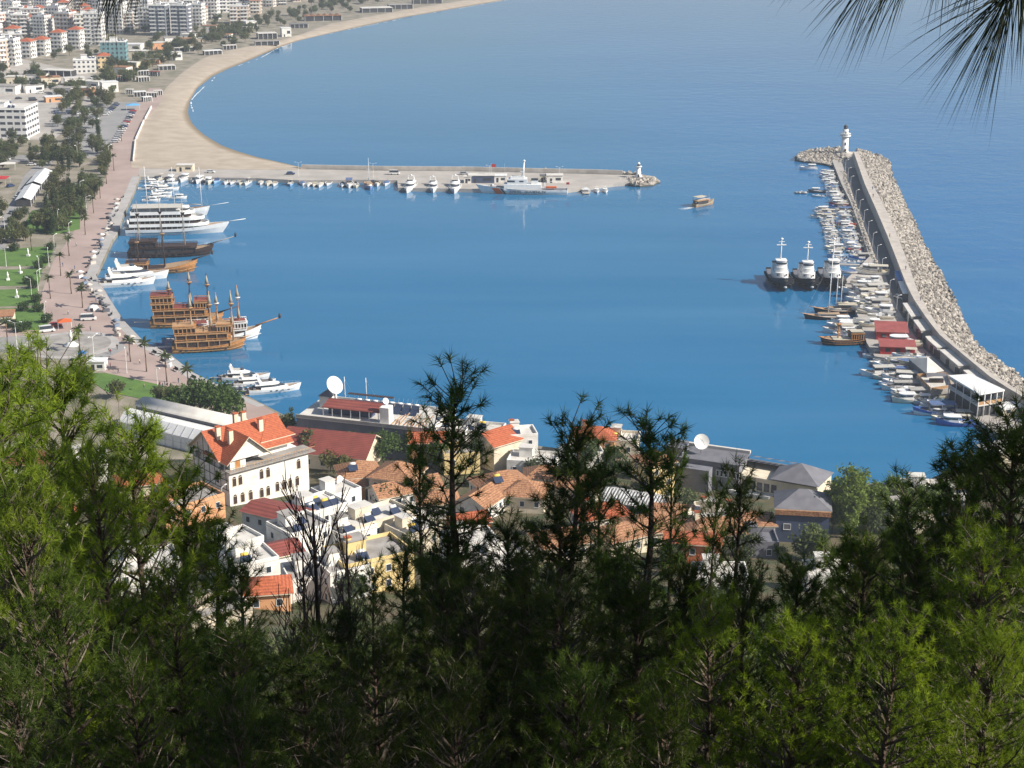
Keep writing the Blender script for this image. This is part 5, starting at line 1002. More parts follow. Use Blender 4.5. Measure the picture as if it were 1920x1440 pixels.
def palm(h, seed, nf=16):
    t = Thing('palm_tree'); q = random.Random(seed); m = t.part('trunk'); m.tube((0, 0, -.2), (.15, 0, h*.5), .22, .17, 'palm_trunk', 6); m.tube((.15, 0, h*.5), (.1, .1, h), .17, .15, 'palm_trunk', 6); c = t.part('crown')
    for i in range(nf):
        a = i*2.4; el = rad(q.uniform(-5, 70)); L_ = q.uniform(2.2, 2.9); pv = Vector((.1, .1, h)); d = Vector((math.cos(a)*math.cos(el), math.sin(a)*math.cos(el), math.sin(el))); s_ = Vector((-math.sin(a), math.cos(a), 0))
        for j in range(6):
            nx = pv+d*(L_/6); d = (d+Vector((0, 0, -.22))).normalized(); w = .42*math.sin((j+1.3)/7*3.1)
            c.add([pv, nx, nx+s_*w-Vector((0, 0, w*.6)), pv+s_*w*.9-Vector((0, 0, w*.5)), nx-s_*w-Vector((0, 0, w*.6)), pv-s_*w*.9-Vector((0, 0, w*.5))], [(0, 1, 2, 3), (1, 0, 5, 4)], 'palm_leaf'); pv = nx
    return t
PA = [palm(7.5, 1), palm(6.5, 2), palm(8.5, 3, 18)]
for i, (px, py) in enumerate(((134, 551), (155, 577), (114, 517), (150, 660), (245, 678), (275, 697), (313, 716), (354, 736), (15, 658), (77, 688), (60, 470), (100, 420), (176, 400), (188, 372), (200, 345), (160, 440), (130, 480), (95, 560), (214, 320), (186, 250), (228, 265), (60, 700), (24, 690))):
    place(PA[i % 3], at(px, py), cr.uniform(0, 6), cr.uniform(.85, 1.1), 'palm tree with bare trunk on the promenade', 'palm tree', 'palms of the promenade', key='y', color=(1, 1, 1))
def inpoly(x, y, pl):
    c = False; n = len(pl)
    for i in range(n):
        (x1, y1), (x2, y2) = pl[i], pl[(i+1) % n]
        if (y1 > y) != (y2 > y) and x < (x2-x1)*(y-y1)/(y2-y1)+x1: c = not c
    return c
ZONES = [('in the harbour park', [(50, 300), (100, 262), (200, 262), (212, 300), (190, 350), (150, 420), (120, 440), (60, 440), (80, 380), (100, 330)], 120, 3.6, (.6, 3, 1.5, 2.4, 1)),
         ('at the left edge beside the streets', [(-30, 262), (45, 270), (20, 330), (-30, 330)], 26, 3, (0, 1, 2, 2, 0)), ('left of the long lawns', [(-30, 400), (60, 400), (60, 455), (-30, 465)], 26, 3, (0, 1, 2, 2, 0)),
         ('around the shaded car park', [(90, 165), (200, 160), (215, 185), (185, 240), (110, 255), (95, 205)], 62, 3, (.2, 1, 2, 2, 0)), ('behind the office block', [(-30, 140), (90, 140), (100, 175), (-30, 175)], 26, 3, (2, 2, 1, 1, 0)),
         ('behind the beach bend', [(200, 100), (330, 90), (380, 98), (320, 125), (290, 128), (240, 160), (190, 165)], 70, 3, (1, 2, 3, 2, 0)), ('behind the far beach', [(370, 60), (470, 48), (475, 84), (400, 98), (380, 90)], 22, 3, (2, 2, 1, .3, 0)),
         ('above the far beach', [(330, 98), (400, 82), (480, 62), (560, 44), (600, 22), (560, 18), (470, 45), (400, 62), (330, 84)], 62, 3, (.3, 1.2, 2, 2, 0)), ('near the top beach clubs', [(600, 22), (700, 8), (800, -6), (700, -14), (600, 4)], 34, 3, (.3, 1.2, 2, 2, 0)), ('beside the tiled colonnade', [(580, 10), (680, 0), (672, 24), (640, 28), (590, 28)], 16, 3, (2, 2, 1, 0, 0)), ('between the apartment blocks', [(-30, 10), (480, 10), (470, 40), (300, 80), (200, 110), (-30, 135)], 110, 3, (.3, 1, 2, 2, 0)), ('below the monument circle', [(-30, 690), (180, 705), (240, 745), (200, 790), (-30, 790)], 22, 3, (0, .6, 2, .4, 0)), ('beside the sports hall', [(245, 742), (330, 760), (370, 775), (300, 762)], 4, 2, (1, 0, 2, 0, 0))]
for where, pl, n, _, wt in ZONES:
    x0, x1 = min(p[0] for p in pl), max(p[0] for p in pl); y0, y1 = min(p[1] for p in pl), max(p[1] for p in pl); k = 0
    while k < n:
        x, y = cr.uniform(x0, x1), cr.uniform(y0, y1)
        if not inpoly(x, y, pl): continue
        k += 1; j = cr.choices(range(5), wt)[0]; g_ = cr.uniform(.7, 1.5); tone = (g_*cr.uniform(.95, 1.25), g_, g_*.95)
        if j == 4: place(CY, at(x, y), 0, cr.uniform(.8, 1.1), 'dark cypress', 'tree', 'trees of the town', where, color=(.6, .65, .6)); continue
        place(TT[[1, 0, 2, 3][j]], at(x, y), cr.uniform(0, 6), cr.uniform(.6, 1.0)*(1 if y > 200 else 1.2), ('broad round tree', 'round green tree', 'small round tree', 'tall oval tree')[j], 'tree', 'trees of the town', where, color=tone)
for px, py in ((118, 392), (127, 395), (137, 394), (148, 388), (184, 250), (100, 440), (66, 745), (186, 262), (33, 165)): place(CY, at(px, py), 0, 1.05, 'slender dark green cypress', 'tree', 'cypresses', 'in the harbour gardens', color=(.55, .7, .55))
for px, py in ((26, 470), (95, 468), (72, 503), (85, 493), (62, 540), (55, 532), (69, 566), (44, 582), (71, 584), (88, 604), (34, 622), (50, 618), (24, 614)): place(BU, at(px, py, 1.7), px, 1.05, 'clipped round shrub', 'shrub', 'shrubs beside the lawns', 'beside the lawns', 'y', color=(.5, .72, .5))
for px, py, s_ in ((345, 790, 1.5), (375, 785, 1.6), (405, 792, 1.7), (430, 800, 1.5), (420, 782, 1.3)): place(TT[1], at(px, py), px, s_*.85, 'dense bright green tree', 'tree', 'trees behind the sports hall', 'between the sports hall and the promenade', color=(.85, 1.15, .7))
# --- benches, people ------------------------------------------------------
bench = Thing('bench'); bench.part('seat').box(-1, 1, -.25, .25, .42, .48, 'wood_dark'); bench.part('backrest').box(-1, 1, .2, .27, .48, .95, 'wood_dark'); [bench.part('leg').box(x-.04, x+.04, -.2, .2, 0, .42, 'metal') for x in (-.85, .85)]
board = Thing('tour_stand'); board.part('counter').box(-1.1, 1.1, -.5, .5, 0, 1.05, 'cloth'); board.part('parasol').lathe([(1.6, 2.3), (.1, 2.9)], 'cloth', n=8); board.part('pole').tube((0, 0, 1), (0, 0, 2.5), .04, .04, 'metal', 4)
qs = resample([(*xy(x, y), 1.7) for x, y in QUAY[1:17]], 64)
for i in range(2, 60):
    p = qs[i]; u = (qs[i+1]-p).normalized(); nrm = Vector((u.y, -u.x, 0)); nrm = -nrm if nrm.x > 0 else nrm
    if i % 2 == 0: q = p+nrm*cr.uniform(2.6, 5); place(bench, (q.x, q.y, 1.68), math.atan2(u.y, u.x)+H(cr.uniform(-10, 10)), 1.3, 'dark bench facing the moored boats', 'bench', 'benches along the quay', key='y')
    elif cr.random() < .55: q = p+nrm*cr.uniform(3, 6); c = cr.choice([(.75, .75, .75), (.2, .25, .35), (.6, .55, .5), (.12, .12, .14)]); place(board, (q.x, q.y, 1.68), cr.uniform(0, 3), 1, 'excursion ticket stand with parasol', 'stand', 'ticket stands along the quay', key='y', color=c)
def person_mesh(seed, stride):
    bm = bmesh.new(); q = random.Random(seed); sl = bm.verts.layers.skin.verify()
    J = {'pelvis': (0, 0, .95, .15), 'chest': (0, 0, 1.32, .17), 'neck': (.01, 0, 1.5, .06), 'head': (.02, 0, 1.63, .105), 'top': (.02, 0, 1.74, .07)}
    for s, sg in (('l', 1), ('r', -1)):
        f = stride*sg
        J['hip'+s] = (0, .1*sg, .86, .1); J['knee'+s] = (.12*f+.03, .11*sg, .48, .075); J['ankle'+s] = (.24*f-.02, .11*sg, .09, .05); J['toe'+s] = (.24*f+.14, .12*sg, .04, .04)
        J['sho'+s] = (0, .19*sg, 1.42, .065); J['elb'+s] = (-.1*f, .26*sg, 1.14, .05); J['hand'+s] = (-.16*f+.07, .25*sg, .88, .04)
    E = [('pelvis', 'chest'), ('chest', 'neck'), ('neck', 'head'), ('head', 'top')]+[e for s in 'lr' for e in (('pelvis', 'hip'+s), ('hip'+s, 'knee'+s), ('knee'+s, 'ankle'+s), ('ankle'+s, 'toe'+s), ('chest', 'sho'+s), ('sho'+s, 'elb'+s), ('elb'+s, 'hand'+s))]
    V = {}
    for n, (x, y, z, r) in J.items(): v = bm.verts.new((x, y, z)); v[sl].radius = (r, r); v[sl].use_root = n == 'pelvis'; V[n] = v
    for a, b in E: bm.edges.new((V[a], V[b]))
    me = bpy.data.meshes.new('body'); bm.to_mesh(me); bm.free(); o = bpy.data.objects.new('tmp', me); COL.objects.link(o); o.modifiers.new('s', 'SKIN'); ss = o.modifiers.new('u', 'SUBSURF'); ss.levels = 1; ss.render_levels = 1
    dg = bpy.context.evaluated_depsgraph_get(); out = bpy.data.meshes.new_from_object(o.evaluated_get(dg)); bpy.data.objects.remove(o); out.name = 'body'
    out.materials.clear(); [out.materials.append(MATS[k]) for k in ('skin', 'cloth', 'navy_wall', 'wood_dark')]
    for p in out.polygons: z = p.center.z; y = abs(p.center.y); p.material_index = 3 if z > 1.68 or z < .1 else (0 if z > 1.5 or (y > .2 and z < 1.0) else (2 if z < .95 else 1))
    return out
PE = []
for i, st in enumerate((.2, 1.0, .6)): t = Thing('person'); t.parts.append(('person', person_mesh(i, st), None)); PE.append(t)
ppl = [(300, 726), (305, 728), (309, 722), (314, 727), (204, 694), (207, 690), (330, 746), (337, 748), (270, 728), (375, 742), (380, 745), (372, 741), (384, 744), (430, 752), (437, 754), (442, 757), (433, 757), (205, 662), (208, 664), (143, 462), (128, 458), (150, 600), (100, 620), (240, 668), (262, 683), (335, 718), (410, 748), (345, 752), (180, 566), (160, 530), (140, 505), (118, 500), (170, 620), (190, 630), (150, 622), (392, 738), (350, 758), (222, 700), (452, 760), (220, 655), (128, 590), (176, 600)]
SH = [('white', (.8, .8, .8)), ('black', (.03, .03, .03)), ('red', (.5, .05, .05)), ('blue', (.1, .2, .5)), ('grey', (.3, .3, .3)), ('beige', (.6, .5, .35))]
for i, (px, py) in enumerate(ppl):
    c = cr.choice(SH); v = cr.randrange(3); place(PE[v], at(px, py, 1.69), cr.uniform(0, 6.28), cr.uniform(.95, 1.05), f'person in {c[0]} top and dark trousers '+('standing' if v == 0 else 'walking')+' on the promenade', 'person', 'people on the promenade', color=c[1])
for px, py in ((1631, 366), (1662, 441), (1630, 352), (1637, 356), (1692, 502), (1720, 560)): p = P(px+6, py+4, ZW); c = cr.choice(SH); place(PE[1], (p.x, p.y, ZW), 1.2, 1, f'person in {c[0]} top walking along the top of the sea wall', 'person', 'people on the sea wall', key='y', color=c[1])
# ================================================================ HOUSES ON THE SLOPE BELOW THE VIEWPOINT
def TH(px, py, h):
    d = ray(px, py); t = 130.0
    while t < 900:
        p = d*t
        if HC+p.z < terr(p.x, p.y)+h: break
        t += .5
    return Vector((p.x, p.y, terr(p.x, p.y)))
def gable(m, x0, x1, y0, y1, ze, zr, axis, k, wk=None, e=.5, th=.22):
    """gabled roof slabs with ridge along axis over the rectangle; wk closes the gable ends"""
    if axis == 'x':
        ym = (y0+y1)/2; X0, X1 = x0-e, x1+e; sl = (zr-ze)/((y1-y0)/2); pr = [(y0-e, ze-sl*e), (ym, zr), (y1+e, ze-sl*e)]
        f = lambda s, y, z: (s, y, z)
    else:
        ym = (x0+x1)/2; X0, X1 = y0-e, y1+e; sl = (zr-ze)/((x1-x0)/2); pr = [(x0-e, ze-sl*e), (ym, zr), (x1+e, ze-sl*e)]
        f = lambda s, y, z: (y, s, z)
    for (a, za), (b, zb) in zip(pr, pr[1:]):
        v = [f(X0, a, za), f(X1, a, za), f(X1, b, zb), f(X0, b, zb), f(X0, a, za+th), f(X1, a, za+th), f(X1, b, zb+th), f(X0, b, zb+th)]
        m.add(v, [(4, 5, 6, 7), (7, 6, 5, 4)][:1], k); m.add(v, [(0, 3, 2, 1), (0, 1, 5, 4), (1, 2, 6, 5), (3, 0, 4, 7)], 'cream_wall')
    if wk:
        for s in ((x0, x1) if axis == 'x' else (y0, y1)):
            o = .01 if s in (x0, y0) else -.01; a, b = (y0, y1) if axis == 'x' else (x0, x1)
            wk.add([f(s+o, a, ze-.02), f(s+o, b, ze-.02), f(s+o, ym, zr-.03)], [(0, 1, 2)], wk.mats[0])
def hip(m, x0, x1, y0, y1, ze, zr, k, e=.6):
    a, b, c, d = (x0-e, y0-e, ze), (x1+e, y0-e, ze), (x1+e, y1+e, ze), (x0-e, y1+e, ze); w, l = x1-x0, y1-y0; r = min(w, l)/2
    if w >= l: p, q = (x0+r, (y0+y1)/2, zr), (x1-r, (y0+y1)/2, zr); F_ = [(0, 1, 5, 4), (1, 2, 5), (2, 3, 4, 5), (3, 0, 4)]
    else: p, q = ((x0+x1)/2, y0+r, zr), ((x0+x1)/2, y1-r, zr); F_ = [(0, 1, 4), (1, 2, 5, 4), (2, 3, 5), (3, 0, 4, 5)]
    m.add([a, b, c, d, p, q], F_, k); m.box(x0-e+.01, x1+e-.01, y0-e+.01, y1+e-.01, ze-.2, ze-.004, 'cream_wall')
def chimney(t, par, x, y, z0, z1, k='cream_wall'):
    m = t.part('chimney', par); m.box(x-.55, x+.55, y-.45, y+.45, z0, z1, k); m.box(x-.65, x+.65, y-.55, y+.55, z1, z1+.2, 'tile')
def window(t, x, y, z, w, h, face, k='glass', fk='white', arch=False):
    """face: 'x-','x+','y-','y+' ; frame with a set-back pane"""
    f = t.part('window'); i = t.last; s = -1 if face[1] == '-' else 1
    def bx(mb, a0, a1, z0, z1, d0, d1, kk):
        d0, d1 = sorted((s*d0, s*d1))
        if face[0] == 'x': mb.box(x+d0, x+d1, y+a0, y+a1, z0, z1, kk)
        else: mb.box(x+a0, x+a1, y+d0, y+d1, z0, z1, kk)
    bx(f, -w/2-.1, w/2+.1, z-.1, z, .003, .10, fk); bx(f, -w/2-.1, -w/2, z, z+h, .003, .08, fk); bx(f, w/2, w/2+.1, z, z+h, .003, .08, fk); bx(f, -w/2-.1, w/2+.1, z+h, z+h+.1, .003, .08, fk)
    g = t.part('pane', i); bx(g, -w/2, w/2, z, z+h, .004, .03, k)
    if arch:
        n = 8; pts = [(w/2*math.cos(math.pi*j/n), z+h+w/2*math.sin(math.pi*j/n)) for j in range(n+1)]; v = []
        for a, zz in pts: v.append((x+s*.05, y+a, zz) if face[0] == 'x' else (x+a, y+s*.05, zz))
        g.add(v, [tuple(range(n+1))], k)
def heater(t, par, x, y, z, k=1.0):
    m = t.part('solar_heater', par); m.add([(x-1.1*k, y-.9, z+.3), (x+1.1*k, y-.9, z+.3), (x+1.1*k, y+.5, z+1.3), (x-1.1*k, y+.5, z+1.3), (x-1.1*k, y+.5, z), (x+1.1*k, y+.5, z)], [(0, 1, 2, 3), (3, 2, 5, 4)], 'solar')
    b = t.part('water_tank', par); b.tube((x-.7, y+.9, z+1.4), (x+.7, y+.9, z+1.4), .38, .38, 'yellow' if int(x*7+y*3) % 3 == 0 else 'white', 9)
def dish(t, par, x, y, z, r, az, el=35):
    m = t.part('satellite_dish', par); i = t.last; d = Vector((math.cos(rad(az))*math.cos(rad(el)), math.sin(rad(az))*math.cos(rad(el)), math.sin(rad(el)))); a = d.orthogonal().normalized(); b = d.cross(a); c = Vector((x, y, z)); n = 20; rings = []
    for q, o in ((.02, -.28), (.5, -.2), (.85, -.07), (1, 0)): rings.append([c+d*(o*r)+a*(q*r*math.cos(j*2*math.pi/n))+b*(q*r*math.sin(j*2*math.pi/n)) for j in range(n)])
    m.loft(rings, 'white', caps=False); m.loft([[p-d*.06 for p in rg] for rg in rings], 'white', caps=False)
    p = t.part('bracket', i); p.tube((x, y, z-r*1.6), c-d*(.3*r), .1*r, .08*r, 'metal', 6); p.tube(c+b*(-.9*r), c+d*(.75*r), .03*r, .03*r, 'metal', 4); p.tube(c+b*(.6*r), c+d*(.75*r), .03*r, .03*r, 'metal', 4)
def house(px, py, w, d, h, roof, rk, wk, rot, desc, wins=True, rise=2.2, name='house', cat='house', heaters=0, chim=0, shut='glass', dishn=0, floors=None):
    t = Thing(name); g = TH(px, py, h); wall = t.part('wall'); wall.box(-w/2, w/2, -d/2, d/2, -7, h, wk); floors = floors or max(1, int(h/3))
    r = t.part('roof'); ri = t.last
    if roof == 'hip': hip(r, -w/2, w/2, -d/2, d/2, h+.21, h+.2+rise, rk)
    elif roof == 'gx': gable(r, -w/2, w/2, -d/2, d/2, h, h+rise, 'x', rk, wall)
    elif roof == 'gy': gable(r, -w/2, w/2, -d/2, d/2, h, h+rise, 'y', rk, wall)
    else:
        r.box(-w/2+.003, w/2-.003, -d/2+.003, d/2-.003, h+.003, h+.12, rk)
        p = t.part('parapet', ri)
        for a in ((-w/2, w/2, -d/2, -d/2+.25), (-w/2, w/2, d/2-.25, d/2), (-w/2, -w/2+.25, -d/2+.25, d/2-.25), (w/2-.25, w/2, -d/2+.25, d/2-.25)): p.box(*a, h+.123, h+.8, wk)
        q = t.part('stair_house', ri); q.box(-w*.3, -w*.02, d*.02, d*.36, h+.12, h+2.6, wk); q.box(-w*.32, 0, 0, d*.38, h+2.603, h+2.75, rk)
    for i in range(heaters): heater(t, ri, w*(-.3+.6*((i*.37+.2) % 1)), -d*.3+(i % 2)*d*.3, h+(.12 if roof == 'flat' else rise*.5))
    for i in range(chim): chimney(t, ri, w*(-.25+.5*i), d*.12, h+.2, h+rise+1.0, wk)
    if dishn: dish(t, ri, w*.3, d*.3, h+1.6, .7, -60-math.degrees(rot))
    if wins:
        for fl in range(floors):
            z = h-2.2-3*fl
            for face, L_, o in (('y-', w, -d/2), ('x-', d, -w/2), ('x+', d, w/2)):
                k = max(1, int(L_/3.2))
                for j in range(k):
                    a = -L_/2+(j+.5)*L_/k
                    window(t, *((a, o) if face[0] == 'y' else (o, a)), z, .95, 1.25, face, shut)
    return place(t, (g.x, g.y, g.z), rot, 1, desc, cat)
U = rad(41)
# 1. big white half-timbered house with cross gables
t = Thing('half_timbered_house'); L, W_ = 22.0, 16.0
w = t.part('wall'); w.box(0, L, 0, W_, -4, 8.6, 'white_wall'); tr = t.part('terrace'); tr.box(-.3, L+1.5, -1.0, 4.2, 8.603, 8.85, 'roof_concrete'); up = t.part('upper_wall'); up.box(.3, L-3, 4.2, W_-.3, 8.606, 11.6, 'white_wall'); up.box(1.0, 5.2, .8, 4.2, 8.86, 11.6, 'white_wall')
r = t.part('roof'); ri = t.last
gable(r, 0, L-3, 3.6, W_, 11.4, 16.2, 'x', 'tile', up, e=.9); gable(r, .2, 11.0, .2, 9.6, 11.2, 16.1, 'y', 'tile', None, e=.8); hip(r, 12.5, 20.5, 5, 15.2, 12.2, 15.9, 'tile', e=.9)
up.add([(.3, .25, 11.1), (10.9, .25, 11.1), (5.6, .25, 15.9)], [(0, 1, 2)], 'white_wall')
for x, y, z in ((2.2, 7.5, 17.4), (3.4, 4.0, 17.2), (9.5, 11.5, 18.0), (11.5, 11.2, 18.0), (13.5, 7, 16.9)): chimney(t, ri, x, y, 12.5, z, 'cream_wall')
bm_ = t.part('timber_frame')
for y in (1.2, 3.6, 6, 8.4, 10.8, 13.2, 15.4): bm_.box(-.07, -.003, y-.09, y+.09, 4, 11.2+max(0, 4.2-abs(y-9.8)*.78), 'beam')
for z in (4.0, 6.4, 8.6, 11.0): bm_.box(-.085, -.073, .2, W_-.2, z, z+.18, 'beam')
for y0_, s_ in ((1.3, 1), (6.2, -1), (10.9, 1), (13.3, -1)): bm_.add([(-.09, y0_, 8.8), (-.09, y0_+.2, 8.8), (-.09, y0_+s_*2.2+.2, 11), (-.09, y0_+s_*2.2, 11)], [(0, 1, 2, 3)], 'beam')
for y in (2.4, 13.8): window(t, 0, y, 8.9, 1.2, 1.0, 'x-', 'dark', 'grey_wall', True)
window(t, 0, 8.4, 9.1, 2.6, 2.4, 'x-', 'dark', 'beam'); window(t, 0, 5, 5, 1, 2.6, 'x-', 'dark', 'beam')
for x, z, a in ((1.4, 5.0, 1), (3.0, 5.0, 1), (8.8, 5.0, 1), (10.6, 5.0, 1), (19.2, 5.0, 1), (1.4, .6, 1), (3.4, .6, 1), (5.6, .6, 1), (8.6, .4, 1), (10.4, .4, 1), (13, .8, 1), (14.8, .8, 1), (16.6, .8, 1), (18.6, .8, 1)): window(t, x, 0, z, 1.0, 1.9, 'y-', 'wood_dark', 'cream_wall', True)
window(t, 3.0, .8, 9.0, 1.3, 2.1, 'y-', 'wood', 'cream_wall'); window(t, 8.2, 4.2, 9.0, 2.4, 2.1, 'y-', 'wood_dark', 'cream_wall')
rl = t.part('railing'); [rl.box(x-.04, x+.04, -.95, -.87, 8.86, 9.85, 'wood_light') for x in np.arange(0, L+1.2, .8)]; rl.box(-.2, L+1.4, -.96, -.86, 9.86, 9.95, 'wood_light')
p = T(432, 950); place(t, (p.x, p.y, p.z-.3), U, 1, 'large white house with half-timbered side, red cross-gabled roof and arched windows', 'house')
# 2. sports halls
a, b = P(268, 752, 8.5), P(452, 793, 8.5); u = (b-a); L = u.length; t = Thing('sports_hall'); r = t.part('roof')
r.loft([[(x, -3.4, 6.6), (x, -2, 7.6), (x, 0, 8.1), (x, 2, 7.6), (x, 3.4, 6.6)] for x in (-L/2, L/2)], 'roof_pale', close=False, caps=True); t.part('wall').box(-L/2+.3, L/2-.3, -3.1, 3.1, -1, 6.5, 'roof_grey'); s_ = t.part('stand')
for i in range(4): s_.box(-L/2+.5, L/2-.5, -4-i, -3.12-i, -1, 4.5-i*1.1, 'navy_wall')
c = (a+b)/2; place(t, (c.x, c.y, 1.6), math.atan2(u.y, u.x), 1, 'long sports hall with pale curved roof left of the red-roofed house', 'sports hall')
a, b = P(243, 770, 7), P(420, 812, 7); u = b-a; L = u.length; t = Thing('fabric_hall'); n_ = Vector((u.y, -u.x, 0)).normalized(); t.part('roof').loft([[(x, 1.5, 5.6), (x, 0, 6.1), (x, -2.0, 5.7), (x, -4.2, 3.6)] for x in (-L/2, L/2)], 'white', close=False, caps=False, sm=False); t.part('wall').loft([[(x, -4.2, 3.6), (x, -4.5, -2)] for x in (-L/2, L/2)], 'white', close=False, caps=False)
t.parts[-1][1].box(-L/2, L/2, 1.3, 1.5, -1, 5.55, 'white'); f = t.part('frame')
for i in range(13): x = -L/2+i*L/12; f.tube((x, -4.62, -2), (x, -4.35, 3.62), .05, .05, 'metal', 4); f.tube((x, -4.3, 3.7), (x, -2.02, 5.8), .05, .05, 'metal', 4)
for z in (.2, 2): f.tube((-L/2, -4.6, z), (L/2, -4.6, z), .04, .04, 'metal', 4)
c = (a+b)/2; place(t, (c.x, c.y, 1.6), math.atan2(u.y, u.x), 1, 'bright white fabric-walled hall with wire frame in front of the curved roof', 'sports hall')
# 3. red-brown gabled building
t = Thing('gabled_building'); w = t.part('wall'); w.box(-11, 11, -6.5, 6.5, -1, 5.2, 'cream_wall'); r = t.part('roof'); gable(r, -11, 11, -6.5, 6.5, 5.2, 8.8, 'x', 'tile_red', w, e=1.0); chimney(t, t.last, -6, -2, 6, 8.6, 'dark')
for x in (-8, -4, 0, 4, 8): window(t, x, -6.5, 1.8, 1.2, 1.4, 'y-')
p = P(622, 808, 10.4); place(t, (p.x, p.y, 1.6), H(-16), 1, 'low building with wide maroon gabled roof and cream gable end', 'building')
# 4. waterfront building with solar panels
a, b = P(556, 783, 7.5), P(812, 811, 7.5); u = b-a; L = u.length; ang_ = math.atan2(u.y, u.x); Wd = 17; t = Thing('waterfront_building')
t.part('wall').box(0, L, 0, Wd, -1, 5.9, 'grey_wall'); r = t.part('roof'); ri = t.last; r.box(-.2, L+.2, -.2, Wd+.2, 5.903, 6.15, 'roof_pale'); pp = t.part('parapet', ri); pp.box(-.2, L+.2, -.21, .05, 6.153, 6.9, 'concrete'); pp.box(-.2, L+.2, Wd, Wd+.2, 6.153, 6.8, 'white_wall'); pp.box(L, L+.2, .05, Wd, 6.153, 7.6, 'white_wall')
cn = t.part('roof_canopy'); cn.add([(6, 3, 8.4), (L*.58, 3, 8.4), (L*.58, 8, 9.4), (6, 8, 9.4), (6, 3, 8.55), (L*.58, 3, 8.55), (L*.58, 8, 9.55), (6, 8, 9.55)], [(4, 5, 6, 7), (0, 1, 5, 4), (0, 3, 2, 1)], 'tile_red')
for i in range(7): t.part('post').box(6.2+i*(L*.58-6.6)/6, 6.4+i*(L*.58-6.6)/6, 3.1, 3.3, 6.16, 8.4, 'white')
t.part('bar_room').box(7, L*.5, 5, 7.8, 6.16, 8.7, 'navy_wall')
for i in range(8):
    x = L*.30+i*2.35; s_ = t.part('solar_heater'); s_.add([(x, 9.6, 6.3), (x+2.0, 9.6, 6.3), (x+2.0, 12.2, 8.3), (x, 12.2, 8.3), (x+2.0, 12.2, 6.3), (x, 12.2, 6.3)], [(0, 1, 2, 3), (3, 2, 4, 5)], 'solar'); s_.tube((x+.2, 12.5, 8.3), (x+1.8, 12.5, 8.3), .32, .32, 'white', 8)
bx = t.part('plant_room'); bx.box(L*.60, L*.60+2.6, 1.5, 4.5, 6.16, 10.6, 'white_wall'); bx = t.part('stair_tower'); bx.box(2.6, 6, 9, 13, 6.16, 9.4, 'white_wall'); bx.add([(2.3, 8.7, 9.4), (6.3, 8.7, 9.4), (6.3, 13.3, 9.4), (2.3, 13.3, 9.4), (4.3, 11, 10.8)], [(0, 1, 4), (1, 2, 4), (2, 3, 4), (3, 0, 4)], 'roof_grey')
dish(t, None, 7.4, 8.8, 13.0, 2.5, -45-math.degrees(ang_), 32); dish(t, None, L*.62, 4.2, 11.6, .9, -50-math.degrees(ang_), 30)
fr = t.part('roof_beams')
for i in range(9): fr.tube((L*.68+i*1.1, 2, 6.2), (L*.68+i*1.1+1.4, 6, 7.4+.5*(i % 3)), .14, .14, 'tile_brown' if i % 2 else 'wood_light', 4)
po = t.part('pergola'); [po.tube((x, Wd-.6, 6.8), (x+.3, Wd-.5, 8.4), .05, .05, 'metal', 4) for x in np.arange(8, L-2, 1.3)]; po.box(8, L*.55, Wd-1.6, Wd-.2, 8.4, 8.5, 'wood_dark')
place(t, (a.x, a.y, 1.6), ang_, 1, 'long waterfront building with red roof canopy, solar panels and big satellite dish', 'building')
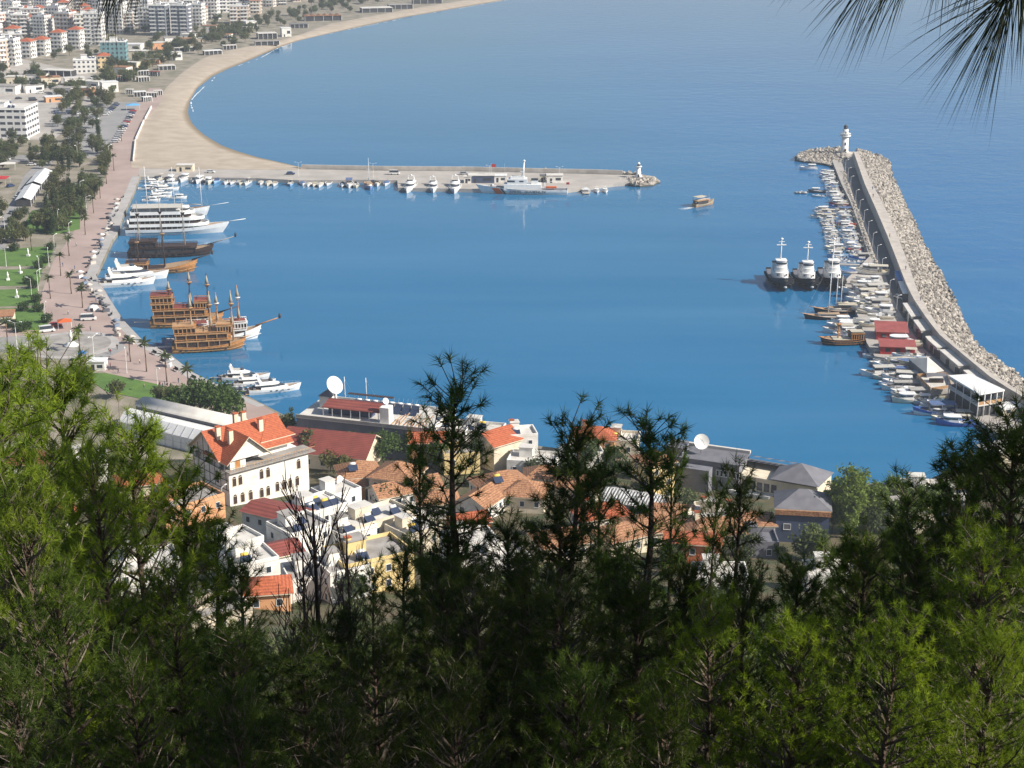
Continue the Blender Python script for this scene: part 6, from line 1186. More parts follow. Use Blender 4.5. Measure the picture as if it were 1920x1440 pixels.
# 5. generic houses: (roof centre px, w, d, h, roof, roof colour, wall colour, rot, description)
HS = [
 (672, 884, 9.5, 9, 5.5, 'hip', 'tile_brown', 'cream_wall', 15, 'brown-tiled hip-roofed house just right of the brown bushes', dict(rise=2.6, heaters=1)),
 (745, 888, 10, 10, 6.5, 'hip', 'tile_brown', 'cream_wall', -20, 'tall brown-tiled house with pyramid roof, left of the centre pines', dict(rise=3)),
 (760, 915, 16, 7, 4, 'gx', 'tile_brown', 'white_wall', 28, 'long brown-tiled wing above a white wall', dict(rise=2)),
 (648, 908, 8, 6, 3.5, 'gx', 'tile_brown', 'orange_wall', 22, 'low brown-tiled annex with an orange eave left of the pyramid roof', dict(rise=1.6)),
 (630, 920, 9, 7, 6.5, 'flat', 'roof_pale', 'white_wall', 41, 'white flat-roofed house right of the arched facade', dict(dishn=1)),
 (590, 948, 12, 9, 6, 'flat', 'roof_pale', 'white_wall', 41, 'flat white roof crowded with solar panels and yellow tanks', dict(heaters=5)),
 (520, 958, 13, 8, 6.5, 'gx', 'tile_red', 'white_wall', -30, 'white house with low rusty red roof in front of the arched facade', dict(rise=.9)),
 (560, 985, 10, 9, 7, 'flat', 'roof_concrete', 'white_wall', 41, 'tall white flat house below the rusty red roof', dict(heaters=2)),
 (700, 968, 15, 8, 7, 'flat', 'roof_pale', 'cream_wall', 41, 'cream flat-roofed house with columns right of the crowded white roof', dict(heaters=3)),
 (655, 990, 9, 7, 6, 'flat', 'roof_concrete', 'white_wall', 41, 'white house with grey terrace in the middle of the white cluster', dict(heaters=1)),
 (690, 1035, 14, 10, 7, 'flat', 'roof_concrete', 'yellow_wall', 30, 'yellow house with grey flat terrace at the bottom of the white cluster', dict(chim=1, heaters=1)),
 (640, 1060, 8, 8, 6, 'flat', 'roof_concrete', 'white_wall', 30, 'small white house left of the yellow house', {}),
 (500, 1100, 8, 7, 4, 'hip', 'tile', 'orange_wall', 10, 'salmon-tiled roof seen through the dark bare tree', dict(rise=1.8)),
 (345, 935, 15, 10, 5, 'flat', 'roof_concrete', 'orange_wall', 41, 'orange house with grey roof below the half-timbered wall', dict(chim=1)),
 (440, 1010, 9, 8, 5, 'flat', 'roof_pale', 'white_wall', 41, 'white house hidden by pines below the orange house', {}),
 (260, 900, 10, 8, 5, 'hip', 'tile', 'cream_wall', 20, 'orange-tiled house glimpsed through the left pine', {}),
 (140, 900, 10, 9, 5, 'hip', 'tile_brown', 'cream_wall', 10, 'brown-tiled house behind the bright left pine', {}),
 (60, 860, 12, 9, 6, 'hip', 'tile_red', 'white_wall', 0, 'maroon-roofed house at the far left behind the bright pine', {}),
 (160, 860, 10, 9, 5, 'flat', 'roof_pale', 'white_wall', 10, 'white flat house behind the bright left pine', {}),
 (90, 960, 10, 9, 5, 'gx', 'tile', 'cream_wall', 30, 'orange-tiled house low behind the bright left pine', {}),
 (270, 1050, 12, 9, 6, 'flat', 'roof_pale', 'white_wall', 20, 'white house in the gap of the left pines', {}),
 (400, 1140, 10, 8, 5, 'flat', 'roof_concrete', 'cream_wall', 30, 'cream house low between the left pines', {}),
 (800, 822, 9, 7, 5, 'gx', 'tile', 'orange_wall', 5, 'small orange-tiled house right of the bright green trees', dict(rise=1.6)),
 (850, 800, 9, 8, 5, 'flat', 'roof_pale', 'white_wall', -15, 'white block at the corner of the waterfront building', dict(heaters=1)),
 (900, 805, 12, 8, 4.5, 'flat', 'roof_pale', 'white_wall', -15, 'white waterfront restaurant behind the slim pine', dict(heaters=2)),
 (862, 845, 9, 8, 5, 'flat', 'roof_concrete', 'yellow_wall', 10, 'small yellow house below the white waterfront restaurant', {}),
 (930, 822, 9, 9, 7, 'gx', 'tile', 'cream_wall', 41, 'cream house with orange roof and tall blank gable', dict(rise=2.5, wins=False)),
 (975, 812, 8, 7, 7.5, 'flat', 'roof_pale', 'white_wall', 10, 'white block with a roof terrace behind the blank cream gable', dict(heaters=1, chim=1)),
 (1000, 860, 12, 8, 4, 'flat', 'roof_pale', 'white_wall', -10, 'white flat-roofed house left of the dark middle pines', {}),
 (940, 905, 12, 10, 5.5, 'hip', 'tile_brown', 'cream_wall', 25, 'brown-tiled hip-roofed house behind the centre pines', dict(rise=2.8, heaters=1)),
 (985, 920, 10, 9, 4.5, 'hip', 'tile_brown', 'cream_wall', -10, 'lower brown-tiled roof right behind the centre pines', dict(rise=2.4)),
 (900, 935, 9, 8, 4, 'gx', 'tile_brown', 'white_wall', 60, 'small brown gabled roof behind the centre pines', {}),
 (878, 973, 8, 6, 3.5, 'gx', 'tile', 'red_wall', 20, 'small bright red-orange roof in the centre pines', dict(rise=1.4)),
 (1020, 890, 9, 7, 4, 'hip', 'tile_brown', 'white_wall', 0, 'pale brown roof left of the dark middle pine', {}),
 (1115, 815, 11, 8, 6, 'hip', 'tile', 'orange_wall', -10, 'orange-tiled waterfront house between the two middle pines', dict(rise=2.2, chim=1)),
 (1165, 822, 9, 8, 5, 'flat', 'roof_pale', 'cream_wall', -10, 'cream waterfront house left of the yellow house', dict(heaters=1)),
 (1090, 845, 10, 8, 4, 'flat', 'roof_concrete', 'white_wall', 10, 'grey-roofed white house behind the middle pines', {}),
 (1225, 862, 7, 8, 9, 'hip', 'tile_brown', 'yellow_wall', 30, 'tall bright yellow house beside the dark grey building', dict(rise=1.2)),
 (1190, 935, 13, 8, 4, 'gx', 'stripe', 'grey_wall', -25, 'house with white and grey striped roof below the yellow house', dict(rise=1.4, wins=False)),
 (1215, 985, 12, 9, 4.5, 'hip', 'tile_brown', 'cream_wall', 15, 'brown-tiled roof left of the salmon wall', dict(rise=2.6)),
 (1340, 965, 11, 8, 4.5, 'flat', 'roof_pale', 'cream_wall', -20, 'pale flat-roofed house under the dark grey building', dict(chim=2)),
 (1335, 990, 12, 9, 5, 'hip', 'tile_brown', 'cream_wall', 10, 'brown-tiled hip roof above the salmon wall', dict(rise=2.4, chim=1)),
 (1300, 1010, 11, 6, 5.5, 'gx', 'tile', 'red_wall', -8, 'salmon-red walled house with orange roof', dict(rise=.8)),
 (1160, 1000, 9, 8, 4, 'hip', 'tile_brown', 'cream_wall', 30, 'small brown roof glimpsed through the middle pines', {}),
 (1350, 1075, 10, 7, 4.5, 'flat', 'roof_pale', 'white_wall', 0, 'white house below the salmon-red wall', {}),
 (1050, 1010, 10, 8, 4.5, 'hip', 'tile_brown', 'cream_wall', 20, 'brown-roofed house hidden low in the middle pines', {}),
 (940, 1040, 9, 8, 5, 'flat', 'roof_pale', 'white_wall', 20, 'white house hidden low behind the centre pines', {}),
 (1420, 1010, 8, 7, 3.5, 'flat', 'roof_grey', 'grey_wall', 0, 'small grey flat-roofed house left of the navy block', {}),
 (1560, 1070, 10, 7, 4, 'flat', 'roof_pale', 'white_wall', 0, 'white wall glimpsed low through the right pines', {}),
 (1665, 925, 12, 8, 4, 'gx', 'roof_grey', 'cream_wall', 0, 'grey-roofed house right of the bright green cypress', {}),
 (1735, 915, 12, 8, 3.5, 'flat', 'roof_pale', 'white_wall', -5, 'pale terrace house behind the right pine', dict(heaters=1)),
 (1790, 935, 9, 7, 3.5, 'flat', 'roof_pale', 'navy_wall', 0, 'small dark blue house below the red parasol', {}),
 (1700, 960, 10, 8, 4, 'flat', 'roof_concrete', 'cream_wall', 10, 'grey terrace house low behind the right pine', {}),
 (468, 1045, 9, 8, 5, 'flat', 'roof_pale', 'white_wall', 30, 'white house between the dim pine and the leafless tree', dict(heaters=1)),
 (585, 1072, 10, 8, 5, 'flat', 'roof_concrete', 'white_wall', 20, 'grey-roofed white house behind the leafless tree', {}),
 (775, 990, 9, 8, 5, 'flat', 'roof_pale', 'cream_wall', 41, 'cream house at the right end of the white cluster', dict(heaters=2)),
 (820, 935, 9, 8, 4, 'hip', 'tile_brown', 'white_wall', 10, 'brown-tiled house right of the long brown wing', dict(rise=2)),
 (1085, 905, 10, 8, 4, 'gx', 'tile_brown', 'cream_wall', -15, 'brown gabled house between the middle pines', dict(rise=2)),
 (1125, 960, 11, 8, 4.5, 'hip', 'tile', 'cream_wall', 20, 'orange hip roof below the striped roof', dict(rise=2, chim=1)),
 (1260, 960, 9, 7, 4, 'gx', 'tile_brown', 'cream_wall', -10, 'brown gabled roof right of the striped roof', dict(rise=1.8)),
 (1410, 975, 9, 7, 4, 'hip', 'tile_brown', 'white_wall', 0, 'brown-tiled house beside the navy house', dict(rise=1.8)),
 (880, 1010, 10, 8, 5, 'flat', 'roof_pale', 'white_wall', 20, 'white house below the small bright red-orange roof', {}),
 (520, 1030, 8, 7, 4.5, 'gx', 'tile_red', 'white_wall', 30, 'white house with dull red roof left of the leafless tree', dict(rise=1.2)),
 (1880, 840, 10, 7, 3, 'hip', 'roof_pale', 'cream_wall', 20, 'pale house at the root of the breakwater', {}),
]
m_ = mat('stripe', (.7, .7, .68), (.62, .62, .6), .8, 1); nt = m_.node_tree; N = nt.nodes; Lk = nt.links
tc = N.new('ShaderNodeTexCoord'); wv = N.new('ShaderNodeTexWave'); wv.inputs['Scale'].default_value = .42; wv.wave_type = 'BANDS'; Lk.new(tc.outputs['Object'], wv.inputs[0]); cr_ = N.new('ShaderNodeValToRGB'); cr_.color_ramp.interpolation = 'CONSTANT'; cr_.color_ramp.elements[0].color = (.12, .12, .13, 1); cr_.color_ramp.elements[1].color = (.7, .7, .68, 1); cr_.color_ramp.elements[1].position = .5; Lk.new(wv.outputs[0], cr_.inputs[0]); Lk.new(cr_.outputs[0], N['Principled BSDF'].inputs['Base Color'])
for px, py, w_, d_, h_, ro, rk, wk, rot, desc, kw in HS: house(px, py, w_, d_, h_, ro, rk, wk, rad(rot), desc, **kw)
# 6. the big grey building on the right with its roofs
a, b = P(1262, 828, 10.5), P(1405, 848, 10.5); u = b-a; L = u.length; t = Thing('grey_building'); t.part('wall').box(0, L, -9, 0, -3, 8.2, 'grey_wall'); r = t.part('roof'); r.box(-.3, L+.3, -9.3, .3, 8.203, 8.5, 'roof_grey'); r.box(-.3, L+.3, -.5, .3, 8.5, 9.2, 'roof_pale'); t.part('stair_tower').box(1, 5, -8.6, -3, 8.5, 10.6, 'grey_wall'); t.part('front_tower').box(3.5, 13, -12.5, -9.003, -3, 7.2, 'grey_wall')
for i in range(4): window(t, 0, -8+2.2*i, 4.8, .9, 1.3, 'x-'); window(t, 1.8, -9, .6+1.9*i, .9, 1.0, 'y-')
for i in range(6): window(t, 14.2+1.0*i, -9, 5.0, .6, 1.4, 'y-')
dish(t, None, L*.46, -5.5, 11.8, 1.9, -60, 25); place(t, (a.x, a.y, 1.8), math.atan2(u.y, u.x), 1, 'dark grey waterfront building with cream satellite dish on its roof', 'building')
a, b = P(1405, 850, 9), P(1560, 876, 9); u = b-a; L = u.length; t = Thing('restaurant'); t.part('wall').box(0, L, -11, 0, -3, 5.6, 'cream_wall'); r = t.part('roof'); ri = t.last
r.add([(-.3, .6, 5.7), (L+.5, .6, 5.7), (L+.5, -12, 6.3), (L*.45, -12, 6.3), (L*.45, -5, 7.2), (-.3, -5, 7.2), (L*.72, -6, 9.3)], [(5, 4, 1, 0), (4, 6, 1), (4, 3, 6), (3, 2, 6), (2, 1, 6)], 'roof_grey')
for i in range(9): s_ = t.part('roof_panel', ri); x = 1+i*1.5; s_.add([(x, -.8, 7.2), (x+1.1, -.8, 7.2), (x+1.1, -4.5, 8.2), (x, -4.5, 8.2)], [(0, 1, 2, 3)], 'roof_grey' if i % 2 else 'solar')
te = t.part('terrace'); te.box(0, L*.5, -15, -11, 1.8, 2.1, 'roof_pale'); te.box(0, L*.5, -15.1, -14.9, 2.1, 3.0, 'white')
for i in range(6): t.part('column').box(.5+i*1.9, .8+i*1.9, -14.8, -14.5, -3, 2.1, 'white'); window(t, 1.2+i*1.8, -11, 2.6, 1.1, 1.8, 'y-', 'glass', 'wood_dark')
place(t, (a.x, a.y, 1.8), math.atan2(u.y, u.x), 1, 'waterfront restaurant with slate grey hipped roof and white terrace rail', 'restaurant')
t = Thing('navy_house'); t.part('wall').box(-5.6, 5.6, -5, 5, -4, 8, 'navy_wall'); hip(t.part('roof'), -5.6, 5.6, -4.4, 5, 8.2, 11, 'roof_grey', .5); t.part('eave_band').box(-5.9, 5.9, -5.4, -5.003, 7.0, 8.1, 'tile_brown'); window(t, -3.2, -5, 3.6, 1.4, 1.2, 'y-', 'roof_grey'); [window(t, 5.6, y, 4.6, 1, 1.6, 'x+') for y in (-3, 0, 3)]
p = TH(1505, 938, 8.5); place(t, p, H(-8), 1, 'navy blue house with slate roof and brown eave band in shade', 'house')
g = MB(); g.lathe([(1.9, 2.3), (1.0, 2.9), (.1, 3.2)], 'orange', n=10); g.tube((0, 0, 0), (0, 0, 2.5), .06, .06, 'metal', 4); p = TH(1797, 922, 2.5); single('parasol', g, 'orange-red parasol among the houses on the right', 'parasol', (p.x, p.y, p.z))
for px, py in ((1480, 985), (1490, 1000), (1320, 915), (418, 960), (475, 930), (1452, 990)): p = T(px, py); place(lamp, (p.x, p.y, p.z), 1, .9, 'white street lamp between the hillside houses', 'street lamp', 'lamps among the houses')
# ================================================================ HILLSIDE TREES AND THE NEAR PINES
hr = random.Random(33)
def hill_tree(px, py, k, sc, col, desc, where, sink=0):
    p = T(px, py); place(TT[k] if k < 4 else (CY if k == 4 else BU), (p.x, p.y, p.z-sink), hr.uniform(0, 6), sc, desc, 'tree' if k != 5 else 'shrub', 'trees among the hillside houses', where, color=col)
for px, py, k, s_, c, d in ((700, 862, 1, .85, (.9, 1.2, .7), 'bright green leafy tree'), (735, 862, 1, .85, (.95, 1.25, .7), 'bright green leafy tree'), (765, 862, 0, .8, (.9, 1.2, .7), 'bright green leafy tree'), (720, 868, 3, 1.0, (.8, 1.1, .7), 'bright green leafy tree'),
    (586, 870, 3, 1.1, (1.2, 1.25, 1.3), 'grey-green round tree'), (640, 900, 0, .9, (1.5, 1.2, 1.0), 'brownish bare-looking tree'), (620, 885, 2, 1.0, (1.6, 1.25, 1.1), 'brownish bare-looking tree'), (655, 880, 2, .9, (1.2, 1.2, 1.1), 'grey-green round tree'), (540, 810, 2, .9, (1.2, 1.1, .9), 'small olive tree'),
    (720, 950, 2, 1.0, (.7, .9, .8), 'dark olive tree'), (548, 815, 4, .8, (.8, .9, .8), 'thin cypress'), (655, 850, 1, .7, (.8, .9, .7), 'leafy tree beside the maroon roof'), (1000, 900, 2, 1, (1, 1, 1), 'olive tree'), (960, 870, 2, .9, (1, 1, 1), 'olive tree'), (1290, 960, 2, 1.0, (1.3, 1.3, 1.3), 'grey-green round tree'), (850, 870, 0, 1.1, (1.1, 1.2, .7), 'yellow-green tree'), (820, 880, 0, 1.1, (1.0, 1.1, .7), 'yellow-green tree'), (890, 880, 3, .9, (1.0, 1.1, .7), 'yellow-green tree'), (1100, 880, 0, 1.2, (.8, .95, .7), 'leafy tree'), (1150, 900, 0, 1.2, (.8, .95, .7), 'leafy tree'), (1070, 930, 1, 1.2, (.8, .95, .7), 'leafy tree')):
    hill_tree(px, py, k, s_, c, d, 'among the hillside houses')
TALL = tree('oval_tree', 14, 8, 3.4, 6.5, 190, 22, .34)  # generic tall broadleaf with an oval crown
for px, py, s_ in ((1585, 1010, 2.1), (1612, 1000, 1.8), (1560, 1000, 1.5), (1640, 1000, 1.5)): p = T(px, py); place(TALL, (p.x, p.y, p.z), px, s_*.55, 'tall yellow-green tree right of the navy house', 'tree', 'yellow-green trees on the right', color=(1.7, 1.9, .9))
for px, py, s_ in ((1680, 960, 1.2), (1715, 985, 1.2), (1745, 975, 1.2), (1765, 960, 1.0), (1690, 1000, 1.1)): p = T(px, py); place(TT[0], (p.x, p.y, p.z), px, s_, 'yellow-green bushy tree in front of the right terraces', 'tree', 'yellow-green trees on the right', color=(1.5, 1.7, .9))
k = 0
while k < 70:
    x, y = hr.uniform(-40, 1960), hr.uniform(1000, 1440)
    if 600 < x < 780 and y < 1120: continue
    k += 1; g_ = hr.uniform(.6, 1.3); hill_tree(x, y, hr.choice((0, 1, 2, 3, 2, 5)), hr.uniform(.7, 1.2), (g_, g_*1.05, g_*.85), 'leafy green tree' , 'on the slope behind the pines', .5)
k = 0
while k < 60:
    x, y = hr.uniform(380, 1880), hr.uniform(840, 1120)
    if y < 850+(x-380)*.06 or (600 > x and y < 1000): continue
    k += 1; g_ = hr.uniform(.7, 1.5); hill_tree(x, y, hr.choice((2, 5, 5, 3)), hr.uniform(.5, .85), (g_*1.1, g_*1.05, g_*.85), 'garden tree', 'between the hillside roofs', .2)
def needles(T0, D, rs, per, ln=.13, w=.0075):
    """tufts at points T0 with shoot directions D -> needle triangles"""
    n = len(T0); T_ = np.repeat(T0, per, 0); d = np.repeat(D, per, 0); m = n*per
    a = np.deg2rad(rs.uniform(22, 88, m))[:, None]; pr = rs.randn(m, 3); pr -= (pr*d).sum(1)[:, None]*d; pr /= np.linalg.norm(pr, axis=1)[:, None]
    dr = d*np.cos(a)+pr*np.sin(a); base = T_-d*(rs.rand(m, 1)*.09); L_ = ln*(.65+.5*rs.rand(m, 1)); tip = base+dr*L_+np.array([0, 0, -.012])*rs.rand(m, 1)
    s = np.cross(dr, rs.randn(m, 3)); s /= np.linalg.norm(s, axis=1)[:, None]; s *= w/2
    return np.stack([base-s, base+s, tip], 1).reshape(-1, 3)
def mesh_tris(name, V, k):
    n = len(V)//3; me = bpy.data.meshes.new(name); me.vertices.add(len(V)); me.vertices.foreach_set('co', V.ravel().astype(np.float32)); me.loops.add(n*3); me.loops.foreach_set('vertex_index', np.arange(n*3)); me.polygons.add(n); me.polygons.foreach_set('loop_start', np.arange(n)*3); me.polygons.foreach_set('loop_total', np.full(n, 3)); me.materials.append(MATS[k]); me.update(calc_edges=True); return me
def pine(seed, Ht, R, z0, per=40, whorl=.30, nl=5, up=.25, tw=.22, drop=.0, bark='bark', w=.0075, ln=.13, ex=.75):
    rs = np.random.RandomState(seed); wood = MB(); P0 = []; D0 = []
    pts = [np.array([0, 0, -1.0])]; N_ = 12
    for i in range(1, N_+1): pts.append(np.array([.05*math.sin(i*.9+seed), .05*math.cos(i*.7+seed), Ht*i/N_]))
    for i in range(N_): wood.tube(pts[i], pts[i+1], .10*(1-i/N_)**.8+.008, .10*(1-(i+1)/N_)**.8+.006, bark, 6, False)
    def tp(z): f = max(0, min(N_-1e-3, z/Ht*N_)); i = int(f); return pts[i]+(pts[i+1]-pts[i])*(f-i)
    z = z0
    while z < Ht-.08:
        f = (z-z0)/(Ht-z0); rl = R*(1-f)**ex*(.9 if f > .05 else .7)+.10
        for j in range(nl):
            if rs.rand() < drop: continue
            a = rs.rand()*6.283; el = rad(-2+55*f**1.6+rs.uniform(-16, 16)); L_ = rl*(.45+.8*rs.rand()); d = np.array([math.cos(a)*math.cos(el), math.sin(a)*math.cos(el), math.sin(el)]); p = tp(z+rs.uniform(-.08, .08)); n = max(2, int(L_/.18)); r0 = .008+.012*L_
            for q in range(n):
                e = p+d*(L_/n); wood.tube(p, e, r0*(1-q/n)+.003, r0*(1-(q+1)/n)+.003, 'bark_pale' if q else bark, 3, False); p = e; d = d+np.array([0, 0, up*.22])+rs.randn(3)*.13; d /= np.linalg.norm(d)
                if (q+1)/n > .3 or L_ < .5:
                    for s_ in (1, -1):
                        if rs.rand() < .38: continue
                        sd_ = np.cross(d, [0, 0, 1]); sd_ /= np.linalg.norm(sd_)+1e-9; t = d*.6+sd_*s_*(.5+.4*rs.rand())+np.array([0, 0, .35*rs.rand()+.05]); t /= np.linalg.norm(t); l = tw*(.7+1.1*rs.rand())*(1.1-.4*q/n)
                        e2 = p+t*l; wood.tube(p, e2, .006, .004, 'bark_pale', 3, False); P0.append(e2); D0.append(t+np.array([0, 0, .15]))
                        if rs.rand() < .22: P0.append(p+t*l*.4+rs.randn(3)*.03); D0.append(t)
            P0.append(p); D0.append(d)
        z += whorl*(.8+.4*rs.rand())*(1-.45*f)
    for k in range(4): P0.append(tp(Ht-.07*k)); D0.append(np.array([.1*rs.randn(), .1*rs.randn(), 1]))
    D0 = np.array(D0); D0 /= np.linalg.norm(D0, axis=1)[:, None]
    t = Thing('pine_tree'); t.part('trunk', mb=wood); t.parts.append(('crown', mesh_tris('crown', needles(np.array(P0), D0, rs, per, ln, w), 'needle'), None)); t.H = Ht; t.n = len(P0)
    return t
PN = [pine(1, 6.5, .75, 2.6, whorl=.27), pine(2, 6.0, 1.35, 1.6, whorl=.27, nl=6, ex=.6), pine(3, 6.5, 2.2, 1.2, whorl=.33, nl=7, ex=.5, up=.12), pine(4, 5.5, 2.1, .8, whorl=.31, nl=7, up=.16, ex=.48), pine(5, 6.5, .5, 3.2, per=34, whorl=.30, nl=4, up=.6), pine(6, 6.5, 2.0, 1.0, whorl=.33, nl=7, ex=.5, up=.12)]
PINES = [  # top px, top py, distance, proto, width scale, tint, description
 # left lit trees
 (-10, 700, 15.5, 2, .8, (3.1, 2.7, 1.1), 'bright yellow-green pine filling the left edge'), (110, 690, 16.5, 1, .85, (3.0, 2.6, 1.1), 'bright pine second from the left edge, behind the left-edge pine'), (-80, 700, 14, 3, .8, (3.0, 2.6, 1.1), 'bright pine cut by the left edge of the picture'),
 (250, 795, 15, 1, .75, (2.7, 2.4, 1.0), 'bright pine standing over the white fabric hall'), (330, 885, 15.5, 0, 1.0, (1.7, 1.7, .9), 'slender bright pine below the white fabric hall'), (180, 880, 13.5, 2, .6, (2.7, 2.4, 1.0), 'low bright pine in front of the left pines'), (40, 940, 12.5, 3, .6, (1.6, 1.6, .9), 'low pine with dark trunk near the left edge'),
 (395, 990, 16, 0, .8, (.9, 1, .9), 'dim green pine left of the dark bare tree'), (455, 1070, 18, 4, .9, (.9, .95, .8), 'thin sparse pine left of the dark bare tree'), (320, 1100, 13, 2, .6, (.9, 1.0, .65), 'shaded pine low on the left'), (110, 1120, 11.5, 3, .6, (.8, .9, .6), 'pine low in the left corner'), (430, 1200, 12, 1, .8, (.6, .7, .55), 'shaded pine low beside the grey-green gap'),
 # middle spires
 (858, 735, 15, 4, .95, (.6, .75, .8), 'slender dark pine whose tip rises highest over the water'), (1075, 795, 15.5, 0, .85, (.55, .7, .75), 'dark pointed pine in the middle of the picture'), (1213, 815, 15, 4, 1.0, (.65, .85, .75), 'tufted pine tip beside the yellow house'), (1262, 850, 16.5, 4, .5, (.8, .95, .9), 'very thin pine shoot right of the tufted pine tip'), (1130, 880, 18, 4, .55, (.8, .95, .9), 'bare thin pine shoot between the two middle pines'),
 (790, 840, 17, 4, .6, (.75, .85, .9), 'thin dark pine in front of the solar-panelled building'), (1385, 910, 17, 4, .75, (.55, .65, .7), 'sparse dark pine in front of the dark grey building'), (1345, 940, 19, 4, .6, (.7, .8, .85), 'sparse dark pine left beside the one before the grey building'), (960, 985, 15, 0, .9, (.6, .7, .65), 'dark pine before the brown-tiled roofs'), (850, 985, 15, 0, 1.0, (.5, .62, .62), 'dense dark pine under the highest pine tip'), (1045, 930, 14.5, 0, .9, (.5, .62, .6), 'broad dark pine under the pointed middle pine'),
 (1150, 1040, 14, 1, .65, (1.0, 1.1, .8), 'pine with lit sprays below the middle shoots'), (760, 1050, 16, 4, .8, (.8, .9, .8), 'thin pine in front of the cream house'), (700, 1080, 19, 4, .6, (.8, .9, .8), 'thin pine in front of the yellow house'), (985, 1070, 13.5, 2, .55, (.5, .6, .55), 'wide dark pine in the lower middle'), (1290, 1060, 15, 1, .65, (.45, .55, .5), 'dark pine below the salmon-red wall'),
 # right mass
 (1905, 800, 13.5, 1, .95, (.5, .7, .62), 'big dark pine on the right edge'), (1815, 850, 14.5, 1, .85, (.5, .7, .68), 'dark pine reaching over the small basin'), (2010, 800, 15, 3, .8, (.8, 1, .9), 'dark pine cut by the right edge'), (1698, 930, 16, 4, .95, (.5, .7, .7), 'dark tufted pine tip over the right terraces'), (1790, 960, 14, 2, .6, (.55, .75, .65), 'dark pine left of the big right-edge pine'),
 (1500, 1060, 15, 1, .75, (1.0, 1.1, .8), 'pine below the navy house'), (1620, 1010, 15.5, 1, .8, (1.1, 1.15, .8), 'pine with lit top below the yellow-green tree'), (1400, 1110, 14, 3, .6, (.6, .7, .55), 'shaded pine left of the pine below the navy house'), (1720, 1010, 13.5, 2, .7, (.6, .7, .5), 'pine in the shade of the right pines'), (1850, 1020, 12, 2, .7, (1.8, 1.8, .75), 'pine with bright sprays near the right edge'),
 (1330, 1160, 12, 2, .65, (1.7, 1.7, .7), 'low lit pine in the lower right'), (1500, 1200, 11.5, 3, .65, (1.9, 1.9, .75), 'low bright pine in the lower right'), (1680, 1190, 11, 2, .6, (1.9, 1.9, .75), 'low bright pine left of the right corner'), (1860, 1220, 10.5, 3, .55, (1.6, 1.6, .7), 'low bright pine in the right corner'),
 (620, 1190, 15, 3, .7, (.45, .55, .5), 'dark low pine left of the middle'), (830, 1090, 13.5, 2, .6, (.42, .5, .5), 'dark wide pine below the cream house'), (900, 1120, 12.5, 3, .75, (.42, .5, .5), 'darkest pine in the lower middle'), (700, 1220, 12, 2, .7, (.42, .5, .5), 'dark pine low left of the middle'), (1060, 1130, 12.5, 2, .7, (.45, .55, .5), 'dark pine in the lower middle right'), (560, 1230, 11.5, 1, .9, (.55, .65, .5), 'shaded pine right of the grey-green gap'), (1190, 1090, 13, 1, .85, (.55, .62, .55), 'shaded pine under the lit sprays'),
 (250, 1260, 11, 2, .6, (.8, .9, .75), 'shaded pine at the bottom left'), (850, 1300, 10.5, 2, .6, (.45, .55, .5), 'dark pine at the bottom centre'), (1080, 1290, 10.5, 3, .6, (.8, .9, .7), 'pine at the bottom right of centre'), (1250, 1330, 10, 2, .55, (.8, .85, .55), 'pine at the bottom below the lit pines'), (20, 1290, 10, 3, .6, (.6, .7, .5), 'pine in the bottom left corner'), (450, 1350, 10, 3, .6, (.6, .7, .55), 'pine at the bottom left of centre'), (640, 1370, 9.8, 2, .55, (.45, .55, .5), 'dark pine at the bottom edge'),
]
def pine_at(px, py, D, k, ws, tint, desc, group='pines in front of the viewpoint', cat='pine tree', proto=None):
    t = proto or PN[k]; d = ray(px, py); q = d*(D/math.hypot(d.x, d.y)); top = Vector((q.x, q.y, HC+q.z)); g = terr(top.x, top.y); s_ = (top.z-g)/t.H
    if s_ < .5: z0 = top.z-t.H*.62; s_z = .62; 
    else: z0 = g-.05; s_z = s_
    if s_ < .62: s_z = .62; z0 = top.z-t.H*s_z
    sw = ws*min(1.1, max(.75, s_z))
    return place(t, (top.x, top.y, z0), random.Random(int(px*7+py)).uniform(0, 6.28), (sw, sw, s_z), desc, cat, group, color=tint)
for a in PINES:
    a = a[:5]+(tuple(max(.62, min(2.0, c)) for c in a[5]),)+a[6:]      # sunlit pines tinted brighter, shaded ones darker, so light sits in the tint
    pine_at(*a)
# second rank of pines down the slope
for i in range(34):
    x = hr.uniform(-60, 1980); y = hr.uniform(1180, 1400) if 380 < x < 860 or 1250 < x < 1560 else hr.uniform(1040, 1380); g_ = hr.uniform(.6, .9)
    pine_at(x, y, hr.uniform(19, 42), hr.choice((1, 2, 3, 5)), 1.15, (g_, g_*1.08, g_), 'dark green pine farther down the slope', 'pines farther down the slope')
# the dark bare tree
def bare(seed, Ht):
    rs = random.Random(seed); m = MB(); m.tube((0, 0, -1), (0, 0, Ht*.5), .06, .04, 'wood_dark', 6); m.tube((0, 0, Ht*.5), (0.05, 0, Ht), .04, .008, 'wood_dark', 5)
    tw = MB()
    for i in range(34):
        z = Ht*(.42+.5*rs.random()); a = rs.uniform(0, 6.28); p = Vector((0, 0, z)); d = Vector((math.cos(a)*.6, math.sin(a)*.6, 1)).normalized(); L_ = .8*(1.25-z/Ht)+.35
        for q in range(5):
            e = p+d*L_/5; tw.tube(p, e, .011*(1-q/5.5), .011*(1-(q+1)/5.5), 'wood_dark', 3, False); p = e; d = (d+Vector((rs.uniform(-.15, .15), rs.uniform(-.15, .15), .18))).normalized()
            for s_ in range(3): v = (d+Vector((rs.uniform(-.6, .6), rs.uniform(-.6, .6), .3))).normalized(); tw.tube(p, p+v*rs.uniform(.12, .3), .005, .003, 'wood_dark', 3, False)
    t = Thing('bare_tree'); t.part('trunk', mb=m); t.part('branches', mb=tw); t.H = Ht; return t
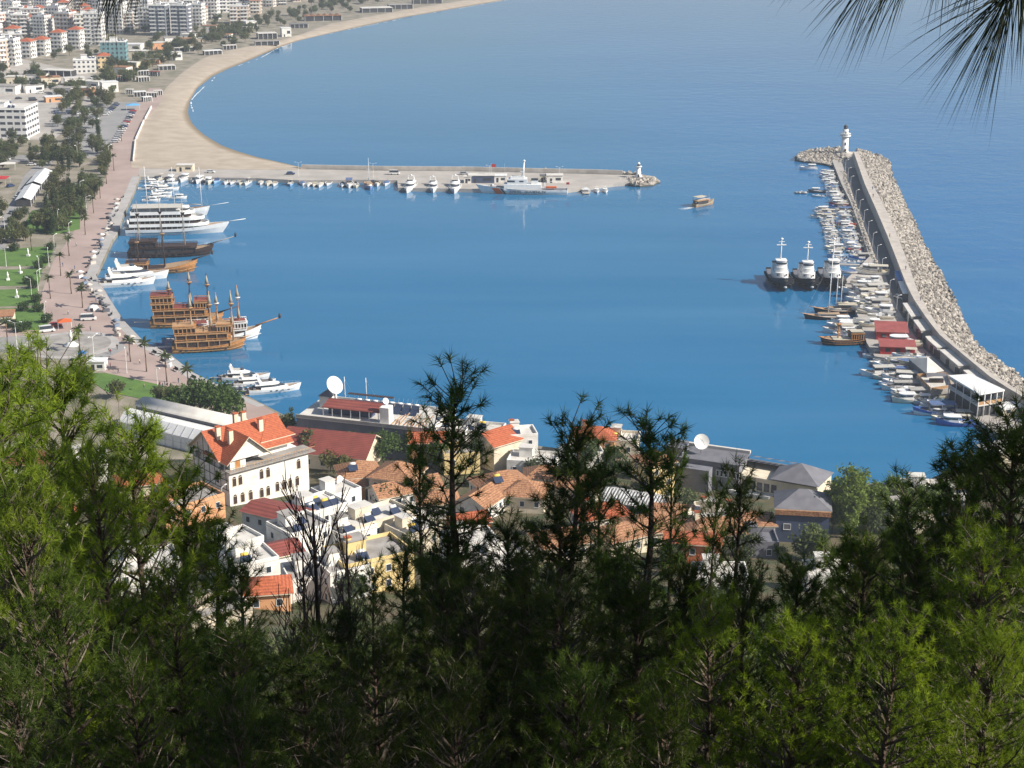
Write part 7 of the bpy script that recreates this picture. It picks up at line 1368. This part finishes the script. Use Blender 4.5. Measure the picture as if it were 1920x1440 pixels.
BT = bare(4, 5.5); pine_at(590, 940, 16.5, 0, 1.2, (1, 1, 1), 'dark leafless tree in front of the white cluster of houses', 'bare trees', 'tree', BT); pine_at(655, 990, 19, 0, .8, (1, 1, 1), 'smaller leafless tree right of the dark leafless tree', 'bare trees', 'tree', BT); pine_at(560, 1000, 18, 0, .9, (1, 1, 1), 'small leafless tree left of the dark leafless tree', 'bare trees', 'tree', BT)
# unseen tall pines added out of frame on the right to shade the slope
SP = pine(9, 11.0, 2.9, 6.4, per=46, whorl=.24, nl=8, tw=.24)
for i, (x, y) in enumerate(((6.9, 6.6), (7.1, 9.6), (8.2, 12.6), (10.2, 10.6), (6.0, 4.2), (11.4, 14.0))):
    g_ = terr(x, y); h = (149.2-g_)/.582; place(SP, (x, y, g_-.1), i*1.3, (1, 1, h/11), 'tall shade-casting pine added outside the frame on the right', 'pine tree', 'pines added to shade the slope', color=(.8, .9, .8))
# the overhanging pine: trunk outside the frame, limbs with long hanging needles
rs_ = np.random.RandomState(77); wood = MB(); wood.tube((2.1, 1.6, 146), (2.0, 1.7, 152.5), .16, .12, 'bark', 8); wood.tube((2.0, 1.7, 150.6), (.98, 2.55, 150.05), .05, .02, 'bark', 6); wood.tube((.98, 2.55, 150.05), (.82, 2.62, 149.82), .02, .008, 'bark', 5); wood.tube((1.15, 2.4, 150.12), (.55, 2.66, 149.98), .018, .007, 'bark', 5)
wood.tube((2.0, 1.7, 151.2), (-.2, 2.4, 150.55), .05, .02, 'bark', 6); wood.tube((-.2, 2.4, 150.55), (-.66, 2.9, 149.98), .014, .006, 'bark', 5)
V = []
def sprig(p, d, n, spread, ln, w=.0019):
    p = np.array(p); d = np.array(d, float); d /= np.linalg.norm(d)
    for i in range(n):
        b = p-d*rs_.rand()*.035+rs_.randn(3)*.006; v = d+rs_.randn(3)*spread; v /= np.linalg.norm(v); L_ = ln*(.75+.35*rs_.rand()); s = np.cross(v, rs_.randn(3)); s = s/np.linalg.norm(s)*w/2; md = b+v*L_*.55; e = b+v*L_+np.array([0, 0, -.012]); V.extend([b-s, b+s, md+s*.8, b-s, md+s*.8, md-s*.8, md-s*.8, md+s*.8, e])
def dirto(px0, py0, px1, py1, D=2.75):
    a = ray(px0, py0)*D; b = ray(px1, py1)*D; return tuple(a+Vector((0, 0, HC))), tuple(b-a)
for (x0, y0, x1, y1, n, sp, ln) in ((1880, -12, 1660, 130, 20, .15, .23), (1885, -8, 1740, 200, 28, .13, .24), (1895, -5, 1820, 230, 36, .11, .24), (1905, -20, 1895, 220, 20, .10, .17), (1640, -45, 1560, 110, 20, .12, .17), (1620, -40, 1520, 70, 14, .16, .16), (1700, -50, 1640, 60, 18, .16, .14), (1770, -70, 1740, 40, 20, .2, .13), (1830, -60, 1790, 50, 22, .2, .12), (1930, -40, 1925, 160, 20, .1, .16), (1520, -60, 1450, 10, 8, .15, .10), (1660, -20, 1590, 120, 12, .08, .16)):
    p, d = dirto(x0, y0, x1, y1); sprig(p, d, n, sp, ln)
for (x0, y0, x1, y1, n, sp, ln) in ((225, -35, 195, 60, 34, .2, .10), (180, -40, 130, 20, 24, .22, .09), (265, -40, 250, 50, 22, .22, .09), (205, -20, 200, 90, 12, .12, .12)):
    p, d = dirto(x0, y0, x1, y1, 3.0); sprig(p, d, n, sp, ln)
t = Thing('overhanging_pine'); t.part('trunk', mb=wood); t.parts.append(('crown', mesh_tris('crown', np.array(V), 'needle'), None)); place(t, (0, 0, 0), 0, 1, 'pine branch with long dark needles hanging into the top right corner', 'pine tree', color=(.10, .13, .16))
# ---------------------------------------------------------------- air
hb = MB(); hb.box(-3500, 3500, -150, 7000, -3, 190, 'white'); hz_o = struct('haze', hb, 'stuff'); vm = bpy.data.materials.new('haze'); vm.use_nodes = True; vt = vm.node_tree
vt.nodes.remove(vt.nodes['Principled BSDF']); pv = vt.nodes.new('ShaderNodeVolumePrincipled'); pv.inputs['Color'].default_value = (.76, .87, 1, 1); pv.inputs['Density'].default_value = .00015; pv.inputs['Anisotropy'].default_value = .2
vt.links.new(pv.outputs[0], vt.nodes['Material Output'].inputs['Volume']); hz_o.data.materials.clear(); hz_o.data.materials.append(vm)
finish_labels()
for o_ in bpy.data.objects:
    l = o_.get('label')
    if l and len(l.split()) > 16: print('LONG', len(l.split()), l)
